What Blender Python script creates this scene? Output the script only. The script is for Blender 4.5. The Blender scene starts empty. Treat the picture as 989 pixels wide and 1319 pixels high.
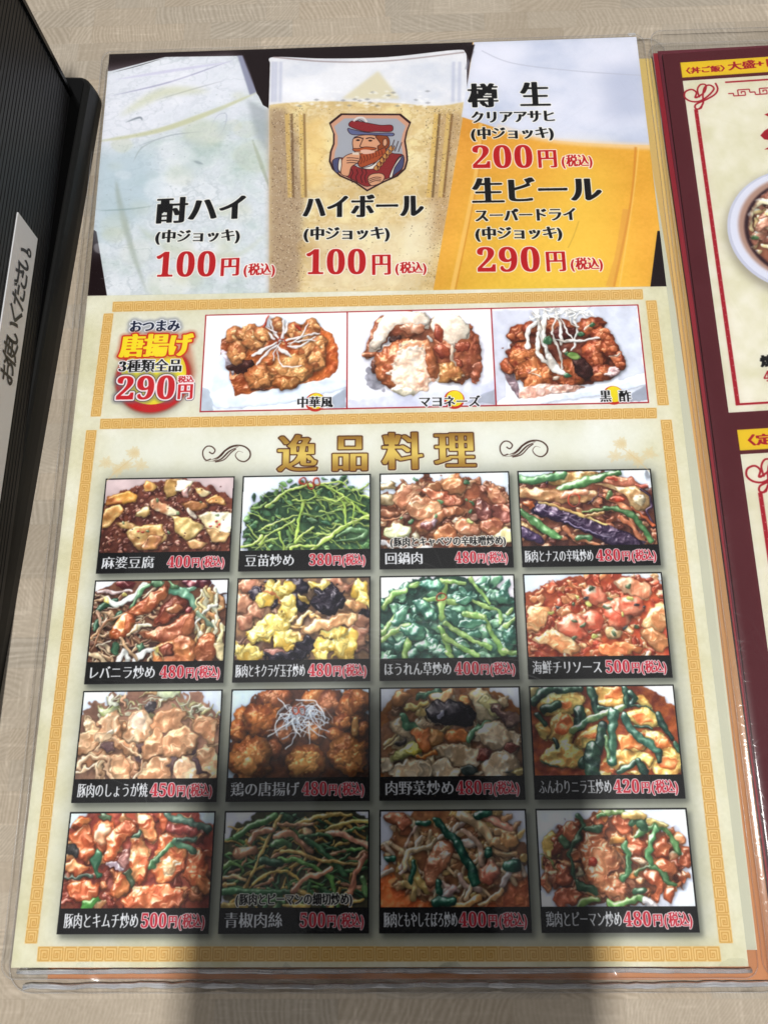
"""A laminated Japanese restaurant menu lying on a wood-patterned table, photographed from above.
Everything is in metres; the origin is the lower left corner of the front sheet, z is up."""
import bpy, bmesh, math, random
import numpy as np
from mathutils import Vector, Matrix

R = math.radians
scene = bpy.context.scene

# ------------------------------------------------------------------ camera, world, lamps, exposure
CW, CC, CF = (0.28314037, 0.02963599, -0.01307107), (0.12982893, 0.0673152, 0.29013159), 1040.0


def axis_angle(w):
    v = Vector(w); return Matrix.Rotation(v.length, 4, v.normalized())


cam_data = bpy.data.cameras.new('camera'); cam = bpy.data.objects.new('camera', cam_data); scene.collection.objects.link(cam); scene.camera = cam
cam_data.sensor_fit = 'VERTICAL'; cam_data.sensor_height = 24.0; cam_data.lens = CF / 1319.0 * 24.0; cam_data.clip_start = 0.01; cam_data.clip_end = 50.0
CAM_M = Matrix.Translation(CC) @ axis_angle(CW); cam.matrix_world = CAM_M

world = bpy.data.worlds.new('World'); scene.world = world; world.use_nodes = True
wn = world.node_tree; wb = wn.nodes['Background']; wb.inputs['Strength'].default_value = 1.0
# a plain room: pale ceiling above, dimmer walls towards the horizon
tc = wn.nodes.new('ShaderNodeTexCoord'); sx = wn.nodes.new('ShaderNodeSeparateXYZ'); cr = wn.nodes.new('ShaderNodeValToRGB')
wn.links.new(tc.outputs['Generated'], sx.inputs[0]); wn.links.new(sx.outputs['Z'], cr.inputs[0]); wn.links.new(cr.outputs[0], wb.inputs['Color'])
cr.color_ramp.elements[0].position = 0.0; cr.color_ramp.elements[0].color = (.19, .188, .185, 1)
cr.color_ramp.elements[1].position = 0.75; cr.color_ramp.elements[1].color = (.31, .31, .315, 1)


def area_lamp(name, loc, sx_, sy_, power, col):
    ld = bpy.data.lights.new(name, 'AREA'); ld.shape = 'RECTANGLE'; ld.size = sx_; ld.size_y = sy_; ld.energy = power; ld.color = col
    lo = bpy.data.objects.new(name, ld); scene.collection.objects.link(lo); lo.location = loc; return lo


area_lamp('ceiling_lamp', (0.122, -0.10, 2.25), 0.085, 0.22, 40.0, (1.0, .985, .955))
fill = area_lamp('added_rear_fill', (.12, -1.45, 1.9), 3.2, .7, 7.0, (1.0, .985, .96))  # added fill light behind the camera, lifts the shadowed area
fill.rotation_euler = (-math.atan2(1.55, 1.9), 0, 0)
front = area_lamp('added_front_fill', (.10, 2.75, 1.95), 3.0, .8, 24.0, (1.0, .985, .96))  # added far fill light, placed where the film does not mirror it
front.rotation_euler = (math.atan2(2.55, 1.95), 0, 0)
scene.view_settings.view_transform = 'Standard'; scene.view_settings.look = 'None'; scene.view_settings.exposure = 0.0; scene.view_settings.gamma = 1.0
scene.render.engine = 'CYCLES'; scene.cycles.max_bounces = 8; scene.cycles.transparent_max_bounces = 12; scene.cycles.use_denoising = True; scene.cycles.sample_clamp_indirect = 4.0; scene.cycles.sample_clamp_direct = 12.0
# ------------------------------------------------------------------ print shop: a small 2D painter in numpy
K = 6.8                                     # printed dots per millimetre of the sheet
CAMV = dict(f=1040.0, w=(0.28314037, 0.02963599, -0.01307107), c=(0.12982893, 0.0673152, 0.29013159))
PAGE_W, PAGE_H = 235.0, 367.8               # millimetres


def rot_matrix(w):
    w = np.array(w); t = np.linalg.norm(w); k = w / t
    Kx = np.array([[0, -k[2], k[1]], [k[2], 0, -k[0]], [-k[1], k[0], 0]])
    return np.eye(3) + np.sin(t) * Kx + (1 - np.cos(t)) * Kx @ Kx


RCAM = rot_matrix(CAMV['w'])


def mm(px, py, z=0.0025):
    """millimetres on the sheet (x right, y down from its upper left corner) of something measured in the photograph"""
    d = RCAM @ np.array([(px - 494.5) / CAMV['f'], -(py - 659.5) / CAMV['f'], -1.0])
    c = np.array(CAMV['c']); t = (z - c[2]) / d[2]; q = c + t * d
    return (q[0] * 1000.0, PAGE_H - q[1] * 1000.0)


def C3(*c):
    if len(c) == 1:
        c = c[0]
    return np.array(c, dtype=np.float32) / 255.0


def box_blur(a, r):
    r = int(r)
    if r < 1:
        return a
    for ax in (0, 1):
        n = a.shape[ax]
        pad = [(0, 0)] * a.ndim; pad[ax] = (r + 1, r)
        c = np.cumsum(np.pad(a, pad, mode='edge'), axis=ax, dtype=np.float64)
        hi = np.take(c, np.arange(2 * r + 1, n + 2 * r + 1), axis=ax); lo = np.take(c, np.arange(0, n), axis=ax)
        a = ((hi - lo) / (2 * r + 1)).astype(np.float32)
    return a


def blur(a, r):
    return box_blur(box_blur(a, r), max(1, int(r * 0.8))) if r >= 1 else a


def value_noise(h, w, sx, sy, rng):
    gw, gh = int(w / sx) + 3, int(h / sy) + 3
    g = rng.random((gh, gw)).astype(np.float32)
    ox, oy = rng.random(2)
    x = np.arange(w) / sx + ox; y = np.arange(h) / sy + oy
    xi = x.astype(int); yi = y.astype(int)
    fx = (x - xi).astype(np.float32); fy = (y - yi).astype(np.float32)
    fx = fx * fx * (3 - 2 * fx); fy = (fy * fy * (3 - 2 * fy))[:, None]
    a = g[yi][:, xi]; b = g[yi][:, xi + 1]; c = g[yi + 1][:, xi]; d = g[yi + 1][:, xi + 1]
    return (a * (1 - fx) + b * fx) * (1 - fy) + (c * (1 - fx) + d * fx) * fy


def fbm(h, w, s, octv, rng, aspect=1.0):
    o = np.zeros((h, w), np.float32); amp = 1.0; tot = 0
    for k in range(octv):
        o += amp * value_noise(h, w, max(1.5, s * aspect), max(1.5, s), rng); tot += amp; amp *= 0.55; s *= 0.5
    return o / tot * 2 - 1


def coverage(polys, x0, y0, w, h, ss=3):
    acc = np.zeros((h * ss, w * ss + 1), np.int16)
    ys = y0 + (np.arange(h * ss) + 0.5) / ss
    for p in polys:
        p = np.asarray(p, float); q = np.roll(p, -1, axis=0)
        for (xa, ya), (xb, yb) in zip(p, q):
            if ya == yb:
                continue
            lo, hi, s = (ya, yb, 1) if ya < yb else (yb, ya, -1)
            i0 = max(0, int(math.ceil((lo - y0) * ss - 0.5))); i1 = min(h * ss, int(math.ceil((hi - y0) * ss - 0.5)))
            if i1 <= i0:
                continue
            yy = ys[i0:i1]; x = xa + (yy - ya) * (xb - xa) / (yb - ya)
            idx = np.clip(np.ceil((x - x0) * ss - 0.5).astype(int), 0, w * ss)
            np.add.at(acc, (np.arange(i0, i1), idx), s)
    return np.cumsum(acc, axis=1)[:, :-1] != 0


def down(b, ss):
    h, w = b.shape[0] // ss, b.shape[1] // ss
    return b[:h * ss, :w * ss].reshape(h, ss, w, ss).mean((1, 3), dtype=np.float32)


def hdil(b, r):
    if r < 1:
        return b
    c = np.cumsum(np.pad(b, ((0, 0), (r + 1, r))).astype(np.int32), axis=1)
    return (c[:, 2 * r + 1:] - c[:, :-2 * r - 1]) > 0


def dilate(b, rx, ry=None):
    ry = rx if ry is None else ry
    rx, ry = int(round(rx)), int(round(ry))
    if rx <= 0 and ry <= 0:
        return b
    out = hdil(b, rx)
    for dy in range(1, ry + 1):
        r = int(round(rx * math.sqrt(max(0, 1 - (dy / (ry + 0.5)) ** 2)))); q = hdil(b, r)
        out[dy:] |= q[:-dy]; out[:-dy] |= q[dy:]
    return out


def erode_v(b, r):
    r = int(round(r)); out = b.copy()
    for dy in range(1, r + 1):
        out[dy:] &= b[:-dy]; out[:-dy] &= b[dy:]
    return out


# glyph outlines come from Blender's own built-in font, read once per character
GLYPHS = {}
NARROW = {'(': 0.42, ')': 0.42, ' ': 0.35, '+': 0.62, '〈': 0.55, '〉': 0.55}
MATH = {str(i): chr(0x1D7CE + i) for i in range(10)}


def load_glyphs(chars):
    dg = None; made = []
    for ch in sorted(set(chars)):
        if ch in GLYPHS or ch == ' ':
            continue
        cu = bpy.data.curves.new('glyph', 'FONT'); cu.body = MATH.get(ch, ch)
        o = bpy.data.objects.new('glyph', cu); bpy.context.scene.collection.objects.link(o); made.append((ch, o, cu))
    bpy.context.view_layer.update(); dg = bpy.context.evaluated_depsgraph_get()
    for ch, o, cu in made:
        c = o.evaluated_get(dg).to_curve(dg); polys = []
        for sp in c.splines:
            bp = sp.bezier_points; n = len(bp); pts = []
            for i in range(n):
                a, b = bp[i], bp[(i + 1) % n]
                p0, p1, p2, p3 = [np.array(v[:2]) for v in (a.co, a.handle_right, b.handle_left, b.co)]
                st = 1 if np.allclose(np.cross(p3 - p0, p1 - p0), 0, atol=1e-4) and np.allclose(np.cross(p3 - p0, p2 - p0), 0, atol=1e-4) else 5
                for k in range(st):
                    t = k / st; pts.append(p0 * (1 - t) ** 3 + 3 * p1 * t * (1 - t) ** 2 + 3 * p2 * t * t * (1 - t) + p3 * t ** 3)
            polys.append(np.array(pts))
        GLYPHS[ch] = polys
        o.to_curve_clear() if hasattr(o, 'to_curve_clear') else None
    for ch, o, cu in made:
        bpy.data.objects.remove(o); bpy.data.curves.remove(cu)


def advance(ch):
    return 0.6 if ch in MATH else NARROW.get(ch, 1.0)


class Canvas:
    def __init__(self, w, h, col, k=K):
        self.k = k; self.w, self.h = int(round(w * k)), int(round(h * k))
        self.a = np.empty((self.h, self.w, 3), np.float32); self.a[:] = col

    def blend(self, x0, y0, m, col):
        h, w = m.shape; X0, Y0 = max(0, x0), max(0, y0); X1, Y1 = min(self.w, x0 + w), min(self.h, y0 + h)
        if X1 <= X0 or Y1 <= Y0:
            return
        m = m[Y0 - y0:Y1 - y0, X0 - x0:X1 - x0, None]
        if isinstance(col, np.ndarray) and col.ndim == 3:
            col = col[Y0 - y0:Y1 - y0, X0 - x0:X1 - x0]
        s = self.a[Y0:Y1, X0:X1]; s += (col - s) * m

    def region(self, polys, pad=0):
        p = np.concatenate([np.asarray(q, float) for q in polys]) * self.k
        x0, y0 = np.floor(p.min(0)).astype(int) - 1 - pad; x1, y1 = np.ceil(p.max(0)).astype(int) + 2 + pad
        x0, y0 = max(x0, -60), max(y0, -60); x1, y1 = min(x1, self.w + 60), min(y1, self.h + 60)
        return int(x0), int(y0), int(x1 - x0), int(y1 - y0)

    def fill(self, polys, col, alpha=1.0, soft=0, ss=3):
        """polygons in millimetres; col a colour or f(x0, y0, w, h) giving an array; soft blurs the edge by that many mm"""
        r = int(soft * self.k); x0, y0, w, h = self.region(polys, r * 2)
        if w < 1 or h < 1:
            return
        m = down(coverage([np.asarray(q, float) * self.k for q in polys], x0, y0, w, h, ss), ss)
        if r:
            m = blur(m, r)
        self.blend(x0, y0, m * alpha, col(x0, y0, w, h) if callable(col) else col)
        return m

    def rect(self, x0, y0, x1, y1, col, **kw):
        return self.fill([[(x0, y0), (x1, y0), (x1, y1), (x0, y1)]], col, **kw)

    def stroke(self, pts, wd, col, alpha=1.0, soft=0, taper=False):
        self.fill(ribbon(pts, wd, taper), col, alpha, soft)

    def text(self, s, x, y, em, width=None, col=(0, 0, 0), bold=0.0, thin=0.0, rings=(), slant=0.0, ysc=1.0, grad=None, alpha=1.0, rise=0.0):
        """x, y = left end of the baseline in mm; em in mm; bold widens the strokes sideways, thin slims the level ones;
        rings = outlines from inside out as (width, colour, softness, alpha)"""
        nat = sum(advance(c) for c in s) * em; sx = (width / nat) if width else 1.0; ss = 4; k = self.k * ss
        pad = int((max([r[0] + r[2] for r in rings] or [0]) + 0.12 * em + abs(rise)) * k) + ss * 2
        W_ = int(nat * sx * k + abs(slant) * em * k) + 2 * pad; H_ = int(em * ysc * 1.25 * k) + 2 * pad
        X0 = int(round(x * self.k)) - pad // ss; Y0 = int(round((y - em * ysc * 0.98 - max(rise, 0)) * self.k)) - pad // ss
        W_ += ss - W_ % ss; H_ += ss - H_ % ss; polys = []; cx = 0.0
        for ch in s:
            ad = advance(ch)
            for g in GLYPHS.get(ch, []):
                gx = (g[:, 0] if ch not in NARROW else g[:, 0] - (0.45 if ch == '〈' else 0.0)) + 0.0
                px = (cx + gx * em) * sx
                fx = px / (nat * sx)
                py = y - g[:, 1] * em * ysc - rise * fx
                polys.append(np.stack([(x + px + slant * (y - rise * fx - py)) * k - X0 * ss, py * k - Y0 * ss], 1))
            cx += ad * em
        b = coverage(polys, 0, 0, W_, H_, 1)
        if bold or thin:
            b = dilate(b, bold * em * k * sx ** 0.5, 0.25 * bold * em * k)
            if thin:
                b = erode_v(b, thin * em * k)
        layers = []; cur = b; acc = 0
        for wd, c, sf, al in rings:
            acc += wd; cur = dilate(cur, wd * k); m = down(cur, ss)
            if sf:
                m = np.clip(blur(m, sf * self.k) * 1.3, 0, 1)
            layers.append((m * al, c))
        for m, c in reversed(layers):
            self.blend(X0, Y0, m, c)
        m = down(b, ss)
        if grad is not None:
            t = np.linspace(0, 1, m.shape[0], dtype=np.float32)[:, None, None]; col = grad(t) * np.ones((1, m.shape[1], 1), np.float32)
        self.blend(X0, Y0, m * alpha, col)


def smooth_path(pts, n=8, closed=False):
    p = np.asarray(pts, float); m = len(p); out = []
    rng_ = range(m if closed else m - 1)
    for i in rng_:
        a = p[(i - 1) % m] if closed or i > 0 else p[0]; b = p[i]; c = p[(i + 1) % m]; d = p[(i + 2) % m] if closed or i < m - 2 else p[-1]
        for k in range(n):
            t = k / n; out.append(0.5 * ((2 * b) + (-a + c) * t + (2 * a - 5 * b + 4 * c - d) * t * t + (-a + 3 * b - 3 * c + d) * t ** 3))
    if not closed:
        out.append(p[-1])
    return np.array(out)


def ribbon(pts, wd, taper=False):
    """a stroke of width wd along a path, as quads with round joints"""
    p = np.asarray(pts, float); n = len(p); d = np.gradient(p, axis=0); d /= np.maximum(np.linalg.norm(d, axis=1), 1e-9)[:, None]
    nn = np.stack([-d[:, 1], d[:, 0]], 1); t = np.linspace(0, 1, n)
    w = wd / 2 * (np.sin(np.pi * np.clip(t, 0.04, 0.96)) if taper is True else (1 - 0.9 * t if taper == 'end' else np.ones(n)))
    return [np.concatenate([p + nn * w[:, None], (p - nn * w[:, None])[::-1]])]


class Food:
    """a small studio for the printed dish pictures: lumps, strips and leaves shaded with a soft lamp from the back"""
    def __init__(self, wmm, hmm, quad, bg, seed):
        self.W, self.H = int(round(wmm * K)), int(round(hmm * K)); self.rng = np.random.default_rng(seed)
        self.q = quad; bg = C3(bg); H, W, r = self.H, self.W, self.rng
        self.a = np.empty((H, W, 3), np.float32); self.a[:] = bg
        self.a *= (1 + 0.035 * fbm(H, W, 70, 2, r))[..., None]
        self.n = [fbm(H * 2, W * 2, s, o, r) for s, o in ((40, 3), (17, 2), (9, 2), (4, 1), (15, 1), (8, 1))]
        L = np.array([-0.35, -0.62, 0.70]); self.L = L / np.linalg.norm(L); hv = self.L + np.array([0, 0, 1]); self.Hv = hv / np.linalg.norm(hv)
        (x0, y0), (x1, y1), (x2, y2), (x3, y3) = quad
        self.sc = W / ((x1 - x0 + x2 - x3) / 2.0)

    def m(self, x, y):
        (x0, y0), (x1, y1), (x2, y2), (x3, y3) = self.q
        v = (y - (y0 + y1) / 2) / ((y2 + y3) / 2 - (y0 + y1) / 2); xl = x0 + (x3 - x0) * v; xr = x1 + (x2 - x1) * v
        return (x - xl) / (xr - xl) * self.W, v * self.H

    def win(self, xa, ya, xb, yb):
        X0, Y0 = max(0, int(xa)), max(0, int(ya)); X1, Y1 = min(self.W, int(xb) + 1), min(self.H, int(yb) + 1)
        return (X0, Y0, X1, Y1) if X1 - X0 > 2 and Y1 - Y0 > 2 else None

    def nz(self, i, X0, Y0, X1, Y1):
        n = self.n[i]; oy = int(self.rng.integers(0, self.H)); ox = int(self.rng.integers(0, self.W))
        return n[oy + Y0 % self.H:, :][:Y1 - Y0, ox:ox + X1 - X0] if oy + Y0 + (Y1 - Y0) <= self.H * 2 else n[oy:oy + Y1 - Y0, ox:ox + X1 - X0]

    def put(self, box, f, al, col, col2=None, hh=9, rough=2.5, gloss=0.5, nz=None, shadow=0.42, amb=0.60, mix=0.5, edge=0.16, pw=26, grain=0.06, fold=0.0, tilt=0.16):
        X0, Y0, X1, Y1 = box; s = self.a[Y0:Y1, X0:X1]; nz = (1 if min(al.shape) > 34 else 2) if nz is None else nz; col = C3(col); col2 = C3(col2) if col2 is not None else col * (0.75 if tilt else 1.0)
        if shadow:
            d = 3; sh = np.zeros_like(al); sh[d:, 1:] = al[:-d, :-1]; s *= (1 - shadow * np.clip(blur(sh, 3 if al.shape[0] < 30 else 5), 0, 1) * (1 - al * 0))[..., None]
        f = np.clip(f, 0, 1); g = np.sqrt(f * (2 - f)); N = self.nz({1: 4, 2: 5, 3: 5}[nz], *box); N2 = self.nz(1, *box); N3 = self.nz(3, *box)
        h = 0.72 * hh * g + (0.75 if nz == 1 else 0.35) * rough * N * np.minimum(1, f * 2.5) + 0.025 * rough * N3
        if fold:
            h = h + fold * np.exp(-(N2 * 4.5) ** 2) * np.minimum(1, f * 2)
        gy, gx = np.gradient(h); inv = 1 / np.sqrt(gx * gx + gy * gy + 1)
        dif = np.clip((-gx * self.L[0] - gy * self.L[1] + self.L[2]) * inv, 0, 1)
        sp = np.clip((-gx * self.Hv[0] - gy * self.Hv[1] + self.Hv[2]) * inv, 0, 1) ** pw
        t = np.clip(mix + 1.5 * N2 + 0.5 * N, 0, 1)[..., None]
        c = col * (1 - t) + col2 * t
        ta = self.rng.uniform(0, 6.28); yy, xx = np.mgrid[0:al.shape[0], 0:al.shape[1]].astype(np.float32)
        tl = ((xx / al.shape[1] - .5) * math.cos(ta) + (yy / al.shape[0] - .5) * math.sin(ta)); lit = (1 + tilt * tl * 2) * (amb + (1 - amb) * dif * 1.25) * (1 - edge * (1 - np.clip(f * 3.5, 0, 1)))
        c = c * lit[..., None] * (1 + grain * N3[..., None]) + (1.25 * gloss * sp * (0.75 + 0.4 * np.clip(N3 + 0.2, 0, 1)))[..., None] * np.array([1, .97, .93], np.float32)
        s += (np.clip(c, 0, 1) - s) * al[..., None]

    def b(self, x, y, rx, ry, ang=0, col=(200, 120, 60), col2=None, wob=0.28, **kw):
        """blob centred at x, y; radii in the same units as the measured picture; ang in degrees"""
        cx, cy = self.m(x, y); rx *= self.sc; ry *= self.sc; R = max(rx, ry) * 1.35 + 4
        w = self.win(cx - R, cy - R, cx + R, cy + R)
        if not w:
            return
        X0, Y0, X1, Y1 = w; yy, xx = np.mgrid[Y0:Y1, X0:X1].astype(np.float32); c, s_ = math.cos(math.radians(ang)), math.sin(math.radians(ang))
        u = ((xx - cx) * c + (yy - cy) * s_) / rx; v = (-(xx - cx) * s_ + (yy - cy) * c) / ry
        big = 1 if max(rx, ry) > 22 else 2
        r = np.sqrt(u * u + v * v) + 1.15 * wob * self.nz(big, *w) + 0.08 * wob * self.nz(3, *w)
        f = 1 - r; al = np.clip(f * min(rx, ry) * 0.8, 0, 1)
        kw.setdefault('hh', min(rx, ry) * 0.55)
        self.put(w, f, al, col, col2, **kw)

    def s(self, pts, wd, col, col2=None, taper=0.0, wob=0.3, flat=False, **kw):
        """strip along points (measured units), width wd; taper 0..1 narrows both ends"""
        p = smooth_path([self.m(*q) for q in pts], 6) if len(pts) > 2 else np.array([self.m(*q) for q in pts]); wd = wd * self.sc / 2
        R = wd + 5; w = self.win(p[:, 0].min() - R, p[:, 1].min() - R, p[:, 0].max() + R, p[:, 1].max() + R)
        if not w:
            return
        X0, Y0, X1, Y1 = w; yy, xx = np.mgrid[Y0:Y1, X0:X1].astype(np.float32); D = np.full(xx.shape, 1e9, np.float32); T = np.zeros_like(D); n = len(p) - 1
        for i in range(n):
            a, b_ = p[i], p[i + 1]; ab = b_ - a; l2 = max(1e-6, float(ab @ ab))
            t = np.clip(((xx - a[0]) * ab[0] + (yy - a[1]) * ab[1]) / l2, 0, 1)
            d = np.hypot(xx - a[0] - t * ab[0], yy - a[1] - t * ab[1]); k = d < D; D[k] = d[k]; T[k] = (i + t[k]) / n
        ww = wd * (1 - taper * (np.abs(T * 2 - 1)) ** 1.6)
        f = 1 - D / np.maximum(ww, 0.4) + wob * self.nz(1, *w); al = np.clip(f * np.maximum(ww, 0.8) * 0.9, 0, 1)
        kw.setdefault('hh', wd * 0.75); kw.setdefault('rough', min(2.0, wd * 0.18)); kw.setdefault('mix', 0.35)
        self.put(w, f, al, col, col2, **kw)

    def p(self, pts, col, col2=None, bev=4, wob=1.5, rnd=True, **kw):
        """flat-topped piece from a polygon (measured units)"""
        q = np.array([self.m(*t) for t in pts]); q = smooth_path(q, 5, True) if rnd else q; w = self.win(q[:, 0].min() - 7, q[:, 1].min() - 7, q[:, 0].max() + 7, q[:, 1].max() + 7)
        if not w:
            return
        X0, Y0, X1, Y1 = w; m = down(coverage([q], X0, Y0, X1 - X0, Y1 - Y0, 2), 2)
        bev = max(bev, int(min(m.shape) / 7)) if rnd else bev; kw.setdefault('fold', 0.8 if rnd and min(m.shape) > 22 else 0)
        bl = box_blur(box_blur(m, bev), bev); f = np.clip((bl - 0.45) * 1.9 + 0.02 * wob * self.nz(2, *w) * 4, 0, 1)
        soft = np.clip((box_blur(m, 1) - 0.3 + 0.12 * wob * self.nz(3, *w)) * 2.2, 0, 1)
        kw.setdefault('hh', bev * 1.4); kw.setdefault('edge', 0.25)
        self.put(w, f, soft, col, col2, **kw)

    def fill(self, n, xr, yr, fn):
        pts = self.rng.random((n, 2)); pts = pts[np.argsort(pts[:, 1])]
        for u, v in pts:
            fn(xr[0] + u * (xr[1] - xr[0]), yr[0] + v * (yr[1] - yr[0]))

    def r(self, a, b):
        return float(self.rng.uniform(a, b))

    def done(self, contrast=1.0, warp=3.0):
        H, W = self.H, self.W; yy, xx = np.mgrid[0:H, 0:W].astype(np.float32); n = self.n
        dx = warp * 1.6 * n[1][:H, :W] + warp * 0.2 * n[2][:H, :W]; dy = warp * 1.6 * n[1][H:, W:] + warp * 0.2 * n[2][H:, W:]
        x = np.clip(xx + dx, 0, W - 1.01); y = np.clip(yy + dy, 0, H - 1.01); xi = x.astype(int); yi = y.astype(int); fx = (x - xi)[..., None]; fy = (y - yi)[..., None]; A = self.a
        a = (A[yi, xi] * (1 - fx) + A[yi, xi + 1] * fx) * (1 - fy) + (A[yi + 1, xi] * (1 - fx) + A[yi + 1, xi + 1] * fx) * fy
        a = 0.5 * box_blur(a, 1) + 0.5 * a; lum = a.mean(2, keepdims=True); a = a + 0.10 * np.clip(blur(np.clip(lum - 0.62, 0, 1), 3) * 3, 0, 1)
        a = np.clip(a, 0, 1) ** 0.86; lum = a @ np.array([.3, .6, .1], np.float32); a = lum[..., None] * 0.03 + a * 0.97 + 0.01
        a = a * (1 + 0.07 * fbm(H, W, 30, 3, self.rng))[..., None]; m = a.mean((0, 1)); a = np.clip((a - m) * contrast * 1.08 + m + .01, 0, 1)
        return a
# ------------------------------------------------------------------ the printed dish pictures
PW, PH = 49.0, 29.6


def mapo():                                                     # tofu cubes in dark red mince sauce
    F = Food(PW, PH, [(75, 45), (965, 40), (935, 560), (25, 560)], (205, 180, 178), 11); r = F.r
    F.b(500, 420, 560, 390, 0, (126, 62, 44), (92, 42, 32), wob=.05, gloss=.2, hh=4, rough=1.4, nz=3)
    F.fill(420, (20, 960), (90, 560), lambda x, y: F.b(x, y, r(9, 24), r(8, 19), r(0, 180), [(150, 84, 62), (118, 55, 42), (176, 112, 86), (84, 34, 26)][int(r(0, 4))], wob=.25, gloss=.55, shadow=.3) if (x - 500) ** 2 / 520 ** 2 + (y - 430) ** 2 / 370 ** 2 < 1 else None)
    F.p([(330, 85), (360, 52), (435, 92), (398, 140), (340, 135)], (226, 170, 88), (206, 128, 62), rnd=False, bev=5)
    F.p([(70, 160), (240, 122), (295, 165), (282, 205), (70, 232)], (218, 152, 66), (180, 98, 46), rnd=False, bev=5, hh=10)
    F.p([(60, 250), (170, 222), (200, 262), (90, 385), (40, 390)], (224, 176, 104), (200, 130, 66), rnd=False, bev=5)
    F.p([(468, 110), (500, 48), (600, 50), (560, 160), (500, 185)], (196, 150, 82), (150, 104, 52), rnd=False, bev=5)
    F.p([(548, 130), (575, 58), (690, 60), (640, 150), (605, 135)], (250, 240, 214), (238, 214, 150), rnd=False, bev=5, gloss=.8)
    F.p([(608, 128), (655, 92), (645, 185), (612, 180)], (214, 170, 160), (190, 130, 120), rnd=False, bev=5)
    F.p([(694, 110), (730, 104), (812, 150), (745, 180), (705, 150)], (240, 224, 176), (214, 168, 100), rnd=False, bev=5)
    F.p([(765, 190), (850, 160), (905, 190), (920, 245), (840, 225), (790, 240)], (222, 174, 96), (190, 120, 58), rnd=False, bev=5)
    F.p([(365, 215), (410, 178), (560, 265), (590, 300), (510, 310), (400, 260)], (240, 222, 180), (206, 138, 92), rnd=False, bev=5, gloss=.7)
    F.p([(290, 270), (370, 235), (385, 300), (340, 322), (280, 305)], (216, 190, 120), (180, 140, 80), rnd=False, bev=5)
    F.p([(600, 220), (680, 195), (775, 225), (780, 262), (690, 290), (640, 255)], (206, 150, 84), (158, 96, 52), rnd=False, bev=5)
    F.s([(650, 255), (665, 300), (700, 330)], 30, (236, 214, 190), taper=.4)
    F.p([(135, 355), (210, 335), (300, 370), (280, 410), (200, 395)], (200, 160, 92), (170, 120, 66), rnd=False, bev=5)
    F.p([(215, 420), (280, 370), (470, 365), (492, 470), (420, 540), (300, 545), (230, 470)], (214, 178, 110), (176, 120, 66), rnd=False, bev=5, hh=13)
    F.p([(320, 505), (390, 440), (470, 450), (430, 535), (330, 545)], (150, 92, 56), (190, 130, 72), rnd=False, bev=5)
    F.p([(510, 305), (630, 320), (758, 385), (710, 455), (640, 485), (560, 420), (545, 340)], (222, 190, 122), (196, 156, 88), rnd=False, bev=5, hh=12)
    F.p([(705, 315), (780, 288), (950, 295), (945, 420), (900, 470), (810, 495), (760, 380)], (250, 240, 216), (232, 206, 152), rnd=False, bev=5, hh=12, gloss=.6)
    F.p([(765, 390), (940, 440), (900, 500), (810, 495)], (214, 170, 110), (190, 140, 84), rnd=False, bev=5)
    F.p([(630, 490), (700, 470), (790, 500), (740, 545), (650, 530)], (216, 164, 104), (180, 120, 74), rnd=False, bev=5)
    F.fill(30, (150, 930), (80, 480), lambda x, y: F.b(x, y, 7, 6, 0, (70, 26, 20), gloss=.1, shadow=0))
    for x, y in ((840, 350), (860, 372), (800, 382), (300, 410), (325, 412), (842, 386)):
        F.b(x, y, 11, 9, 0, (190, 40, 30), gloss=.5)
    for x, y in ((843, 310), (432, 195), (358, 408), (190, 345), (512, 428), (575, 290), (730, 212)):
        F.b(x, y, 15, 11, r(0, 90), (110, 128, 84), (70, 96, 60)); F.b(x, y, 5, 4, 0, (160, 150, 110), shadow=0)
    return F.done(1.05)


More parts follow.
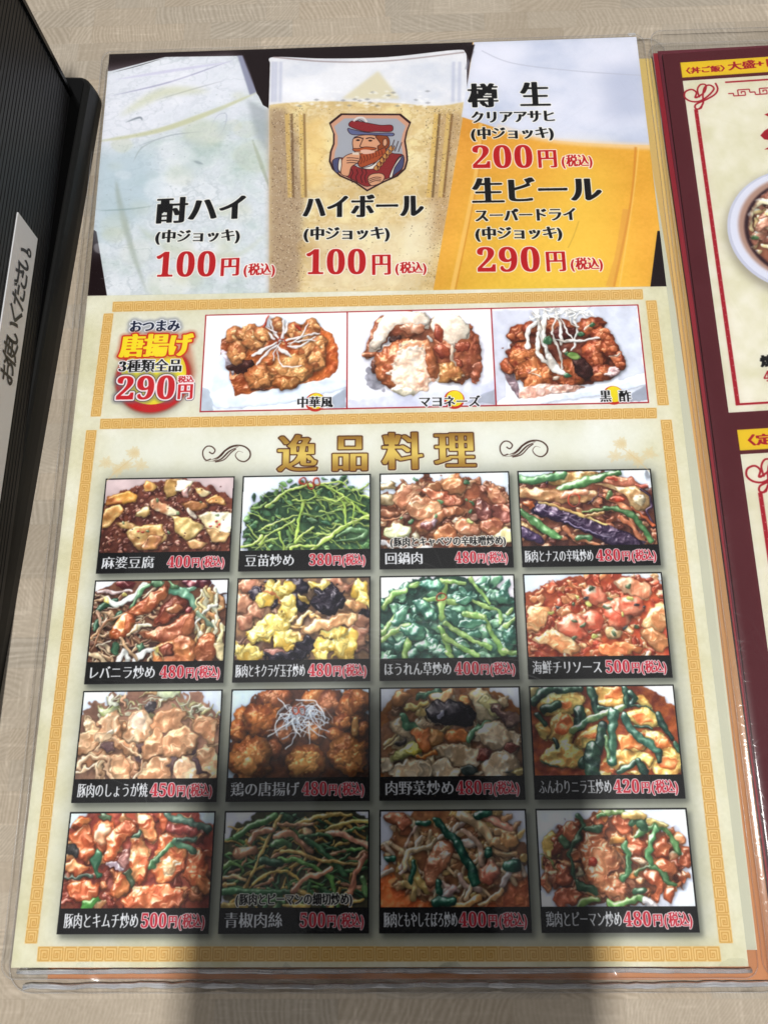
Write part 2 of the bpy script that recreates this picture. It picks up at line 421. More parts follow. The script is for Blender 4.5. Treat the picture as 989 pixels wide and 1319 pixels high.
def pea_shoots():
    F = Food(PW, PH, [(55, 32), (940, 22), (940, 545), (28, 550)], (208, 220, 236), 12); r = F.r
    inside = lambda x, y: (x - 560) ** 2 / 520 ** 2 + (y - 420) ** 2 / 400 ** 2 < 1
    F.b(540, 430, 500, 380, 0, (66, 102, 64), (44, 74, 50), wob=.1, hh=3, gloss=.1, nz=3, rough=1.2)
    def leaf(x, y):
        if inside(x, y):
            a = r(0, 6.28); l = r(30, 62)
            F.s([(x, y), (x + l * math.cos(a) * .5 + r(-10, 10), y + l * math.sin(a) * .5), (x + l * math.cos(a), y + l * math.sin(a))], r(26, 46), [(86, 136, 76), (62, 108, 70), (108, 156, 84), (50, 90, 60)][int(r(0, 4))], taper=.85, gloss=.35, rough=2.2)
    F.fill(190, (40, 950), (30, 560), leaf)
    def stem(x, y):
        if inside(x, y):
            a = r(-1.2, .5); l = r(60, 170); k = r(-25, 25)
            F.s([(x, y), (x + l * math.cos(a) / 2 + k, y - l * math.sin(a) / 2 + k), (x + l * math.cos(a), y - l * math.sin(a))], r(8, 17), [(150, 184, 84), (176, 206, 100), (120, 160, 74)][int(r(0, 3))], gloss=.4)
    F.fill(95, (40, 900), (60, 560), stem)
    G = (178, 210, 92)
    for pts, w in (([(210, 240), (340, 150), (480, 95), (620, 90)], 22), ([(600, 80), (700, 140), (780, 200), (930, 320)], 22), ([(610, 75), (740, 72), (790, 110)], 15),
                   ([(480, 200), (440, 330), (418, 495)], 24), ([(425, 498), (470, 440), (540, 390)], 22), ([(530, 545), (640, 470), (740, 400), (930, 320)], 30),
                   ([(160, 500), (240, 430), (410, 340)], 20), ([(160, 410), (280, 350), (430, 300)], 16), ([(720, 190), (760, 250), (765, 370)], 20), ([(300, 420), (330, 545)], 17),
                   ([(30, 520), (110, 500), (180, 450)], 24), ([(380, 540), (460, 520), (560, 515)], 22), ([(540, 120), (555, 170), (500, 195), (400, 190)], 14), ([(850, 110), (870, 170), (940, 185)], 11), ([(820, 220), (830, 390)], 15), ([(930, 340), (800, 330)], 12), ([(620, 190), (700, 210), (760, 180), (900, 250)], 15)):
        F.s(pts, w, G, (150, 190, 74), gloss=.5)
    F.s([(700, 460), (790, 420), (910, 425), (880, 470), (720, 485)], 46, (70, 112, 66), taper=.6); F.s([(500, 330), (570, 350)], 50, (76, 120, 76), taper=.6); F.s([(610, 350), (665, 370)], 56, (50, 96, 66), taper=.5)
    for x, y in ((470, 62), (525, 88), (572, 68)):
        F.s([(x + 22 * math.cos(t), y + 24 * math.sin(t)) for t in np.linspace(0, 6.2, 9)], 13, (150, 44, 24), gloss=.5)
    return F.done(1.05)


def meat_pile(F, n, xr, yr, cols, rx=(28, 60), ry=(18, 38), cond=None, **kw):
    r = F.r
    def one(x, y):
        if cond is None or cond(x, y):
            F.b(x, y, r(*rx), r(*ry), r(-60, 60), cols[int(r(0, len(cols)))], wob=.38, **kw)
    F.fill(n, xr, yr, one)


def twice_cooked():
    F = Food(PW, PH, [(42, 52), (938, 42), (960, 568), (42, 572)], (216, 220, 232), 13); r = F.r
    cond = lambda x, y: (x - 480) ** 2 / 520 ** 2 + (y - 400) ** 2 / 370 ** 2 < 1
    F.b(480, 420, 520, 360, 0, (160, 88, 58), (120, 62, 44), wob=.12, hh=3, gloss=.15)
    meat_pile(F, 110, (30, 950), (60, 580), [(190, 122, 84), (160, 92, 60), (206, 146, 106), (128, 66, 46)], cond=cond, gloss=.5)
    for a in (([(60, 130), (110, 120)], 70), ([(60, 230), (110, 220)], 80)):
        F.s(a[0], a[1], (196, 170, 128), (150, 120, 80), wob=.3)
    F.p([(355, 150), (470, 90), (590, 45), (610, 90), (520, 120), (400, 170)], (176, 106, 66), (206, 140, 92))
    F.p([(480, 90), (620, 70), (650, 140), (590, 200), (500, 160)], (200, 134, 88), (170, 100, 64))
    F.p([(130, 190), (230, 110), (330, 150), (280, 260), (170, 290)], (204, 148, 108), (176, 108, 74), hh=8)
    F.p([(280, 170), (450, 160), (620, 230), (600, 280), (480, 280), (360, 200)], (158, 76, 50), (190, 110, 76), gloss=.7)
    F.p([(210, 280), (300, 200), (430, 240), (480, 290), (400, 370), (300, 385), (240, 340)], (214, 160, 116), (190, 122, 84), hh=14, gloss=.6)
    F.p([(770, 160), (850, 140), (930, 240), (900, 300), (820, 250)], (206, 140, 100), (160, 84, 60))
    F.p([(700, 260), (790, 250), (850, 350), (760, 400), (700, 330)], (150, 84, 66), (110, 56, 50), gloss=.8)
    F.p([(830, 290), (930, 270), (955, 400), (900, 420), (850, 370)], (176, 100, 72), (130, 66, 54), gloss=.7)
    F.p([(300, 410), (480, 300), (640, 290), (640, 330), (520, 350), (420, 430), (330, 480), (290, 450)], (150, 84, 54), (190, 116, 76))
    F.p([(410, 480), (500, 410), (580, 440), (560, 505), (430, 515)], (200, 128, 78), (174, 98, 60))
    F.p([(550, 400), (640, 350), (740, 420), (760, 480), (640, 490), (580, 450)], (222, 160, 118), (196, 120, 84), hh=12, gloss=.6)
    F.p([(740, 410), (850, 360), (920, 430), (840, 500), (760, 470)], (190, 118, 78), (156, 84, 58))
    F.p([(60, 450), (130, 400), (260, 430), (230, 490), (110, 500)], (226, 222, 178), (190, 190, 120), hh=9)
    F.p([(830, 500), (900, 450), (955, 455), (955, 540)], (220, 206, 150), (190, 170, 110)); F.p([(250, 500), (300, 465), (320, 520)], (220, 200, 160))
    F.s([(45, 320), (150, 330)], 40, (170, 100, 66)); F.s([(45, 360), (160, 370), (220, 310)], 22, (190, 118, 80))
    F.s([(45, 520), (180, 560), (400, 575)], 26, (214, 206, 206)); F.p([(320, 420), (400, 370), (430, 400), (370, 450)], (120, 60, 50), (200, 160, 170), gloss=1)
    for x, y in ((462, 250), (640, 240), (672, 265), (665, 320), (655, 108), (420, 352), (255, 385), (290, 85), (190, 370)):
        F.b(x, y, 19, 14, r(0, 90), (80, 128, 80), (52, 92, 60)); F.b(x + 2, y - 2, 7, 5, 0, (150, 180, 130), shadow=0)
    F.p([(655, 375), (675, 362), (700, 385), (680, 405)], (212, 220, 140), (180, 190, 100))
    return F.done(1.05, warp=5.5)


def eggplant():
    F = Food(PW, PH, [(25, 28), (905, 12), (955, 522), (52, 530)], (214, 220, 232), 14); r = F.r
    F.b(440, 320, 560, 330, 0, (122, 66, 48), (84, 44, 38), wob=.06, hh=3, gloss=.2)
    meat_pile(F, 110, (30, 950), (90, 530), [(190, 110, 74), (150, 78, 52), (206, 134, 92), (110, 50, 40)], (20, 44), (12, 26), gloss=.6)
    for pts, w in (([(600, 190), (700, 250), (760, 300), (800, 420)], 40), ([(330, 400), (400, 470), (560, 520)], 28), ([(700, 340), (780, 400), (860, 520)], 34), ([(560, 380), (640, 400)], 40)):
        F.s(pts, w, (206, 128, 84), (176, 90, 60), gloss=.6)
    P_ = (52, 32, 58)
    F.p([(225, 110), (250, 40), (380, 28), (560, 28), (480, 80), (330, 110)], (200, 164, 104), (160, 116, 66), hh=9); F.s([(215, 105), (240, 70), (310, 35)], 18, P_, gloss=.9)
    F.s([(30, 70), (120, 75), (220, 60), (320, 45)], 62, (92, 140, 88), (66, 112, 70), gloss=.6)
    F.s([(285, 148), (400, 110), (540, 70), (700, 32)], 66, (94, 142, 82), (70, 116, 64), gloss=.8, taper=.3)
    F.s([(30, 165), (200, 175), (380, 195), (520, 185)], 100, (196, 146, 96), (160, 104, 66), hh=11, gloss=.6, taper=.2, rough=4)
    F.s([(500, 245), (555, 190), (560, 140)], 8, P_)
    F.s([(320, 190), (400, 170), (480, 165)], 50, (200, 128, 92), (224, 160, 120), gloss=.7)
    F.p([(590, 95), (640, 60), (780, 70), (830, 110), (900, 130), (880, 150), (760, 130), (650, 120)], (206, 136, 100), (176, 96, 70)); F.s([(810, 120), (880, 130), (905, 120)], 26, (190, 80, 60), taper=.3); F.b(650, 78, 34, 18, 10, (200, 70, 50), gloss=.6)
    F.p([(540, 110), (620, 110), (720, 130), (830, 130), (900, 190), (905, 260), (860, 305), (780, 280), (750, 200), (640, 140)], (206, 166, 112), (170, 124, 76), hh=11, gloss=.6)
    F.s([(840, 140), (905, 200), (915, 260), (880, 310), (920, 380)], 20, P_, gloss=.8); F.b(835, 225, 40, 40, 0, (236, 214, 170), gloss=.9)
    F.p([(120, 300), (140, 235), (170, 225), (500, 345), (640, 400), (760, 450), (850, 500), (860, 525), (640, 525), (560, 480), (330, 380)], P_, (38, 22, 48), hh=12, gloss=.75, bev=5)
    F.s([(160, 228), (300, 265), (440, 320), (620, 390)], 26, (222, 186, 108), (196, 150, 80), gloss=.5, taper=.4)
    F.s([(330, 365), (480, 425), (640, 480)], 13, (120, 104, 138), gloss=.9, shadow=0); F.s([(150, 262), (300, 320), (470, 385)], 8, (100, 84, 112), gloss=.9, shadow=0)
    F.s([(40, 290), (130, 350), (210, 420), (290, 465)], 60, (100, 150, 86), (78, 126, 72), gloss=.8, taper=.25)
    F.p([(45, 350), (170, 440), (185, 470), (50, 400)], (190, 140, 84)); F.p([(45, 395), (180, 465), (175, 510), (55, 470)], (74, 52, 88), (46, 30, 60), gloss=.8)
    F.s([(610, 275), (700, 290), (800, 340), (860, 420), (905, 500)], 40, (84, 128, 72), (60, 100, 56), gloss=.6); F.s([(450, 300), (520, 290), (600, 280)], 26, (98, 128, 66), taper=.4); F.b(630, 185, 24, 36, 20, (88, 110, 62)); F.s([(425, 470), (500, 475)], 42, (82, 130, 80), gloss=.7)
    F.s([(640, 210), (720, 220)], 50, (200, 70, 44), taper=.4, gloss=.7); F.b(95, 245, 38, 28, 20, (214, 104, 54), gloss=.8); F.s([(780, 280), (860, 340), (930, 400)], 24, (196, 90, 50)); F.s([(470, 330), (600, 300)], 26, (196, 140, 80))
    for x, y, s_ in ((395, 215, 42),):
        F.s([(x + s_ * math.cos(t), y + s_ * math.sin(t)) for t in np.linspace(0, 6.28, 12)], 12, (196, 62, 40), gloss=.6, shadow=.2)
    F.s([(880, 30), (905, 130)], 26, (220, 224, 236), shadow=0, gloss=0, hh=1)
    return F.done(1.05)


def liver_chive():
    F = Food(PW, PH, [(88, 42), (970, 35), (932, 575), (35, 580)], (222, 226, 236), 15); r = F.r
    F.b(480, 360, 540, 370, 0, (128, 78, 56), (84, 52, 44), wob=.1, hh=3, gloss=.1)
    def sprout(x, y):
        a = r(-2.2, .8); l = r(60, 150); k = r(-30, 30)
        F.s([(x, y), (x + l * .5 * math.cos(a) + k, y - l * .5 * math.sin(a)), (x + l * math.cos(a), y - l * math.sin(a))], r(12, 24), [(206, 160, 118), (222, 190, 150), (180, 130, 92), (150, 96, 72), (120, 74, 56)][int(r(0, 5))], gloss=.5)
    F.fill(120, (40, 460), (120, 580), sprout)
    for pts, w in (([(100, 240), (150, 200), (230, 150)], 50), ([(200, 300), (260, 250)], 50), ([(70, 360), (120, 290)], 40), ([(210, 460), (225, 520)], 44), ([(380, 500), (400, 460)], 50)):
        F.s(pts, w, (70, 104, 72), (46, 76, 58), taper=.5, gloss=.5)
    F.b(280, 62, 60, 30, 0, (110, 40, 40), gloss=.6); F.b(770, 62, 95, 42, 0, (104, 36, 40), (70, 24, 34), gloss=.7); F.b(720, 105, 46, 26, 0, (110, 150, 120))
    F.s([(110, 100), (200, 112), (330, 100)], 24, (226, 190, 184)); F.s([(160, 160), (220, 190), (330, 150), (420, 60)], 42, (242, 240, 232), (214, 220, 210), gloss=.5)
    F.s([(330, 210), (380, 120), (440, 60)], 34, (106, 150, 104)); F.s([(560, 95), (660, 120), (740, 200), (770, 260)], 58, (120, 160, 130), (90, 140, 110), gloss=.6); F.s([(470, 50), (620, 80)], 40, (84, 122, 80))
    F.s([(55, 430), (130, 340), (290, 250)], 24, (196, 140, 96)); F.s([(70, 490), (140, 330), (190, 300)], 20, (180, 120, 84)); F.s([(100, 240), (120, 340)], 18, (206, 160, 130))
    def yel(x, y):
        a = r(.9, 2.0); l = r(80, 190)
        F.s([(x, y), (x + l * .5 * math.cos(a) + r(-30, 30), y + l * .5 * math.sin(a)), (x + l * math.cos(a), y + l * math.sin(a))], r(18, 34), [(240, 222, 160), (228, 180, 110), (246, 236, 200), (214, 150, 96)][int(r(0, 4))], gloss=.5)
    F.fill(34, (760, 930), (80, 420), yel)
    F.s([(760, 330), (820, 240), (900, 210)], 26, (246, 240, 222)); F.s([(760, 260), (860, 350)], 30, (150, 170, 140))
    M = [(176, 92, 54), (150, 70, 42), (196, 112, 66), (120, 50, 34)]
    F.p([(295, 240), (380, 190), (490, 100), (560, 48), (580, 70), (560, 140), (470, 230), (380, 270), (320, 290)], (190, 108, 64), (156, 74, 44), hh=13, rough=4, gloss=.5)
    F.p([(175, 400), (210, 330), (290, 240), (340, 280), (330, 370), (280, 430), (220, 440)], (176, 84, 46), (214, 128, 66), hh=14, gloss=.8, rough=4)
    F.p([(470, 330), (520, 220), (600, 140), (680, 160), (690, 230), (600, 300), (500, 350)], (150, 72, 46), (116, 50, 36), hh=12, rough=3.4, gloss=.5)
    F.p([(550, 230), (640, 200), (660, 240), (570, 270)], (206, 124, 78), rough=4)
    F.p([(375, 385), (470, 370), (600, 320), (720, 240), (745, 290), (740, 380), (650, 430), (540, 455), (440, 430)], (190, 110, 70), (150, 74, 46), hh=14, rough=3.4, gloss=.5)
    F.b(700, 242, 34, 22, -20, (140, 50, 48), gloss=.8)
    F.p([(470, 560), (480, 490), (560, 440), (720, 410), (740, 575), (500, 578)], (160, 86, 50), (190, 116, 64), hh=12, rough=3.4)
    F.p([(745, 480), (800, 400), (880, 410), (885, 560), (760, 575)], (178, 100, 58), (150, 76, 44), hh=12, rough=3.4)
    F.p([(520, 480), (600, 460), (600, 540), (520, 550)], (140, 66, 44), rough=4)
    for pts, w, c in (([(370, 350), (450, 330)], 30, (240, 226, 180)), ([(300, 410), (350, 350)], 26, (222, 180, 130)), ([(240, 575), (270, 510), (300, 560)], 36, (250, 246, 236)), ([(340, 575), (400, 520), (470, 500)], 38, (250, 246, 238)), ([(40, 510), (90, 530), (150, 575)], 34, (230, 196, 150)), ([(250, 430), (300, 500), (360, 560)], 26, (216, 170, 124)), ([(90, 480), (180, 430)], 14, (226, 200, 160)), ([(470, 490), (520, 520), (535, 570)], 14, (236, 196, 120)), ([(900, 470), (915, 560)], 44, (230, 206, 150))):
        F.s(pts, w, c, gloss=.6)
    for x, y in ((160, 170), (280, 130), (500, 505)):
        F.b(x, y, 22, 16, 40, (238, 214, 110), wob=.5)
    return F.done(1.08, warp=4)


def egg_ruffle(F, x, y, rx, ry, ang, c=(244, 214, 112), c2=(230, 184, 70)):
    r = F.r
    F.b(x, y, rx, ry, ang, c, c2, wob=.35, rough=2.6, gloss=.45, hh=9, amb=.62)
    for _ in range(5):
        F.b(x + r(-.55, .55) * rx, y + r(-.55, .55) * ry, rx * r(.25, .45), ry * r(.25, .45), r(0, 180), (250, 226, 130), c, wob=.35, gloss=.5, shadow=.12, rough=2, amb=.66)


def wood_ear_egg():
    F = Food(PW, PH, [(70, 38), (940, 32), (940, 570), (38, 578)], (214, 214, 216), 16); r = F.r
    F.b(500, 320, 620, 420, 0, (120, 90, 70), (160, 118, 80), wob=.02, hh=2, gloss=.2)
    meat_pile(F, 40, (40, 950), (60, 580), [(150, 104, 76), (120, 84, 66), (180, 130, 88)], (40, 80), (20, 40), gloss=.4)
    for x, y, rx, ry, a in ((140, 80, 90, 50, 0), (120, 240, 90, 60, 40), (90, 190, 60, 70, 0), (180, 250, 50, 60, 20), (110, 320, 60, 40, -30), (760, 90, 60, 60, 0), (860, 400, 80, 110, 10), (900, 310, 60, 50, 0), (700, 60, 70, 30, 0)):
        F.b(x, y, rx, ry, a, (206, 150, 112), (172, 112, 82), wob=.4, gloss=.45)
    for x, y, rx, ry, a in ((190, 130, 50, 45, 0), (280, 60, 50, 25, 0), (450, 80, 100, 50, 10), (470, 190, 90, 60, 20), (670, 180, 115, 95, 20), (310, 210, 46, 30, -60), (910, 240, 50, 50, 0), (400, 540, 160, 40, 0), (520, 480, 60, 60, 0)):
        F.b(x, y, rx, ry, a, (54, 44, 50), (34, 28, 34), wob=.3, gloss=.55, rough=4)
    F.b(500, 165, 46, 24, 30, (200, 160, 70)); F.b(560, 120, 36, 60, 20, (110, 84, 60), gloss=.5)
    for a in ((310, 110, 100, 60, 10), (380, 100, 60, 40, 0), (250, 160, 60, 60, 0), (400, 240, 60, 90, -10), (260, 370, 150, 70, -25), (330, 350, 90, 90, 0), (190, 400, 80, 45, -30), (380, 430, 90, 70, 0), (130, 530, 110, 60, 0), (60, 480, 50, 40, 0), (600, 75, 80, 26, 0), (870, 110, 60, 60, 30), (900, 180, 40, 70, 0), (620, 500, 60, 90, 10), (760, 470, 95, 105, 0), (700, 400, 80, 40, 0)):
        egg_ruffle(F, *a)
    for x, y in ((480, 320), (520, 280), (450, 350), (560, 290), (500, 355), (600, 300), (430, 300), (470, 420)):
        F.b(x, y, r(28, 44), r(16, 26), r(-40, 40), (236, 196, 120), (210, 150, 84), gloss=.5)
    F.p([(480, 395), (560, 330), (700, 290), (830, 265), (880, 290), (850, 340), (700, 370), (560, 400)], (226, 176, 118), (206, 140, 88), hh=13, rough=4, gloss=.5)
    F.b(840, 220, 70, 34, 20, (222, 160, 100)); F.p([(240, 515), (310, 490), (400, 520), (300, 535)], (200, 136, 116), gloss=.5)
    F.s([(230, 100), (330, 150), (350, 210)], 14, (200, 120, 70), gloss=.2)
    return F.done(1.1, warp=6)


def spinach():
    F = Food(PW, PH, [(42, 38), (925, 32), (950, 575), (42, 578)], (224, 226, 232), 17); r = F.r
    cond = lambda x, y: (x - 500) ** 2 / 560 ** 2 + (y - 440) ** 2 / 420 ** 2 < 1
    F.b(500, 440, 560, 410, 0, (50, 96, 76), (36, 72, 62), wob=.06, hh=3, gloss=.2)
    def leaf(x, y):
        if cond(x, y):
            F.b(x, y, r(40, 95), r(24, 48), r(-70, 70), [(62, 122, 92), (80, 142, 104), (46, 98, 78), (104, 160, 120)][int(r(0, 4))], (40, 90, 74), wob=.3, gloss=.8, rough=2.6)
    F.fill(110, (30, 950), (40, 580), leaf)
    G, G2 = (150, 190, 104), (112, 164, 84)
    for pts, w in (([(45, 450), (130, 405), (225, 355)], 44), ([(205, 575), (225, 460)], 48), ([(60, 230), (130, 150), (210, 120)], 40), ([(50, 400), (140, 300)], 46), ([(330, 185), (420, 192), (560, 215)], 34),
                   ([(465, 90), (455, 200), (445, 310)], 46), ([(440, 65), (600, 80)], 30), ([(640, 45), (700, 130), (770, 220)], 32), ([(600, 290), (735, 305)], 44), ([(735, 310), (790, 430), (860, 550)], 38), ([(655, 195), (740, 240), (830, 275), (840, 360)], 26),
                   ([(475, 350), (620, 440), (775, 515)], 38), ([(430, 370), (470, 450), (495, 535)], 38), ([(470, 440), (560, 500), (690, 565)], 40), ([(870, 380), (935, 325)], 28), ([(860, 530), (950, 545)], 40), ([(480, 540), (510, 575)], 30), ([(880, 290), (915, 262)], 30), ([(250, 95), (290, 80)], 40)):
        F.s(pts, w, G, G2, gloss=.5, rough=1.2)
    for x, y, rx, ry, a in ((265, 400, 85, 60, 20), (340, 260, 50, 100, -35), (380, 90, 80, 46, 10), (170, 300, 36, 90, 30), (860, 180, 60, 46, 30), (900, 450, 46, 80, 10), (640, 350, 110, 30, -5), (600, 200, 60, 24, -15)):
        F.b(x, y, rx, ry, a, (76, 138, 104), (44, 100, 82), wob=.3, gloss=1.0, rough=3)
    F.s([(440 + 34 * math.cos(t), 172 + 28 * math.sin(t)) for t in np.linspace(0, 6.28, 12)], 13, (150, 50, 30), gloss=.6)
    return F.done(1.08)


def seafood_chili():
    F = Food(PW, PH, [(18, 28), (888, 22), (940, 545), (52, 548)], (216, 222, 232), 18); r = F.r
    cond = lambda x, y: (x - 560) ** 2 / 620 ** 2 + (y - 400) ** 2 / 410 ** 2 < 1
    F.b(540, 400, 640, 390, 0, (206, 84, 44), (176, 56, 34), wob=.04, hh=3, gloss=.3)
    meat_pile(F, 330, (20, 950), (30, 560), [(226, 104, 58), (236, 140, 84), (214, 84, 50), (240, 166, 104), (196, 66, 40)], (14, 42), (10, 26), cond=cond, gloss=.65, shadow=.25, amb=.6)
    B_, B2 = (240, 186, 124), (228, 144, 86)
    F.p([(600, 90), (640, 45), (730, 60), (830, 110), (815, 180), (740, 175), (640, 130)], (246, 190, 146), (232, 140, 96), hh=8, amb=.6)
    F.p([(45, 260), (90, 215), (190, 240), (180, 290), (90, 390), (55, 400)], B_, B2, hh=8, amb=.6); F.p([(80, 440), (180, 370), (290, 400), (375, 490), (330, 535), (230, 520), (160, 470)], (246, 200, 140), B2, hh=9, amb=.6)
    F.p([(770, 360), (800, 290), (900, 220), (915, 390)], B_, B2, amb=.6); F.p([(760, 380), (900, 400), (935, 500), (840, 510)], (236, 150, 90), amb=.6); F.p([(540, 360), (650, 400), (600, 440), (540, 430)], B_)
    F.p([(500, 490), (600, 460), (780, 500), (700, 540), (520, 540)], (240, 160, 90), (226, 120, 66), amb=.6)
    for d in (20, 45, 70, 95):
        F.s([(640 + d * 1.7, 75 + d * .4), (630 + d * 1.8, 135 + d * .4)], 5, (222, 110, 70), shadow=0); F.s([(70 + d, 270), (90 + d * .6, 350)], 5, (224, 120, 66), shadow=0)
    S_, S2 = (226, 96, 66), (240, 140, 104)
    for x, y, rx, ry, a in ((470, 160, 80, 60, 20), (620, 270, 96, 110, 10), (710, 230, 80, 80, 0), (340, 350, 100, 80, 10), (460, 320, 66, 70, 0)):
        F.b(x, y, rx, ry, a, S_, S2, wob=.15, gloss=.75, rough=1.8, amb=.55)
    F.s([(420, 290), (400, 350), (440, 400), (500, 370)], 12, (190, 56, 36), shadow=.1); F.s([(560, 230), (620, 280), (700, 290)], 10, (196, 70, 44), shadow=.1)
    for x, y, c in ((355, 172, 1), (330, 212, 0), (435, 212, 1), (235, 230, 2), (192, 266, 1), (545, 238, 0), (648, 284, 1), (345, 325, 0), (470, 412, 1), (670, 376, 2), (572, 178, 0), (686, 98, 0), (450, 118, 0), (782, 238, 2), (735, 368, 0), (590, 404, 0), (340, 432, 0), (415, 176, 2), (690, 180, 1), (728, 220, 2), (388, 348, 0)):
        F.b(x, y, r(17, 25), r(12, 17), r(-50, 50), ((84, 104, 70), (206, 206, 100), (60, 62, 66))[c], wob=.2, gloss=.4)
    return F.done(1.0, warp=4.5)


def ginger_pork():
    F = Food(PW, PH, [(115, 55), (980, 50), (948, 605), (62, 608)], (216, 224, 240), 19); r = F.r
    cond = lambda x, y: (x - 520) ** 2 / 530 ** 2 + (y - 470) ** 2 / 430 ** 2 < 1
    F.b(520, 470, 540, 420, 0, (186, 136, 108), (150, 106, 88), wob=.08, hh=3, gloss=.1)
    def cab(x, y):
        a = r(-1, 1.6); l = r(40, 100)
        F.s([(x, y), (x + l * math.cos(a), y + l * math.sin(a))], r(10, 20), [(226, 224, 190), (206, 200, 140), (236, 180, 120), (196, 190, 160), (170, 160, 110)][int(r(0, 5))], gloss=.3, amb=.6)
    F.fill(90, (150, 940), (60, 250), lambda x, y: cab(x, y) if cond(x, y) else None)
    F.b(640, 58, 85, 42, 0, (226, 232, 196), (206, 220, 160), wob=.05, gloss=.3); F.b(265, 185, 50, 46, 0, (172, 190, 110), (200, 210, 150), wob=.08); F.b(275, 190, 38, 34, 0, (206, 212, 160), wob=.05, shadow=0)
    F.s([(290, 100), (310, 140)], 40, (230, 232, 210)); F.b(530, 170, 34, 40, 0, (90, 80, 84)); F.s([(380, 70), (370, 130)], 30, (230, 170, 130))
    meat_pile(F, 60, (90, 950), (260, 600), [(222, 170, 124), (208, 150, 104), (236, 196, 150), (190, 128, 88)], (30, 60), (20, 40), cond=cond, gloss=.35, amb=.5)
    for x, y, rx, ry in ((260, 410, 50, 30), (480, 410, 30, 24), (780, 440, 60, 40), (840, 520, 40, 60), (660, 520, 26, 60), (470, 470, 30, 20)):
        F.b(x, y, rx, ry, 0, (90, 66, 74), (110, 80, 76), gloss=.3)
    A, B_ = (230, 182, 136), (208, 146, 102)
    for q in ([(80, 460), (90, 330), (190, 280), (220, 370), (170, 440)], [(190, 350), (230, 220), (330, 200), (360, 330), (300, 350), (240, 380)], [(370, 280), (400, 200), (500, 180), (550, 230), (530, 340), (460, 395), (380, 350)],
              [(550, 250), (590, 180), (700, 160), (760, 200), (720, 300), (640, 320), (570, 310)], [(500, 380), (570, 290), (620, 350), (610, 450), (520, 490)], [(610, 380), (700, 290), (800, 300), (830, 390), (740, 490), (600, 470)],
              [(790, 250), (850, 190), (900, 210), (950, 300), (930, 400), (850, 350)], [(820, 440), (900, 410), (950, 430), (945, 600), (880, 570)], [(690, 520), (760, 490), (850, 590), (840, 606), (700, 606)],
              [(500, 520), (600, 480), (650, 500), (650, 606), (470, 606)], [(290, 370), (330, 340), (400, 370), (490, 450), (400, 460), (320, 420)], [(250, 490), (330, 450), (370, 480), (400, 570), (380, 606), (280, 580)]):
        F.p(q, [A, (240, 204, 162), (222, 168, 122)][int(r(0, 3))], B_, hh=8, rough=3.5, gloss=.35, amb=.5, bev=5)
    for pts, w in (([(80, 530), (130, 480), (240, 480), (260, 500)], 34), ([(70, 560), (150, 530), (200, 510)], 24), ([(190, 520), (190, 600), (240, 606)], 22), ([(260, 490), (250, 560), (300, 600)], 26), ([(490, 490), (480, 560), (420, 600)], 26), ([(290, 360), (360, 400), (480, 460)], 18), ([(200, 420), (230, 380)], 20)):
        F.s(pts, w, (230, 190, 150), (206, 156, 116), gloss=.4)
    F.b(275, 305, 30, 20, 30, (250, 232, 200), gloss=.7); F.b(460, 250, 60, 50, 0, (236, 206, 178), wob=.4, shadow=0, edge=0, hh=3)
    return F.done(1.0, warp=8)


def nugget(F, x, y, rx, ry, a=0, c=(196, 116, 48), c2=(150, 76, 30), n=9):
    r = F.r; n = int(n * .6)
    F.b(x, y, rx, ry, a, c, c2, wob=.2, rough=3.5, gloss=.35, nz=2, hh=min(rx, ry) * .42, shadow=.6)
    for _ in range(n):
        t, q = r(0, 6.28), r(0, .62); F.b(x + rx * q * math.cos(t), y + ry * q * math.sin(t), rx * r(.2, .46), ry * r(.2, .42), r(0, 180), (min(c[0] + 22, 255), c[1] + 22, c[2] + 14), c, wob=.4, gloss=.4, shadow=.06, rough=1.6, edge=.04)


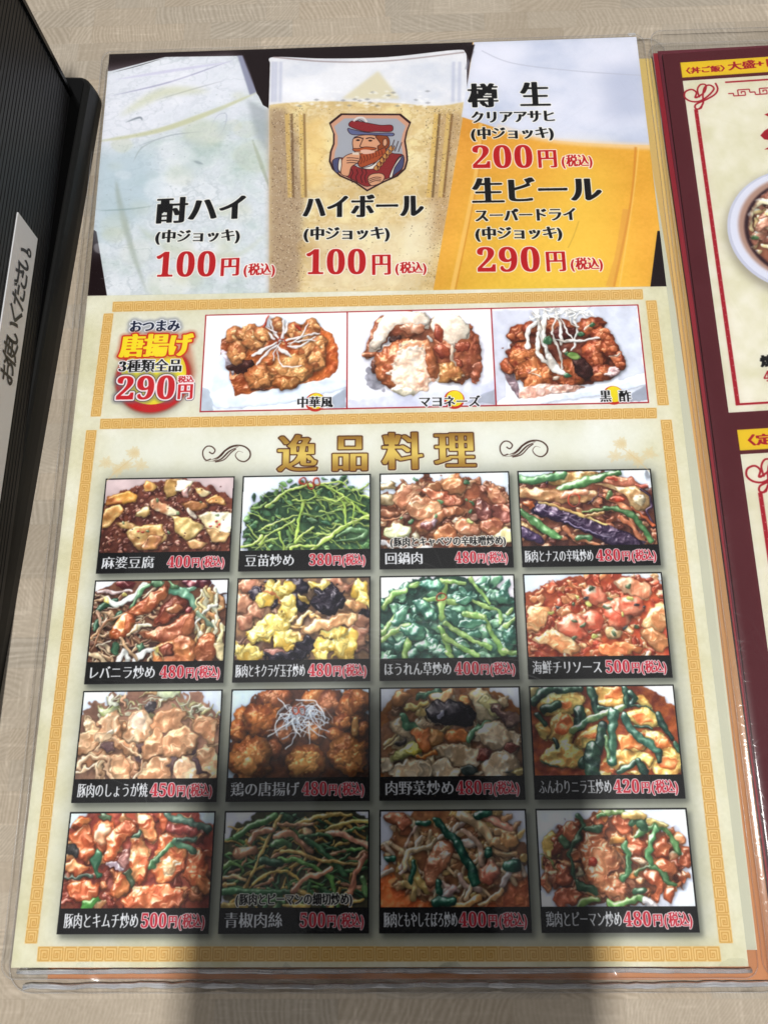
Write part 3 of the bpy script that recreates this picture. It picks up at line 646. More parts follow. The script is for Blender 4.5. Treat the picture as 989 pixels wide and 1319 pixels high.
def fried_chicken():
    F = Food(PW, PH, [(70, 45), (940, 38), (938, 603), (40, 606)], (200, 210, 222), 20); r = F.r
    F.b(520, 400, 500, 360, 0, (120, 64, 36), (84, 44, 30), wob=.1, hh=2, gloss=.1)
    for x, y, rx, ry in ((330, 110, 120, 80), (590, 90, 90, 60), (150, 230, 90, 80), (100, 300, 60, 70), (250, 230, 120, 110), (690, 140, 90, 90), (830, 170, 100, 130), (880, 110, 70, 80), (760, 250, 70, 60), (900, 300, 40, 60), (400, 330, 90, 80), (600, 310, 80, 70), (720, 330, 60, 40), (330, 420, 60, 60)):
        nugget(F, x, y, rx, ry, r(-20, 20), *(((190, 104, 44), (140, 66, 30)) if r(0, 1) > .4 else ((160, 84, 44), (110, 54, 34))))
    nugget(F, 180, 480, 145, 135, 0, (198, 122, 58), n=14); nugget(F, 540, 510, 135, 115, 0, (206, 134, 62), n=14); nugget(F, 810, 465, 135, 125, 0, (190, 112, 46), n=14)
    F.s([(850, 240), (850, 330)], 44, (206, 140, 70), wob=.3)
    W_ = (232, 236, 246)
    for _ in range(46):
        t = r(0, 6.28); x, y = 510 + 60 * math.cos(t) * r(.2, 1.4), 190 + 55 * math.sin(t) * r(.2, 1.2); k = r(-60, 60)
        F.s([(x, y), (x + r(-110, 110), y + r(-60, 60)), (x + r(-150, 150), min(y + r(20, 150), 400))], r(6, 10), W_, (206, 212, 230), gloss=.2, shadow=.22)
    for pts in ([(360, 90), (420, 180)], [(290, 345), (370, 290), (460, 230)], [(410, 420), (470, 350), (480, 250)], [(560, 390), (550, 280)], [(690, 320), (600, 270), (560, 200)], [(380, 200), (340, 270), (350, 330)], [(470, 100), (600, 120), (660, 230)], [(500, 340), (460, 280), (440, 200)]):
        F.s(pts, 11, W_, (210, 216, 232), gloss=.2)
    for x in (468, 512):
        F.s([(x + 20 * math.cos(t), 172 + 28 * math.sin(t)) for t in np.linspace(0, 6.28, 12)], 12, (196, 70, 40), gloss=.4)
    return F.done(1.08)


def meat_vegetable():
    F = Food(PW, PH, [(42, 48), (922, 45), (948, 612), (42, 612)], (206, 208, 216), 21); r = F.r
    F.b(490, 420, 520, 420, 0, (196, 120, 48), (176, 92, 36), wob=.03, hh=3, gloss=.2); F.b(490, 450, 470, 400, 0, (150, 96, 56), (120, 74, 46), wob=.08, hh=2)
    cond = lambda x, y: (x - 500) ** 2 / 470 ** 2 + (y - 400) ** 2 / 360 ** 2 < 1
    meat_pile(F, 90, (50, 940), (60, 610), [(206, 176, 130), (184, 150, 108), (222, 196, 154), (160, 118, 84)], (28, 56), (18, 36), cond=cond, gloss=.4)
    for pts, w, c in (([(280, 90), (340, 90), (420, 60)], 44, (60, 110, 78)), ([(190, 175), (250, 165), (330, 145)], 34, (222, 186, 96)), ([(60, 400), (140, 350)], 22, (206, 176, 110)), ([(50, 430), (160, 370)], 16, (210, 186, 130)), ([(420, 340), (500, 290)], 30, (196, 160, 90)), ([(170, 240), (220, 280), (290, 310)], 50, (86, 138, 100)), ([(160, 120), (160, 190)], 16, (100, 60, 44))):
        F.s(pts, w, c, gloss=.4)
    F.b(295, 205, 44, 32, 0, (222, 190, 116)); F.b(170, 100, 50, 60, 60, (180, 116, 60)); F.p([(360, 110), (400, 70), (530, 60), (500, 110), (400, 170)], (232, 176, 116), (214, 140, 80)); F.p([(550, 80), (620, 90), (620, 170), (560, 140)], (226, 140, 66))
    F.p([(620, 60), (730, 70), (790, 240), (690, 260), (650, 180)], (226, 206, 166), (196, 172, 124)); F.p([(670, 120), (720, 90), (790, 150), (780, 250), (700, 170)], (222, 210, 140)); F.p([(740, 160), (820, 180), (925, 240), (910, 300), (830, 290)], (92, 60, 58), (150, 116, 96), gloss=.5)
    F.b(500, 210, 165, 85, 8, (34, 26, 34), (22, 18, 24), wob=.14, gloss=.6, rough=2); F.b(420, 220, 20, 34, 10, (190, 186, 206), shadow=0, wob=.5, hh=2, edge=0)
    F.p([(110, 260), (190, 220), (250, 310), (250, 370), (190, 380), (110, 320)], (216, 190, 150), (180, 150, 110)); F.s([(180, 235), (220, 290), (270, 310)], 50, (70, 126, 86), gloss=.5)
    F.p([(250, 322), (350, 305), (378, 440), (300, 445)], (222, 128, 62), (204, 104, 48), hh=5, rough=1.5); F.p([(352, 305), (410, 330), (445, 375), (385, 440), (375, 430)], (206, 140, 70)); F.p([(435, 365), (490, 325), (590, 325), (590, 385), (470, 388)], (224, 130, 54), (206, 112, 46), rough=1.5)
    F.s([(605, 375), (660, 310), (725, 275)], 48, (66, 116, 76), (96, 150, 104), gloss=.5)
    W_, W2 = (228, 206, 172), (196, 164, 124)
    for q in ([(660, 340), (740, 260), (850, 310), (890, 380), (780, 450), (700, 420)], [(380, 440), (500, 395), (640, 430), (705, 465), (660, 545), (560, 550), (450, 500)], [(680, 545), (750, 480), (850, 440), (920, 500), (920, 590), (820, 612), (720, 612)], [(870, 330), (930, 350), (930, 430), (880, 420)],
              [(90, 606), (180, 520), (340, 500), (370, 560), (350, 612)], [(40, 500), (100, 510), (130, 560), (60, 590)], [(370, 520), (450, 500), (530, 560), (520, 612), (380, 612)], [(640, 600), (640, 560), (700, 580)]):
        F.p(q, W_, W2, hh=8, rough=3.4, gloss=.4, wob=3)
    F.s([(290, 600), (300, 520), (350, 540), (350, 600)], 22, (220, 196, 160)); F.p([(100, 520), (140, 470), (230, 400), (300, 450), (240, 480), (150, 520)], (206, 200, 120), (160, 160, 90)); F.b(260, 440, 44, 26, -20, (214, 196, 70), wob=.4); F.s([(270, 480), (340, 475), (390, 465)], 22, (224, 124, 50))
    F.b(700, 480, 50, 36, -30, (120, 50, 38), gloss=.4); F.b(875, 430, 44, 34, 0, (126, 54, 40)); F.b(590, 570, 60, 26, 0, (50, 62, 56)); F.b(870, 590, 40, 12, 0, (60, 60, 50)); F.p([(870, 600), (940, 560), (945, 610)], (210, 180, 100)); F.b(160, 400, 40, 20, -20, (60, 50, 44))
    return F.done(1.05, warp=5.5)


def chive_egg():
    F = Food(PW, PH, [(28, 42), (882, 40), (938, 580), (55, 583)], (216, 218, 224), 22); r = F.r
    F.b(430, 400, 560, 420, 0, (176, 84, 34), (130, 52, 28), wob=.04, hh=3, gloss=.3); F.b(30, 60, 60, 50, 0, (190, 170, 110), wob=.3)
    E1, E2 = (238, 206, 108), (222, 160, 76)
    for q in ([(70, 150), (150, 70), (300, 70), (360, 120), (300, 200), (180, 220), (110, 210)], [(140, 350), (170, 210), (280, 220), (300, 340), (260, 420), (190, 400)], [(50, 280), (110, 260), (150, 320), (120, 380)], [(80, 500), (130, 410), (260, 390), (350, 430), (330, 540), (200, 530)],
              [(290, 400), (350, 320), (460, 270), (450, 370), (350, 420)], [(380, 60), (450, 45), (600, 60), (580, 160), (450, 150)], [(640, 120), (700, 90), (770, 180), (720, 170)], [(610, 210), (720, 170), (780, 220), (800, 290), (660, 280)],
              [(700, 330), (800, 320), (860, 380), (920, 470), (930, 570), (780, 575), (770, 500), (830, 480)], [(430, 570), (470, 500), (560, 420), (700, 440), (770, 480), (750, 560), (700, 500), (560, 540), (500, 583)], [(350, 180), (400, 190), (380, 250)], [(550, 350), (680, 350), (720, 430), (600, 430)], [(600, 560), (680, 550), (690, 583)]):
        F.p(q, E1, E2, hh=9, rough=4, gloss=.5, wob=3, bev=5, amb=.5)
    for x, y, rx, ry in ((240, 150, 60, 26), (230, 280, 60, 50), (540, 90, 60, 40), (700, 240, 60, 30), (820, 390, 46, 40), (850, 520, 60, 40), (640, 380, 80, 40), (490, 540, 50, 30), (400, 350, 40, 20)):
        F.b(x, y, rx, ry, r(-20, 20), (226, 130, 60), (206, 96, 40), wob=.5, gloss=.7, shadow=.05, edge=.1, hh=3)
    D, D2 = (44, 76, 52), (28, 50, 40)
    for pts, w in (([(50, 130), (100, 80), (150, 50)], 60), ([(110, 180), (190, 150)], 56), ([(180, 55), (330, 60)], 40), ([(390, 60), (410, 130), (440, 210)], 58), ([(320, 190), (320, 290)], 70), ([(600, 60), (615, 150)], 46), ([(630, 80), (660, 110), (640, 150)], 40), ([(640, 155), (740, 170), (770, 200)], 12), ([(790, 220), (830, 290), (880, 360)], 44), ([(460, 280), (450, 400), (380, 470), (340, 520)], 60), ([(400, 430), (400, 570)], 100), ([(660, 290), (760, 300)], 18), ([(560, 560), (650, 510), (680, 510)], 34), ([(680, 500), (720, 580)], 46), ([(800, 430), (800, 500)], 36), ([(70, 210), (110, 270)], 40), ([(90, 500), (200, 530)], 14), ([(180, 370), (190, 410)], 30), ([(440, 170), (520, 180)], 30), ([(900, 390), (915, 440)], 24)):
        F.s(pts, w, D, D2, gloss=.75, wob=.25)
    for pts, w, c in (([(290, 310), (400, 240), (590, 165)], 46, (112, 136, 78)), ([(525, 200), (520, 350), (520, 500)], 60, (76, 122, 88)), ([(590, 230), (660, 340), (790, 430)], 50, (62, 104, 82)), ([(480, 350), (500, 480)], 26, (120, 150, 90))):
        F.s(pts, w, c, (50, 92, 66), gloss=.9)
    return F.done(1.1)


def kimchi_pork():
    F = Food(PW, PH, [(115, 42), (975, 42), (942, 618), (52, 620)], (206, 214, 224), 23); r = F.r
    F.b(500, 380, 560, 400, 0, (176, 72, 46), (140, 50, 38), wob=.08, hh=3, gloss=.3)
    cond = lambda x, y: (x - 500) ** 2 / 520 ** 2 + (y - 370) ** 2 / 360 ** 2 < 1
    meat_pile(F, 90, (60, 960), (60, 620), [(214, 110, 60), (190, 80, 46), (232, 146, 84), (150, 54, 36)], (26, 56), (16, 34), cond=cond, gloss=.65)
    O, O2 = (230, 132, 70), (196, 84, 44)
    for q in ([(110, 190), (180, 110), (250, 160), (250, 280), (220, 340), (170, 300)], [(250, 130), (340, 90), (380, 130), (320, 250), (260, 300)], [(300, 330), (340, 180), (450, 90), (510, 110), (480, 190), (390, 260), (380, 330), (320, 350)],
              [(460, 400), (470, 220), (530, 190), (580, 290), (580, 400), (530, 480)], [(500, 50), (600, 60), (640, 180), (600, 230), (540, 180), (520, 120)], [(600, 410), (650, 180), (750, 180), (815, 320), (770, 430), (680, 480)], [(780, 440), (850, 300), (900, 260), (945, 400), (900, 480)],
              [(350, 560), (370, 470), (420, 380), (480, 480), (450, 540)], [(450, 545), (560, 470), (700, 490), (785, 520), (770, 610), (450, 615)], [(80, 350), (150, 330), (230, 370), (160, 420), (80, 400)], [(80, 500), (150, 450), (270, 480), (260, 560), (150, 590)], [(820, 430), (940, 430), (945, 540), (860, 500)], [(640, 50), (690, 60), (680, 160), (650, 150)], [(110, 120), (180, 60), (230, 80), (180, 130)]):
        F.p(q, [O, (238, 156, 94), (222, 116, 66)][int(r(0, 3))], O2, hh=11, rough=3.2, gloss=.7, wob=3, bev=5, amb=.5)
    F.b(300, 170, 40, 70, 20, (232, 190, 150), (222, 140, 90), gloss=.6); F.b(700, 370, 50, 50, -20, (244, 206, 160), (236, 160, 96), gloss=.9, shadow=0, edge=0); F.b(430, 310, 38, 50, 10, (180, 120, 110), (120, 60, 50), gloss=1); F.b(370, 365, 50, 20, 0, (200, 170, 180), gloss=.9, wob=.6)
    for pts, w, c in (([(265, 290), (262, 350), (275, 420)], 46, (62, 112, 74)), ([(590, 380), (650, 300), (715, 235)], 36, (84, 130, 78)), ([(740, 210), (800, 250), (850, 280)], 40, (84, 126, 90)), ([(760, 200), (860, 200)], 40, (60, 84, 66)), ([(700, 60), (820, 100), (930, 150)], 46, (84, 110, 90)), ([(490, 190), (520, 160)], 30, (62, 90, 66)), ([(450, 400), (490, 480)], 34, (66, 74, 50)), ([(190, 600), (260, 580)], 44, (90, 156, 66)), ([(300, 60), (340, 70)], 40, (90, 110, 76)), ([(90, 250), (150, 290)], 50, (64, 56, 52)), ([(80, 425), (230, 420)], 22, (60, 74, 60)), ([(700, 130), (860, 150)], 50, (160, 60, 50))):
        F.s(pts, w, c, gloss=.6)
    return F.done(1.05, warp=5.5)


def green_pepper_pork():
    F = Food(PW, PH, [(68, 42), (942, 40), (942, 618), (42, 620)], (206, 208, 218), 24); r = F.r
    F.b(560, 380, 560, 380, 0, (80, 76, 48), (60, 66, 44), wob=.06, hh=2, gloss=.1)
    cond = lambda x, y: (x - 560) ** 2 / 550 ** 2 + (y - 360) ** 2 / 350 ** 2 < 1
    def sl(x, y):
        if cond(x, y):
            a = r(-1.1, .9); l = r(70, 190); k = r(-24, 24); t = int(r(0, 6))
            F.s([(x - l / 2 * math.cos(a), y - l / 2 * math.sin(a)), (x + k, y + k), (x + l / 2 * math.cos(a), y + l / 2 * math.sin(a))], r(12, 24), [(60, 106, 58), (44, 84, 52), (206, 166, 78), (190, 144, 66), (190, 130, 90), (90, 140, 66)][t], gloss=.45, wob=.15)
    F.fill(210, (60, 940), (60, 600), sl)
    Gn, Y, M = (72, 122, 62), (214, 176, 84), (206, 144, 104)
    for pts, w, c in (([(130, 190), (220, 130), (370, 65)], 60, Gn), ([(410, 60), (460, 90)], 60, (50, 92, 54)), ([(480, 130), (640, 65), (830, 60)], 40, Y), ([(690, 150), (820, 110), (940, 95)], 34, (226, 196, 96)), ([(700, 200), (860, 150), (940, 130)], 26, Gn),
                      ([(400, 65), (320, 210), (228, 430)], 34, (206, 172, 92)), ([(215, 215), (260, 170), (350, 140)], 48, M), ([(370, 190), (460, 170), (540, 240), (600, 280)], 46, M), ([(390, 110), (480, 125), (600, 110)], 34, (206, 150, 104)), ([(690, 180), (800, 185), (860, 220), (940, 250)], 48, (214, 146, 112)),
                      ([(530, 190), (650, 180), (720, 210)], 36, (70, 118, 70)), ([(570, 210), (680, 290), (740, 350), (800, 430)], 42, (62, 106, 66)), ([(350, 240), (400, 215), (460, 250)], 54, (74, 118, 66)), ([(410, 280), (530, 290), (640, 330), (880, 360)], 32, (200, 160, 84)), ([(400, 325), (520, 340), (620, 380), (720, 460), (760, 610)], 44, (96, 150, 70)),
                      ([(290, 340), (400, 350)], 60, (44, 82, 54)), ([(400, 400), (450, 430), (460, 500)], 24, (70, 112, 66)), ([(240, 480), (320, 420), (430, 400), (520, 450)], 28, (214, 176, 80)), ([(60, 370), (120, 350), (180, 400)], 40, (104, 152, 70)), ([(50, 440), (120, 430), (190, 450)], 30, (222, 180, 120)), ([(60, 480), (130, 480)], 34, (210, 160, 90)),
                      ([(60, 520), (200, 520), (460, 530)], 56, (58, 104, 62)), ([(480, 530), (560, 440), (640, 420), (710, 380)], 44, (214, 142, 104)), ([(840, 530), (860, 420), (930, 310)], 52, (210, 134, 98)), ([(910, 450), (930, 540)], 50, (100, 146, 80)), ([(60, 605), (200, 600)], 40, (220, 186, 90)), ([(160, 585), (420, 580)], 40, Gn), ([(420, 600), (580, 610)], 30, Y), ([(140, 290), (230, 270)], 90, (206, 146, 104))):
        F.s(pts, w * .74, c, gloss=.55, wob=.2 if c[0] > c[1] * 1.25 else .06, rough=2 if c[0] > c[1] * 1.25 else .8)
    F.p([(545, 150), (575, 135), (600, 165), (560, 185)], (236, 190, 140))
    return F.done(1.08)


def bean_sprout_mince():
    F = Food(PW, PH, [(42, 42), (918, 40), (944, 618), (42, 618)], (206, 206, 216), 25); r = F.r
    F.p([(42, 618), (60, 400), (200, 330), (800, 330), (925, 420), (944, 618)], (214, 110, 50), (190, 84, 36), hh=2, gloss=.4, bev=6)
    F.b(490, 300, 430, 290, 0, (176, 116, 70), (146, 90, 56), wob=.12, hh=2, gloss=.1)
    cond = lambda x, y: (x - 490) ** 2 / 440 ** 2 + (y - 300) ** 2 / 310 ** 2 < 1
    meat_pile(F, 170, (60, 920), (40, 600), [(214, 160, 104), (196, 132, 80), (226, 180, 128), (170, 104, 64), (222, 176, 96)], (18, 48), (12, 30), cond=cond, gloss=.5)
    def sp(x, y):
        a = r(.4, 2.6); l = r(70, 150)
        F.s([(x, y), (x + l / 2 * math.cos(a) + r(-24, 24), y + l / 2 * math.sin(a)), (x + l * math.cos(a), y + l * math.sin(a))], r(18, 30), [(226, 196, 166), (214, 174, 130), (230, 190, 140), (226, 180, 160)][int(r(0, 4))], gloss=.6)
    F.fill(46, (70, 880), (60, 520), lambda x, y: sp(x, y) if cond(x, y) else None)
    for pts, w, c in (([(90, 80), (170, 90), (190, 150)], 70, (196, 110, 70)), ([(190, 380), (210, 290), (330, 260), (380, 220)], 34, (226, 190, 140)), ([(240, 340), (260, 440), (320, 510)], 54, (220, 180, 96)), ([(180, 480), (240, 490), (240, 560)], 40, (226, 186, 110)), ([(530, 70), (620, 110), (700, 200), (720, 230)], 60, (232, 190, 140)), ([(660, 60), (740, 110), (830, 150)], 50, (226, 150, 120)), ([(750, 170), (850, 180)], 36, (226, 170, 110)),
                      ([(500, 250), (620, 230)], 46, (232, 200, 176)), ([(540, 160), (640, 250), (660, 360)], 34, (224, 180, 150)), ([(780, 490), (820, 420), (850, 350)], 44, (232, 206, 196)), ([(520, 430), (560, 490), (640, 520)], 34, (222, 180, 160)), ([(560, 560), (600, 480), (610, 400)], 32, (230, 186, 140)), ([(430, 560), (480, 500)], 44, (216, 170, 160)), ([(680, 260), (760, 300), (860, 300)], 34, (224, 170, 110)), ([(640, 600), (740, 560), (780, 520)], 30, (226, 170, 110)), ([(480, 610), (560, 600), (640, 560)], 36, (226, 160, 90))):
        F.s(pts, w, c, gloss=.6)
    F.p([(310, 400), (340, 290), (420, 220), (485, 250), (480, 330), (430, 400), (390, 450), (370, 520), (325, 510)], (206, 132, 92), (176, 100, 66), hh=12, rough=3, gloss=.7); F.b(430, 310, 40, 26, 0, (240, 200, 170), gloss=.9, wob=.5, edge=0, shadow=0)
    F.b(700, 425, 70, 66, 0, (216, 140, 106), (190, 100, 74), gloss=.6, wob=.35); F.b(760, 240, 70, 40, 0, (220, 160, 100), wob=.6); F.b(820, 220, 60, 46, 0, (214, 150, 86), wob=.6); F.b(180, 110, 44, 40, 0, (190, 104, 70))
    D = (30, 86, 62)
    for pts, w in (([(380, 95), (440, 170), (510, 220)], 50), ([(505, 240), (550, 330), (590, 380)], 58), ([(590, 370), (620, 480)], 52), ([(380, 590), (480, 580)], 60), ([(400, 480), (400, 530)], 46), ([(810, 370), (870, 370)], 64), ([(225, 460), (245, 350)], 30), ([(260, 110), (330, 110)], 34), ([(620, 70), (690, 50)], 50), ([(85, 325), (120, 325)], 40), ([(700, 280), (700, 310)], 50)):
        F.s(pts, w, D, (20, 60, 48), gloss=.8)
    return F.done(1.05)


def chicken_pepper():
    F = Food(PW, PH, [(42, 38), (910, 35), (965, 605), (75, 606)], (214, 216, 228), 26); r = F.r
    F.p([(80, 300), (100, 180), (190, 180), (180, 370), (75, 380)], (222, 182, 84), (206, 160, 66), hh=6, rough=1.5)
    cond = lambda x, y: (x - 510) ** 2 / 430 ** 2 + (y - 330) ** 2 / 275 ** 2 < 1
    F.b(510, 340, 400, 250, 0, (150, 80, 50), (112, 62, 42), wob=.2, hh=2, gloss=.1)
    meat_pile(F, 120, (80, 940), (50, 600), [(206, 110, 62), (180, 84, 46), (222, 140, 84), (150, 64, 38), (214, 120, 56)], (26, 52), (20, 38), cond=cond, gloss=.7)
    for q in ([(200, 130), (250, 110), (300, 180), (250, 230), (190, 210)], [(340, 90), (400, 70), (440, 130), (380, 130)], [(480, 90), (560, 50), (600, 110), (580, 180), (520, 180)], [(140, 450), (200, 350), (240, 390), (250, 480), (170, 490)], [(160, 520), (280, 500), (320, 540), (240, 600), (150, 590)], [(65, 440), (120, 400), (130, 490), (90, 525)],
              [(280, 260), (340, 170), (440, 180), (400, 240), (330, 280)], [(650, 420), (720, 390), (790, 470), (760, 580), (720, 570), (730, 490), (680, 460)], [(580, 240), (620, 190), (670, 240), (650, 310), (590, 320)], [(720, 260), (790, 190), (830, 280), (790, 330), (720, 320)], [(720, 350), (830, 340), (860, 420), (780, 440)], [(860, 180), (910, 200), (900, 260), (860, 240)],
              [(870, 300), (930, 270), (935, 380), (880, 360)], [(790, 520), (840, 500), (840, 570), (800, 580)], [(600, 320), (680, 320), (660, 380), (600, 370)]):
        F.p(q, [(206, 112, 66), (222, 144, 92), (190, 92, 52)][int(r(0, 3))], (168, 76, 44), hh=11, rough=4, gloss=.75, wob=3, bev=5)
    F.p([(280, 280), (350, 200), (470, 240), (545, 320), (530, 390), (470, 400), (470, 440), (600, 450), (605, 510), (560, 550), (470, 565), (400, 520), (350, 430), (310, 340)], (210, 134, 86), (184, 98, 58), hh=15, rough=4, gloss=.7, bev=6, wob=3); F.s([(520, 390), (470, 400), (460, 440)], 10, (150, 80, 50), shadow=.1)
    F.b(372, 352, 30, 34, 0, (190, 60, 36), (170, 44, 30), wob=.1, gloss=.4)
    G = (92, 140, 76); D = (56, 92, 60)
    for pts, w, c in (([(290, 60), (310, 150), (250, 240), (240, 320), (270, 450)], 28, D), ([(330, 145), (410, 140)], 34, D), ([(190, 200), (220, 250)], 36, (70, 104, 66)), ([(620, 190), (700, 150), (780, 140), (840, 210), (860, 310)], 34, G), ([(740, 160), (700, 240), (700, 340)], 40, (84, 140, 82)), ([(700, 360), (760, 410), (840, 480)], 34, (76, 124, 70)), ([(560, 240), (580, 320), (555, 430)], 44, (72, 124, 74)), ([(600, 110), (650, 90), (650, 150)], 56, (66, 110, 72)),
                      ([(470, 600), (560, 575), (665, 560)], 40, (110, 160, 80)), ([(280, 600), (390, 560)], 34, (130, 170, 80)), ([(300, 480), (370, 510)], 60, D), ([(620, 410), (700, 370)], 26, (96, 120, 70)), ([(440, 50), (540, 55)], 40, (120, 150, 80)), ([(400, 80), (430, 70)], 30, (90, 140, 80)), ([(60, 310), (130, 320), (150, 380)], 12, (120, 150, 70)), ([(560, 65), (650, 70)], 50, (226, 180, 96)), ([(700, 100), (790, 130)], 40, (226, 196, 110)), ([(480, 220), (540, 215)], 30, (226, 150, 70)), ([(620, 520), (650, 510)], 50, D)):
        F.s(pts, w, c, gloss=.6)
    F.p([(600, 330), (650, 320), (690, 350), (640, 375)], (236, 190, 150), gloss=.8); F.p([(280, 440), (290, 370), (330, 400), (330, 430)], (226, 206, 160)); F.s([(680, 575), (730, 600)], 50, (222, 214, 214))
    return F.done(1.05, warp=5)


SW, SH = 57.0, 41.6


def snack_plate(F, wall, tray, lip):
    F.p(wall[0], wall[1], wall[1], hh=1, gloss=0, rough=.3, bev=6, shadow=0)


def snack_chinese():
    F = Food(SW, SH, [(52, 55), (978, 40), (978, 678), (18, 686)], (228, 235, 248), 31); r = F.r
    F.p([(150, 290), (240, 180), (820, 150), (870, 478), (245, 590)], (206, 104, 44), (170, 72, 30), hh=2, gloss=.5, bev=6, shadow=.1)
    F.p([(150, 292), (200, 300), (240, 420), (215, 440)], (224, 206, 220), hh=1, shadow=0)
    F.p([(60, 500), (160, 300), (250, 588), (880, 480), (975, 470), (975, 550), (600, 640), (140, 672), (80, 630)], (226, 234, 250), (216, 226, 246), hh=3, gloss=.1, rough=.1, grain=.01, rnd=False, tilt=0, fold=0, edge=.05, bev=7, shadow=.12)
    F.p([(780, 678), (975, 545), (975, 678)], (176, 184, 200), hh=1, shadow=0, gloss=0, rough=.1, grain=.01, rnd=False, tilt=0, fold=0, edge=.05); F.p([(20, 520), (70, 540), (110, 680), (20, 684)], (190, 200, 214), hh=1, shadow=0, gloss=0, rough=.1, grain=.01, rnd=False, tilt=0, fold=0, edge=.05)
    F.b(300, 400, 90, 50, 0, (70, 30, 24), gloss=.2, wob=.3)
    for x, y, rx, ry in ((240, 180, 60, 70), (330, 170, 90, 60), (260, 300, 70, 90), (370, 210, 80, 80), (430, 180, 60, 60), (520, 120, 46, 60), (620, 160, 60, 60), (740, 140, 60, 60), (700, 200, 80, 60), (780, 260, 66, 70), (720, 290, 60, 50), (780, 350, 66, 90)):
        nugget(F, x, y, rx, ry, r(-20, 20), (214, 142, 84), (180, 100, 56), n=10)
    nugget(F, 410, 460, 105, 100, 10, (208, 130, 72), (176, 96, 50), n=18); nugget(F, 610, 420, 150, 115, -5, (214, 146, 84), (186, 108, 58), n=24); nugget(F, 580, 510, 90, 50, 0, (206, 136, 74), n=8)
    F.p([(340, 545), (470, 548), (430, 560)], (90, 40, 26))
    Wt = (244, 240, 240)
    for pts, w in (([(470, 70), (500, 170), (540, 230)], 20), ([(560, 90), (555, 200), (520, 240)], 26), ([(520, 180), (440, 130)], 18), ([(360, 330), (440, 280), (520, 240)], 32), ([(385, 385), (450, 310), (520, 260)], 20), ([(490, 360), (510, 290), (540, 240)], 14), ([(530, 270), (560, 300), (610, 335)], 26), ([(525, 290), (545, 390), (590, 405), (680, 395)], 14), ([(560, 230), (660, 205), (790, 185)], 22), ([(580, 270), (670, 270), (760, 210)], 22), ([(590, 250), (700, 230), (770, 240)], 16), ([(600, 260), (680, 190), (715, 120)], 14), ([(460, 170), (500, 220)], 22), ([(590, 110), (570, 180)], 20)):
        F.s(pts, w, Wt, (226, 216, 218), gloss=.3, taper=.35)
    for pts, w in (([(430, 140), (445, 100), (460, 60)], 24), ([(520, 250), (530, 215), (570, 230), (580, 280)], 14), ([(640, 130), (670, 155)], 30)):
        F.s(pts, w, (196, 62, 40), taper=.4)
    return F.done(1.0)


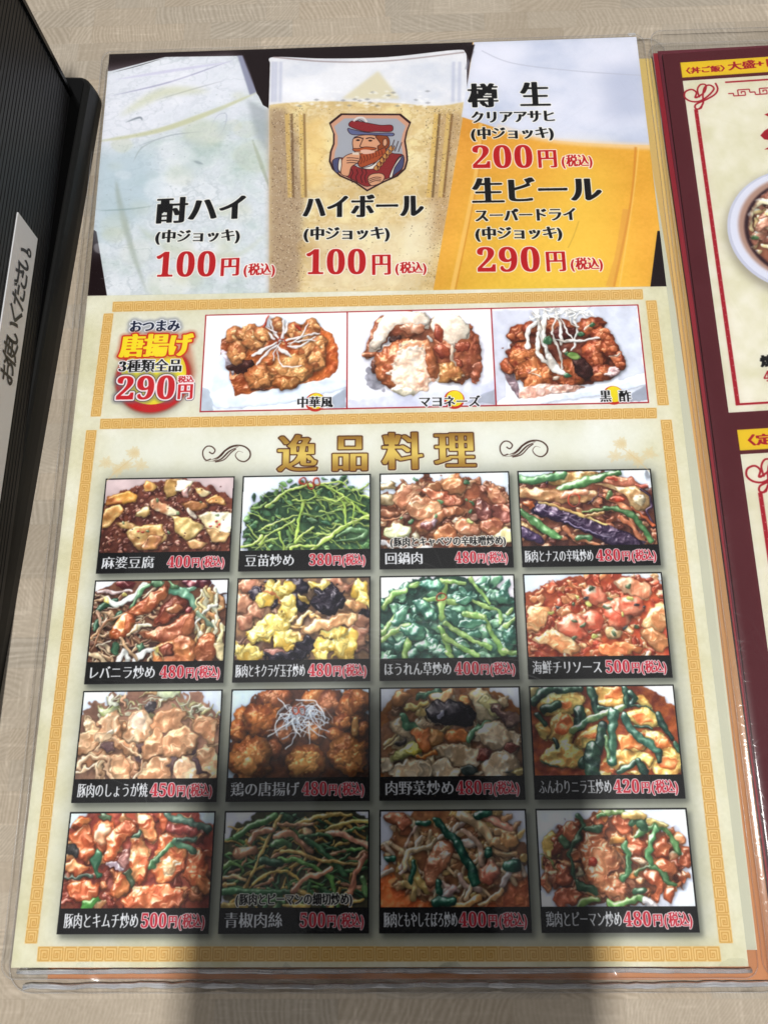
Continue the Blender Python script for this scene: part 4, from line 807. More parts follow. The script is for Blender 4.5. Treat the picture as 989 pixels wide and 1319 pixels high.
def snack_mayo():
    F = Food(SW, SH, [(32, 48), (965, 30), (985, 660), (22, 680)], (230, 228, 240), 32); r = F.r
    F.b(200, 470, 90, 60, 60, (206, 202, 218), hh=1, gloss=0, shadow=0, wob=.4)
    F.p([(30, 620), (300, 580), (700, 570), (980, 510), (985, 660), (30, 678)], (222, 224, 244), (212, 214, 236), hh=2, gloss=0, rough=.1, grain=.01, rnd=False, tilt=0, fold=0, edge=.05, bev=7, shadow=.15); F.p([(780, 650), (980, 560), (985, 660)], (180, 184, 200), hh=1, gloss=0, shadow=0, rough=.1, grain=.01, rnd=False, tilt=0, fold=0, edge=.05)
    B_, B2 = (190, 110, 74), (150, 76, 52); F.b(560, 280, 260, 190, 0, (170, 100, 68), (130, 70, 50), wob=.1, gloss=.2, hh=3)
    F.b(390, 130, 170, 95, 0, B_, B2, wob=.15, gloss=.3, rough=3); F.p([(140, 330), (200, 130), (260, 60), (310, 200), (200, 330)], B_, B2, hh=9); F.b(740, 320, 150, 235, 0, (186, 102, 66), (150, 72, 48), wob=.14, gloss=.35, rough=4)
    M, M2 = (240, 228, 214), (226, 206, 186)
    F.p([(165, 290), (230, 130), (270, 60), (420, 45), (540, 60), (560, 160), (470, 140), (360, 130), (300, 200), (250, 280), (190, 320)], M, M2, hh=8, rough=1, fold=0, bev=6, gloss=.3)
    F.b(340, 235, 46, 32, -20, (60, 34, 30), gloss=.2); F.b(450, 160, 90, 40, 10, (196, 120, 86), (226, 170, 140), shadow=.1, wob=.4)
    F.p([(570, 100), (640, 70), (740, 80), (820, 150), (820, 230), (760, 240), (720, 330), (680, 260), (600, 200)], (238, 226, 208), M2, hh=7, rough=1.2, fold=0, bev=6, gloss=.3, shadow=.2)
    for x, y, rx, ry, a in ((770, 290, 50, 44, 0), (640, 310, 40, 60, -20), (745, 400, 30, 34, 0), (620, 200, 30, 70, -10)):
        F.b(x, y, rx, ry, a, (170, 76, 48), (140, 56, 40), wob=.3, gloss=.5, shadow=.1)
    F.s([(700, 280), (710, 380), (770, 470)], 26, (236, 206, 180), taper=.2, gloss=.5); F.b(680, 450, 90, 70, 20, (216, 150, 84), (190, 110, 60), wob=.3, gloss=.5); F.b(860, 450, 40, 80, 10, (180, 90, 60), wob=.3)
    F.b(290, 290, 46, 26, -30, (238, 226, 206)); F.s([(140, 320), (200, 325)], 34, (190, 104, 66)); F.b(200, 400, 22, 50, 0, (110, 60, 46))
    F.b(400, 400, 195, 190, -18, (196, 112, 66), (166, 82, 50), wob=.1, gloss=.5, rough=3); F.b(470, 300, 110, 90, 0, (210, 130, 84), (226, 160, 120), wob=.2, shadow=0, edge=.05, hh=6)
    F.b(450, 430, 150, 175, 8, M, (232, 196, 170), wob=.22, hh=13, shadow=.05, edge=.05, gloss=.3, rough=1); F.b(400, 570, 70, 36, 0, (240, 228, 200), wob=.2, shadow=.1); F.b(520, 480, 60, 90, 0, (230, 196, 172), (222, 160, 130), wob=.5, shadow=0, edge=0, hh=3)
    F.b(575, 380, 40, 110, -8, (186, 102, 60), wob=.3, shadow=.2); F.s([(550, 220), (570, 240)], 26, (240, 236, 230))
    return F.done(1.0)


def snack_vinegar():
    F = Food(SW, SH, [(22, 42), (890, 20), (955, 600), (45, 620)], (222, 224, 236), 33); r = F.r
    F.p([(22, 45), (300, 40), (120, 230), (100, 560), (40, 600)], (210, 210, 224), hh=1, gloss=0, shadow=0, rough=.1, grain=.01, rnd=False, tilt=0, fold=0, edge=.05); F.p([(600, 40), (880, 22), (930, 440), (780, 480), (760, 220)], (212, 214, 228), hh=1, gloss=0, shadow=0, rough=.1, grain=.01, rnd=False, tilt=0, fold=0, edge=.05)
    F.p([(80, 400), (130, 400), (210, 560), (180, 575)], (150, 120, 130), hh=1, shadow=0)
    B_, B2 = (176, 84, 48), (130, 52, 32); F.b(440, 320, 330, 190, 8, (120, 54, 36), (90, 38, 28), wob=.12, gloss=.3, hh=3)
    for x, y, rx, ry in ((180, 190, 66, 60), (260, 160, 60, 50), (420, 150, 130, 60), (600, 150, 110, 66), (680, 230, 70, 90), (640, 320, 90, 100), (720, 290, 60, 60), (780, 370, 34, 70), (680, 430, 90, 60), (130, 380, 50, 60)):
        nugget(F, x, y, rx, ry, r(-20, 20), B_, B2, n=8)
    F.b(450, 190, 90, 50, 0, (84, 30, 26), gloss=.3); F.b(740, 425, 44, 30, -20, (214, 170, 170), wob=.4, gloss=.6)
    nugget(F, 230, 330, 120, 100, 20, (190, 102, 56), B2, n=14); nugget(F, 300, 430, 150, 95, 15, (196, 106, 58), B2, n=18); nugget(F, 480, 420, 110, 90, 0, (170, 78, 44), n=14); F.b(560, 400, 46, 90, -30, (60, 28, 26), gloss=.3)
    F.p([(180, 570), (230, 500), (540, 500), (545, 530), (250, 570)], (206, 150, 130), (220, 186, 176), shadow=0, hh=2)
    F.p([(45, 600), (200, 575), (600, 530), (940, 455), (950, 510), (700, 560), (300, 610), (45, 620)], (226, 230, 244), (214, 220, 238), hh=3, gloss=.1, rough=.1, grain=.01, rnd=False, tilt=0, fold=0, edge=.05, bev=5, shadow=.2); F.p([(740, 610), (950, 510), (955, 600)], (170, 174, 190), hh=1, shadow=0, gloss=0, rough=.1, grain=.01, rnd=False, tilt=0, fold=0, edge=.05)
    for x, y in ((265, 405), (300, 440), (400, 460), (450, 300), (600, 150), (760, 330)):
        F.b(x, y, 34, 10, r(-40, 40), (244, 210, 180), wob=.6, shadow=0, edge=0, gloss=.9, hh=3)
    Wt = (240, 236, 232)
    for pts, w in (([(290, 45), (310, 180), (340, 280), (420, 400)], 30), ([(340, 50), (330, 170), (350, 330)], 34), ([(290, 120), (240, 170), (235, 270)], 36), ([(300, 180), (290, 250), (310, 330), (440, 420)], 30), ([(400, 60), (430, 150), (435, 260)], 26), ([(440, 60), (390, 110), (380, 190), (410, 260)], 14), ([(430, 90), (470, 180), (510, 230)], 14), ([(510, 80), (530, 190), (500, 300)], 18), ([(400, 230), (520, 240), (660, 228)], 20), ([(360, 330), (400, 400), (450, 430)], 50), ([(380, 200), (430, 320), (440, 400)], 20), ([(480, 60), (500, 130), (540, 150)], 14), ([(260, 60), (300, 100)], 20)):
        F.s(pts, w, Wt, (206, 196, 186), gloss=.35, taper=.25)
    F.fill(30, (290, 600), (30, 90), lambda x, y: F.s([(x, y), (x + r(-60, 60), y + r(-30, 30)), (x + r(-80, 80), y + r(-20, 50))], r(8, 14), Wt, (210, 206, 206), shadow=.15))
    for x, y, s_ in ((358, 235, 30), (622, 142, 20), (552, 195, 20), (468, 445, 20), (470, 315, 18)):
        F.b(x, y, s_, s_ * .9, 0, (74, 118, 76), (50, 90, 60), wob=.3)
    F.p([(470, 330), (500, 312), (548, 338), (520, 356)], (150, 180, 96), (110, 150, 70))
    return F.done(1.02)


def noodle_bowl(F):
    """udon with braised pork in a white bowl, printed on the second menu (only its left part is in the picture)"""
    r = F.r
    return F


DISHES = [('麻婆豆腐', 0.55, '400', mapo, None), ('豆苗炒め', 0.55, '380', pea_shoots, None), ('回鍋肉', 0.40, '480', twice_cooked, '(豚肉とキャベツの辛味噌炒め)'), ('豚肉とナスの辛味炒め', 0.62, '480', eggplant, None),
          ('レバニラ炒め', 0.62, '480', liver_chive, None), ('豚肉とキクラゲ玉子炒め', 0.62, '480', wood_ear_egg, None), ('ほうれん草炒め', 0.6, '400', spinach, None), ('海鮮チリソース', 0.62, '500', seafood_chili, None),
          ('豚肉のしょうが焼', 0.62, '450', ginger_pork, None), ('鶏の唐揚げ', 0.6, '480', fried_chicken, None), ('肉野菜炒め', 0.62, '480', meat_vegetable, None), ('ふんわりニラ玉炒め', 0.62, '420', chive_egg, None),
          ('豚肉とキムチ炒め', 0.62, '500', kimchi_pork, None), ('青椒肉絲', 0.5, '500', green_pepper_pork, '(豚肉とピーマンの細切炒め)'), ('豚肉ともやしそぼろ炒め', 0.62, '400', bean_sprout_mince, None), ('鶏肉とピーマン炒め', 0.6, '480', chicken_pepper, None)]
# ------------------------------------------------------------------ artwork of the front sheet
rngp = np.random.default_rng(5)
FR = [(.035, .435, .53, .965), (.046, .427, .535, .967), (.037, .328, .565, .965), (.02, .52, .54, .98), (.02, .51, .54, .98), (.02, .53, .55, .98), (.03, .52, .54, .98), (.03, .52, .54, .97),
      (.035, .525, .54, .975), (.03, .515, .53, .97), (.035, .52, .53, .97), (.03, .52, .53, .965), (.04, .54, .55, .98), (.035, .43, .54, .975), (.03, .52, .525, .98), (.03, .52, .525, .97)]
COLX = [(15.3, 64.7), (67.8, 116.3), (119.6, 168.2), (171.3, 221.0)]
ROWY = [(201.7, 238.5), (241.0, 278.3), (280.6, 317.8), (320.7, 358.1)]
CAP = 7.7
WARP_Y = [0, 121, 131, 176, 181, 201, 240, 280, 320, 360]
WARP_V = [0, 2.1, 3.0, 2.2, 1.4, 1.0, .5, -.1, -.8, -1.6]


def wx(x, y):
    """the print runs a touch askew on its left side, as on the real sheet"""
    return x + float(np.interp(y, WARP_Y, WARP_V)) * (1 - x / PAGE_W)


BLACK, RED, WHITE = C3(16, 15, 17), C3(186, 30, 40), C3(246, 246, 246)
BOLD = dict(bold=.04, thin=.016)
load_glyphs('0123456789+〈〉丼ご飯大盛焼定食日お使いください。' + '酎ハイボール(中ジョッキ)円税込樽生クリアアサヒビースーパドラおつまみ唐揚げ種類全品華風マヨネズ黒酢逸料理' + ''.join(d[0] + (d[4] or '') for d in DISHES))
PG = Canvas(PAGE_W, PAGE_H, C3(231, 230, 212))
h, w = PG.a.shape[:2]
mott = fbm(h, w, 90, 4, rngp)[..., None]; fine = fbm(h, w, 7, 2, rngp)[..., None]
PG.a += mott * C3(8, 9, 16) * 1.6 + fine * C3(5, 5, 6)
edge = np.minimum.reduce([np.arange(w)[None, :] * np.ones((h, 1)), np.arange(w)[None, ::-1] * np.ones((h, 1)), (h - 1 - np.arange(h))[:, None] * np.ones((1, w))]) / K
PG.a -= np.clip(1 - edge / 26, 0, 1)[..., None].astype(np.float32) * C3(4, 6, 15)
PG.rect(16, 184, 219, 198, C3(240, 242, 236), alpha=.75, soft=6)
# grey halo that the panels sit in
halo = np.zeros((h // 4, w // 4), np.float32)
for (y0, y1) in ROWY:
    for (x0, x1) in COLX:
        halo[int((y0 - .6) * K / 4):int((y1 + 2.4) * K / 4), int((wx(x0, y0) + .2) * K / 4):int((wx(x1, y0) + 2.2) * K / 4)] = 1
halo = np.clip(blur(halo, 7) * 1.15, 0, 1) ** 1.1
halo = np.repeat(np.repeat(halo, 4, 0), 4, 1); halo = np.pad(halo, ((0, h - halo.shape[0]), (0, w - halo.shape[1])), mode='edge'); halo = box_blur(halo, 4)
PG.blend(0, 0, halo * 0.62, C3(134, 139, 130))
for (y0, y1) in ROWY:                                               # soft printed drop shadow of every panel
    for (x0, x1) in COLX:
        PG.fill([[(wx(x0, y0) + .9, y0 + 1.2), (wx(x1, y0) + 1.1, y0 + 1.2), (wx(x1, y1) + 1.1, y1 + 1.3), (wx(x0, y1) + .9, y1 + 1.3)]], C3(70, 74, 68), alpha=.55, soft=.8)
del halo, mott, fine, edge


def ptext(s, xl, yl, xr, yr, ytop, col=BLACK, cv=PG, **kw):
    """lettering between two measured points of the photograph, bottoms on the line between them"""
    a, b, t = mm(xl, yl), mm(xr, yr), mm(xl, ytop); hgt = a[1] - t[1]
    dig = all(c in MATH for c in s); em = hgt / (.72 if dig else .90)
    cv.text(s, a[0], a[1] - (0 if dig else .07 * em), em, width=b[0] - a[0], col=col, rise=a[1] - b[1], **kw)


def pp(pts):
    return [mm(*q) for q in pts]


# --- drinks banner
def banner():
    cv = PG; DK = C3(30, 15, 18)
    bot = [mm(118, 381), mm(853, 369)]
    area = [(-1, -1), (236, -1), (236, bot[1][1]), (-1, bot[0][1] + .05)]
    keep = cv.a.copy(); cv.fill([area], DK)
    H_ = int(128 * K); W_ = cv.w; r = np.random.default_rng(9)
    big = fbm(H_, W_, 110, 4, r, 1.6)[..., None]; med = fbm(H_, W_, 34, 4, r, 1.3)[..., None]; sm = fbm(H_, W_, 7, 2, r)[..., None]

    def tex(base, c1, c2, k1=1.3, k2=.5, vein=None, kv=.6):
        def f(x0, y0, w_, h_):
            yy = np.clip(np.arange(y0, y0 + h_), 0, H_ - 1); xx = np.clip(np.arange(x0, x0 + w_), 0, W_ - 1); B, M, S = big[yy][:, xx], med[yy][:, xx], sm[yy][:, xx]
            t = np.clip(B * k1 + M * k2, -1, 1); return (base + np.clip(t, 0, 1) * (c1 - base) + np.clip(-t, 0, 1) * (c2 - base) + S * .02 * k2).astype(np.float32) if vein is None else veins(base, c1, c2, t, B, M, S, vein, kv)
        return f

    def veins(base, c1, c2, t, B, M, S, vein, kv):
        c = base + np.clip(t, 0, 1) * (c1 - base) + np.clip(-t, 0, 1) * (c2 - base) + S * .025; k = np.exp(-(M * 11) ** 2) * np.clip(.5 + 2.2 * B, 0, 1) + .7 * np.exp(-((M - .22) * 14) ** 2) * np.clip(.4 - 2 * B, 0, 1)
        hi = np.exp(-((M + .2) * 9) ** 2) * .6; return (c + (vein - c) * k * kv + (1 - c) * hi * kv).astype(np.float32)
    # left mug, ice and frosted glass
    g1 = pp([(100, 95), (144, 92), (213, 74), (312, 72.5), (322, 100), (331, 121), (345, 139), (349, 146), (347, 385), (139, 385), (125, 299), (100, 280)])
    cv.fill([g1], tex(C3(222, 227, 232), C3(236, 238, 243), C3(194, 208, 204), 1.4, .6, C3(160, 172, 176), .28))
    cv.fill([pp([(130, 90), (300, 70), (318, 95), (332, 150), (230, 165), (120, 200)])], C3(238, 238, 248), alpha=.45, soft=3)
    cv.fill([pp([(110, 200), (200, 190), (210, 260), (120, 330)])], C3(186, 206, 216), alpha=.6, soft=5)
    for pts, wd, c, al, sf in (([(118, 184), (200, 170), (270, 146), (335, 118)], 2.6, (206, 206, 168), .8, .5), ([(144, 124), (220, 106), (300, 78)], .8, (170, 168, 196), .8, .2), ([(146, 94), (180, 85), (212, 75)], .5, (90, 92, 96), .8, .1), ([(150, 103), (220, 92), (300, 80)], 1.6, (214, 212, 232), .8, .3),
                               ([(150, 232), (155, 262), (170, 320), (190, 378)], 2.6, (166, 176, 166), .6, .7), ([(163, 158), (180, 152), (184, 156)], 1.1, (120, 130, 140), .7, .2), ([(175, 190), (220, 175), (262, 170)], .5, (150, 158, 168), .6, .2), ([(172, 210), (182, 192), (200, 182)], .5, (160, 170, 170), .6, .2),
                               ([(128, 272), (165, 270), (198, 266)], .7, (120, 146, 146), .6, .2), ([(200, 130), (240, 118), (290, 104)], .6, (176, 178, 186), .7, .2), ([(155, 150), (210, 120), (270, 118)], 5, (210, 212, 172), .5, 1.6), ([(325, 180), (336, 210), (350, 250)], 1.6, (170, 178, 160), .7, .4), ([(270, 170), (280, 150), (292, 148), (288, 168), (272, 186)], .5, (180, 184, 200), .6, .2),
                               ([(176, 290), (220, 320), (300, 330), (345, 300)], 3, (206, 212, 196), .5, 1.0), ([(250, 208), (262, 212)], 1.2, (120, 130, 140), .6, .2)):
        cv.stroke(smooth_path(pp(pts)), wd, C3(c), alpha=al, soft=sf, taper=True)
    for _ in range(46):                                             # ice and frost behind the left glass
        x, y, q_, t_ = r.uniform(128, 340), r.uniform(100, 370), r.uniform(10, 36), r.uniform(0, 6.28); p_ = [(x + q_ * r.uniform(.6, 1) * math.cos(t_ + k * 1.26), y + q_ * .7 * r.uniform(.6, 1) * math.sin(t_ + k * 1.26)) for k in range(5)]
        cv.fill([smooth_path(pp(p_), 4, True)], C3(((250, 250, 254), (190, 204, 206), (212, 214, 186))[int(r.integers(0, 3))]), alpha=r.uniform(.12, .34), soft=r.uniform(.4, 1.6))
    for _ in range(260):
        x, y = r.uniform(128, 345), r.uniform(100, 375); cv.fill([pp([(x, y), (x + r.uniform(1, 4), y + r.uniform(-1, 1)), (x + r.uniform(0, 3), y + r.uniform(1, 2))])], C3(150, 160, 160), alpha=r.uniform(.1, .35))
    cv.fill([pp([(306, 72), (313, 72), (331, 119), (322, 123)])], C3(150, 152, 176), alpha=.9, soft=.3)
    cv.fill([pp([(318, 128), (345, 142), (346, 200), (330, 176)])], C3(150, 158, 164), alpha=.5, soft=1.2)
    cv.fill([pp([(313, 60), (349, 60), (348, 141), (339, 136), (330, 117)])], DK)
    # middle glass with golden soda
    g2 = smooth_path(pp([(348, 82), (353, 74), (420, 76), (500, 74), (585, 65), (599, 68), (601, 80)]), 6).tolist() + pp([(601, 150), (561, 385), (347, 385), (346, 150)])
    cv.fill([g2], tex(C3(238, 238, 242), C3(246, 246, 250), C3(216, 220, 230)))
    cv.stroke(smooth_path(pp([(352, 74), (420, 80), (500, 79), (598, 68)])), .7, C3(150, 130, 130), alpha=.7, soft=.2)
    for x in (352, 356, 362, 584, 592):
        cv.stroke(pp([(x, 80), (x - 1, 132)]), 1.4, C3(190, 194, 214), alpha=.6, soft=.5)
    cv.fill([pp([(440, 128), (487, 92), (515, 128)])], C3(226, 218, 190), alpha=.9, soft=.8)
    liq = smooth_path(pp([(347, 136), (370, 133), (420, 131), (500, 133), (560, 137), (597, 132)]), 5).tolist() + pp([(597, 160), (561, 385), (347, 385)])
    cv.fill([liq], tex(C3(228, 206, 156), C3(244, 232, 184), C3(204, 178, 122), 1.6, .9, C3(186, 150, 92), .3), soft=.3)
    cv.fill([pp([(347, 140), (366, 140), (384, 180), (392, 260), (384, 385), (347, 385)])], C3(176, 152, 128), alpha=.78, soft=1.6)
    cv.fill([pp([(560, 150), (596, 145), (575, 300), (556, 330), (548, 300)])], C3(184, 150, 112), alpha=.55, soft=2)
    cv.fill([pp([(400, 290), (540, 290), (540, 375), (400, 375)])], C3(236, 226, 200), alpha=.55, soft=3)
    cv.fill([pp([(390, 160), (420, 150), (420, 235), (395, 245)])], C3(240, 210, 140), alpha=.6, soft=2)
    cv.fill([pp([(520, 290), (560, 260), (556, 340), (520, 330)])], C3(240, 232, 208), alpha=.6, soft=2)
    for x, x2, c in ((370, 374, (222, 190, 116)), (376, 378, (120, 92, 60)), (388, 391, (226, 196, 120)), (392, 394, (140, 110, 70)), (562, 552, (226, 192, 108)), (566, 557, (110, 84, 50)), (578, 567, (226, 196, 120)), (582, 571, (130, 96, 56))):
        cv.stroke(pp([(x, 147), (x2, 255)]), 1.0 if c[0] < 200 else 2.0, C3(c), alpha=.75, soft=.2)
    for _ in range(2600):
        u = r.random(); x = r.uniform(350, 392) if u < .45 else (r.uniform(548, 592) if u < .8 else r.uniform(350, 590)); y = r.uniform(140, 378); s_ = r.uniform(.3, .95)
        if x > 600 - (y - 150) * .17 - 2:
            continue
        cv.fill([pp([(x - s_, y), (x, y - s_), (x + s_, y), (x, y + s_)])], C3((90, 66, 46) if r.random() < .6 else (250, 240, 214)), alpha=r.uniform(.3, .8))
    for _ in range(34):                                             # pale ice lumps seen through the soda
        x, y, q_, t_ = r.uniform(395, 545), r.uniform(150, 370), r.uniform(8, 24), r.uniform(0, 6.28); p_ = [(x + q_ * r.uniform(.6, 1) * math.cos(t_ + k * 1.26), y + q_ * .8 * r.uniform(.6, 1) * math.sin(t_ + k * 1.26)) for k in range(5)]
        cv.fill([smooth_path(pp(p_), 4, True)], C3((250, 244, 214) if r.random() < .6 else (206, 172, 112)), alpha=r.uniform(.10, .30), soft=r.uniform(.3, 1.0))
    for _ in range(70):
        x, y = r.uniform(380, 560), r.uniform(118, 140); cv.fill([pp([(x - 4, y), (x, y - 1.5), (x + 4, y), (x, y + 1.5)])], C3((250, 250, 250) if r.random() < .7 else (130, 130, 136)), alpha=.5, soft=.2)
    # beer
    g3 = pp([(609, 50), (845, 45), (860, 298), (846, 298), (835, 385), (556, 385), (578, 260), (595.5, 154), (602, 110)])
    def beer(x0, y0, w_, h_):
        xx = np.clip((np.arange(x0, x0 + w_) / K - 125) / 110, 0, 1)[None, :, None]; yy = np.clip((np.arange(y0, y0 + h_) / K - 40) / 84, 0, 1)[:, None, None]
        c = C3(226, 158, 66) + xx * (C3(240, 186, 72) - C3(226, 158, 66)) + (yy * np.sin(np.pi * np.clip(xx * 1.05, 0, 1))) * C3(8, 34, 10); yi = np.clip(np.arange(y0, y0 + h_), 0, H_ - 1); xi = np.clip(np.arange(x0, x0 + w_), 0, W_ - 1)
        return (c + big[yi][:, xi] * .05 + sm[yi][:, xi] * .02).astype(np.float32)
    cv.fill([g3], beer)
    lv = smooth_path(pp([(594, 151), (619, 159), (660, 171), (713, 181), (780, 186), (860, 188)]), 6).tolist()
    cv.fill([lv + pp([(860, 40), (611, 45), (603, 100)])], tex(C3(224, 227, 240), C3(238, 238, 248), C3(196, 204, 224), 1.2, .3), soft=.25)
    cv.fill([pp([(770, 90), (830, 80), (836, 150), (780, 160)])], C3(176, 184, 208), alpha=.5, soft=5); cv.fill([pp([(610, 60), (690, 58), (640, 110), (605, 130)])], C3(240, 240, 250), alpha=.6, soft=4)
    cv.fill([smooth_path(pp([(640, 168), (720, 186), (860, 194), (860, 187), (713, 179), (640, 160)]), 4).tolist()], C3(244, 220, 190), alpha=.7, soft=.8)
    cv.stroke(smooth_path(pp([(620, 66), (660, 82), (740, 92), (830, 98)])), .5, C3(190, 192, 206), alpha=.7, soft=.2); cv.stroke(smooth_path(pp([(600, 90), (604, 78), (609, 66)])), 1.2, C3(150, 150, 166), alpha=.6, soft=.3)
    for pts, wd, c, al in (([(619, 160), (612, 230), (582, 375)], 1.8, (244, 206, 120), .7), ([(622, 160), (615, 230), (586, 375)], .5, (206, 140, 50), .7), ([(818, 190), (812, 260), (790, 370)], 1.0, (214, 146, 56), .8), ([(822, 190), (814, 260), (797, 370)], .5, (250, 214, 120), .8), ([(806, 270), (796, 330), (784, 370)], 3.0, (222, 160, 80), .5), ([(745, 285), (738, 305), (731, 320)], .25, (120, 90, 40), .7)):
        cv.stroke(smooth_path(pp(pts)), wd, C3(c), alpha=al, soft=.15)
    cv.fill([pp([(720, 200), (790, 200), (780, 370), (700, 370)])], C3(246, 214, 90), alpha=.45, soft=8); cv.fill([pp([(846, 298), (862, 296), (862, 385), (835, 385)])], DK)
    cv.fill([pp([(599, 60), (611, 58), (605, 82)])], DK, soft=.2)
    # cut everything off along the lower edge of the banner again
    yl = (bot[0][1] + (bot[1][1] - bot[0][1]) * np.arange(W_) / W_) * K; m = np.clip(np.arange(cv.h)[:, None] - yl[None, :] + .5, 0, 1)[..., None].astype(np.float32)
    cv.a[:] = cv.a * (1 - m) + keep * m; del keep
    crest(cv)
    HL = ((.42, C3(250, 248, 240), .12, .9),); R_ = C3(190, 28, 34)
    T = ptext
    for row in (('酎ハイ', 201, 288.5, 320, 283, 256, BLACK), ('(中ジョッキ)', 200, 313, 311, 311, 297, BLACK), ('100', 199, 357, 280, 356, 325, R_), ('円', 283, 356, 309, 355, 332, R_), ('(税込)', 313.6, 355, 356, 354.5, 340, R_),
                ('ハイボール', 388.7, 282, 546, 280, 252, BLACK), ('(中ジョッキ)', 391, 309.5, 504, 308.5, 293, BLACK), ('100', 393, 353.6, 474, 353.2, 321.6, R_), ('円', 478, 354.5, 504.5, 354, 327, R_), ('(税込)', 508.8, 352.5, 551, 352, 338, R_),
                ('樽', 603, 138.7, 641.4, 138.3, 108.7, BLACK), ('生', 670, 138, 709, 137.5, 106.8, BLACK), ('クリアアサヒ', 606, 159.4, 716, 157.4, 144, BLACK), ('(中ジョッキ)', 606.4, 180, 715, 178.6, 164.7, BLACK), ('200', 607.8, 217, 689, 216.3, 188, R_), ('円', 692, 216.4, 718.5, 216, 192.5, R_), ('(税込)', 723, 215, 764.5, 214.4, 200, R_),
                ('生ビール', 607.8, 262.6, 776, 260, 230, BLACK), ('スーパードライ', 611, 286.4, 743.5, 284.4, 269.8, BLACK), ('(中ジョッキ)', 612, 309, 726, 307.6, 293, BLACK), ('290', 613.8, 350.4, 698.5, 349.8, 319, R_), ('円', 702.5, 350, 730, 349.5, 323, R_), ('(税込)', 734.7, 347.7, 778, 347.2, 332.5, R_)):
        dig = row[0].isdigit(); kw = dict(bold=.012, rings=HL) if dig else (dict(bold=.055, thin=.014, rings=HL) if row[6] is BLACK else dict(bold=.04, thin=.012, rings=HL))
        T(*row[:6], col=row[6], **kw)


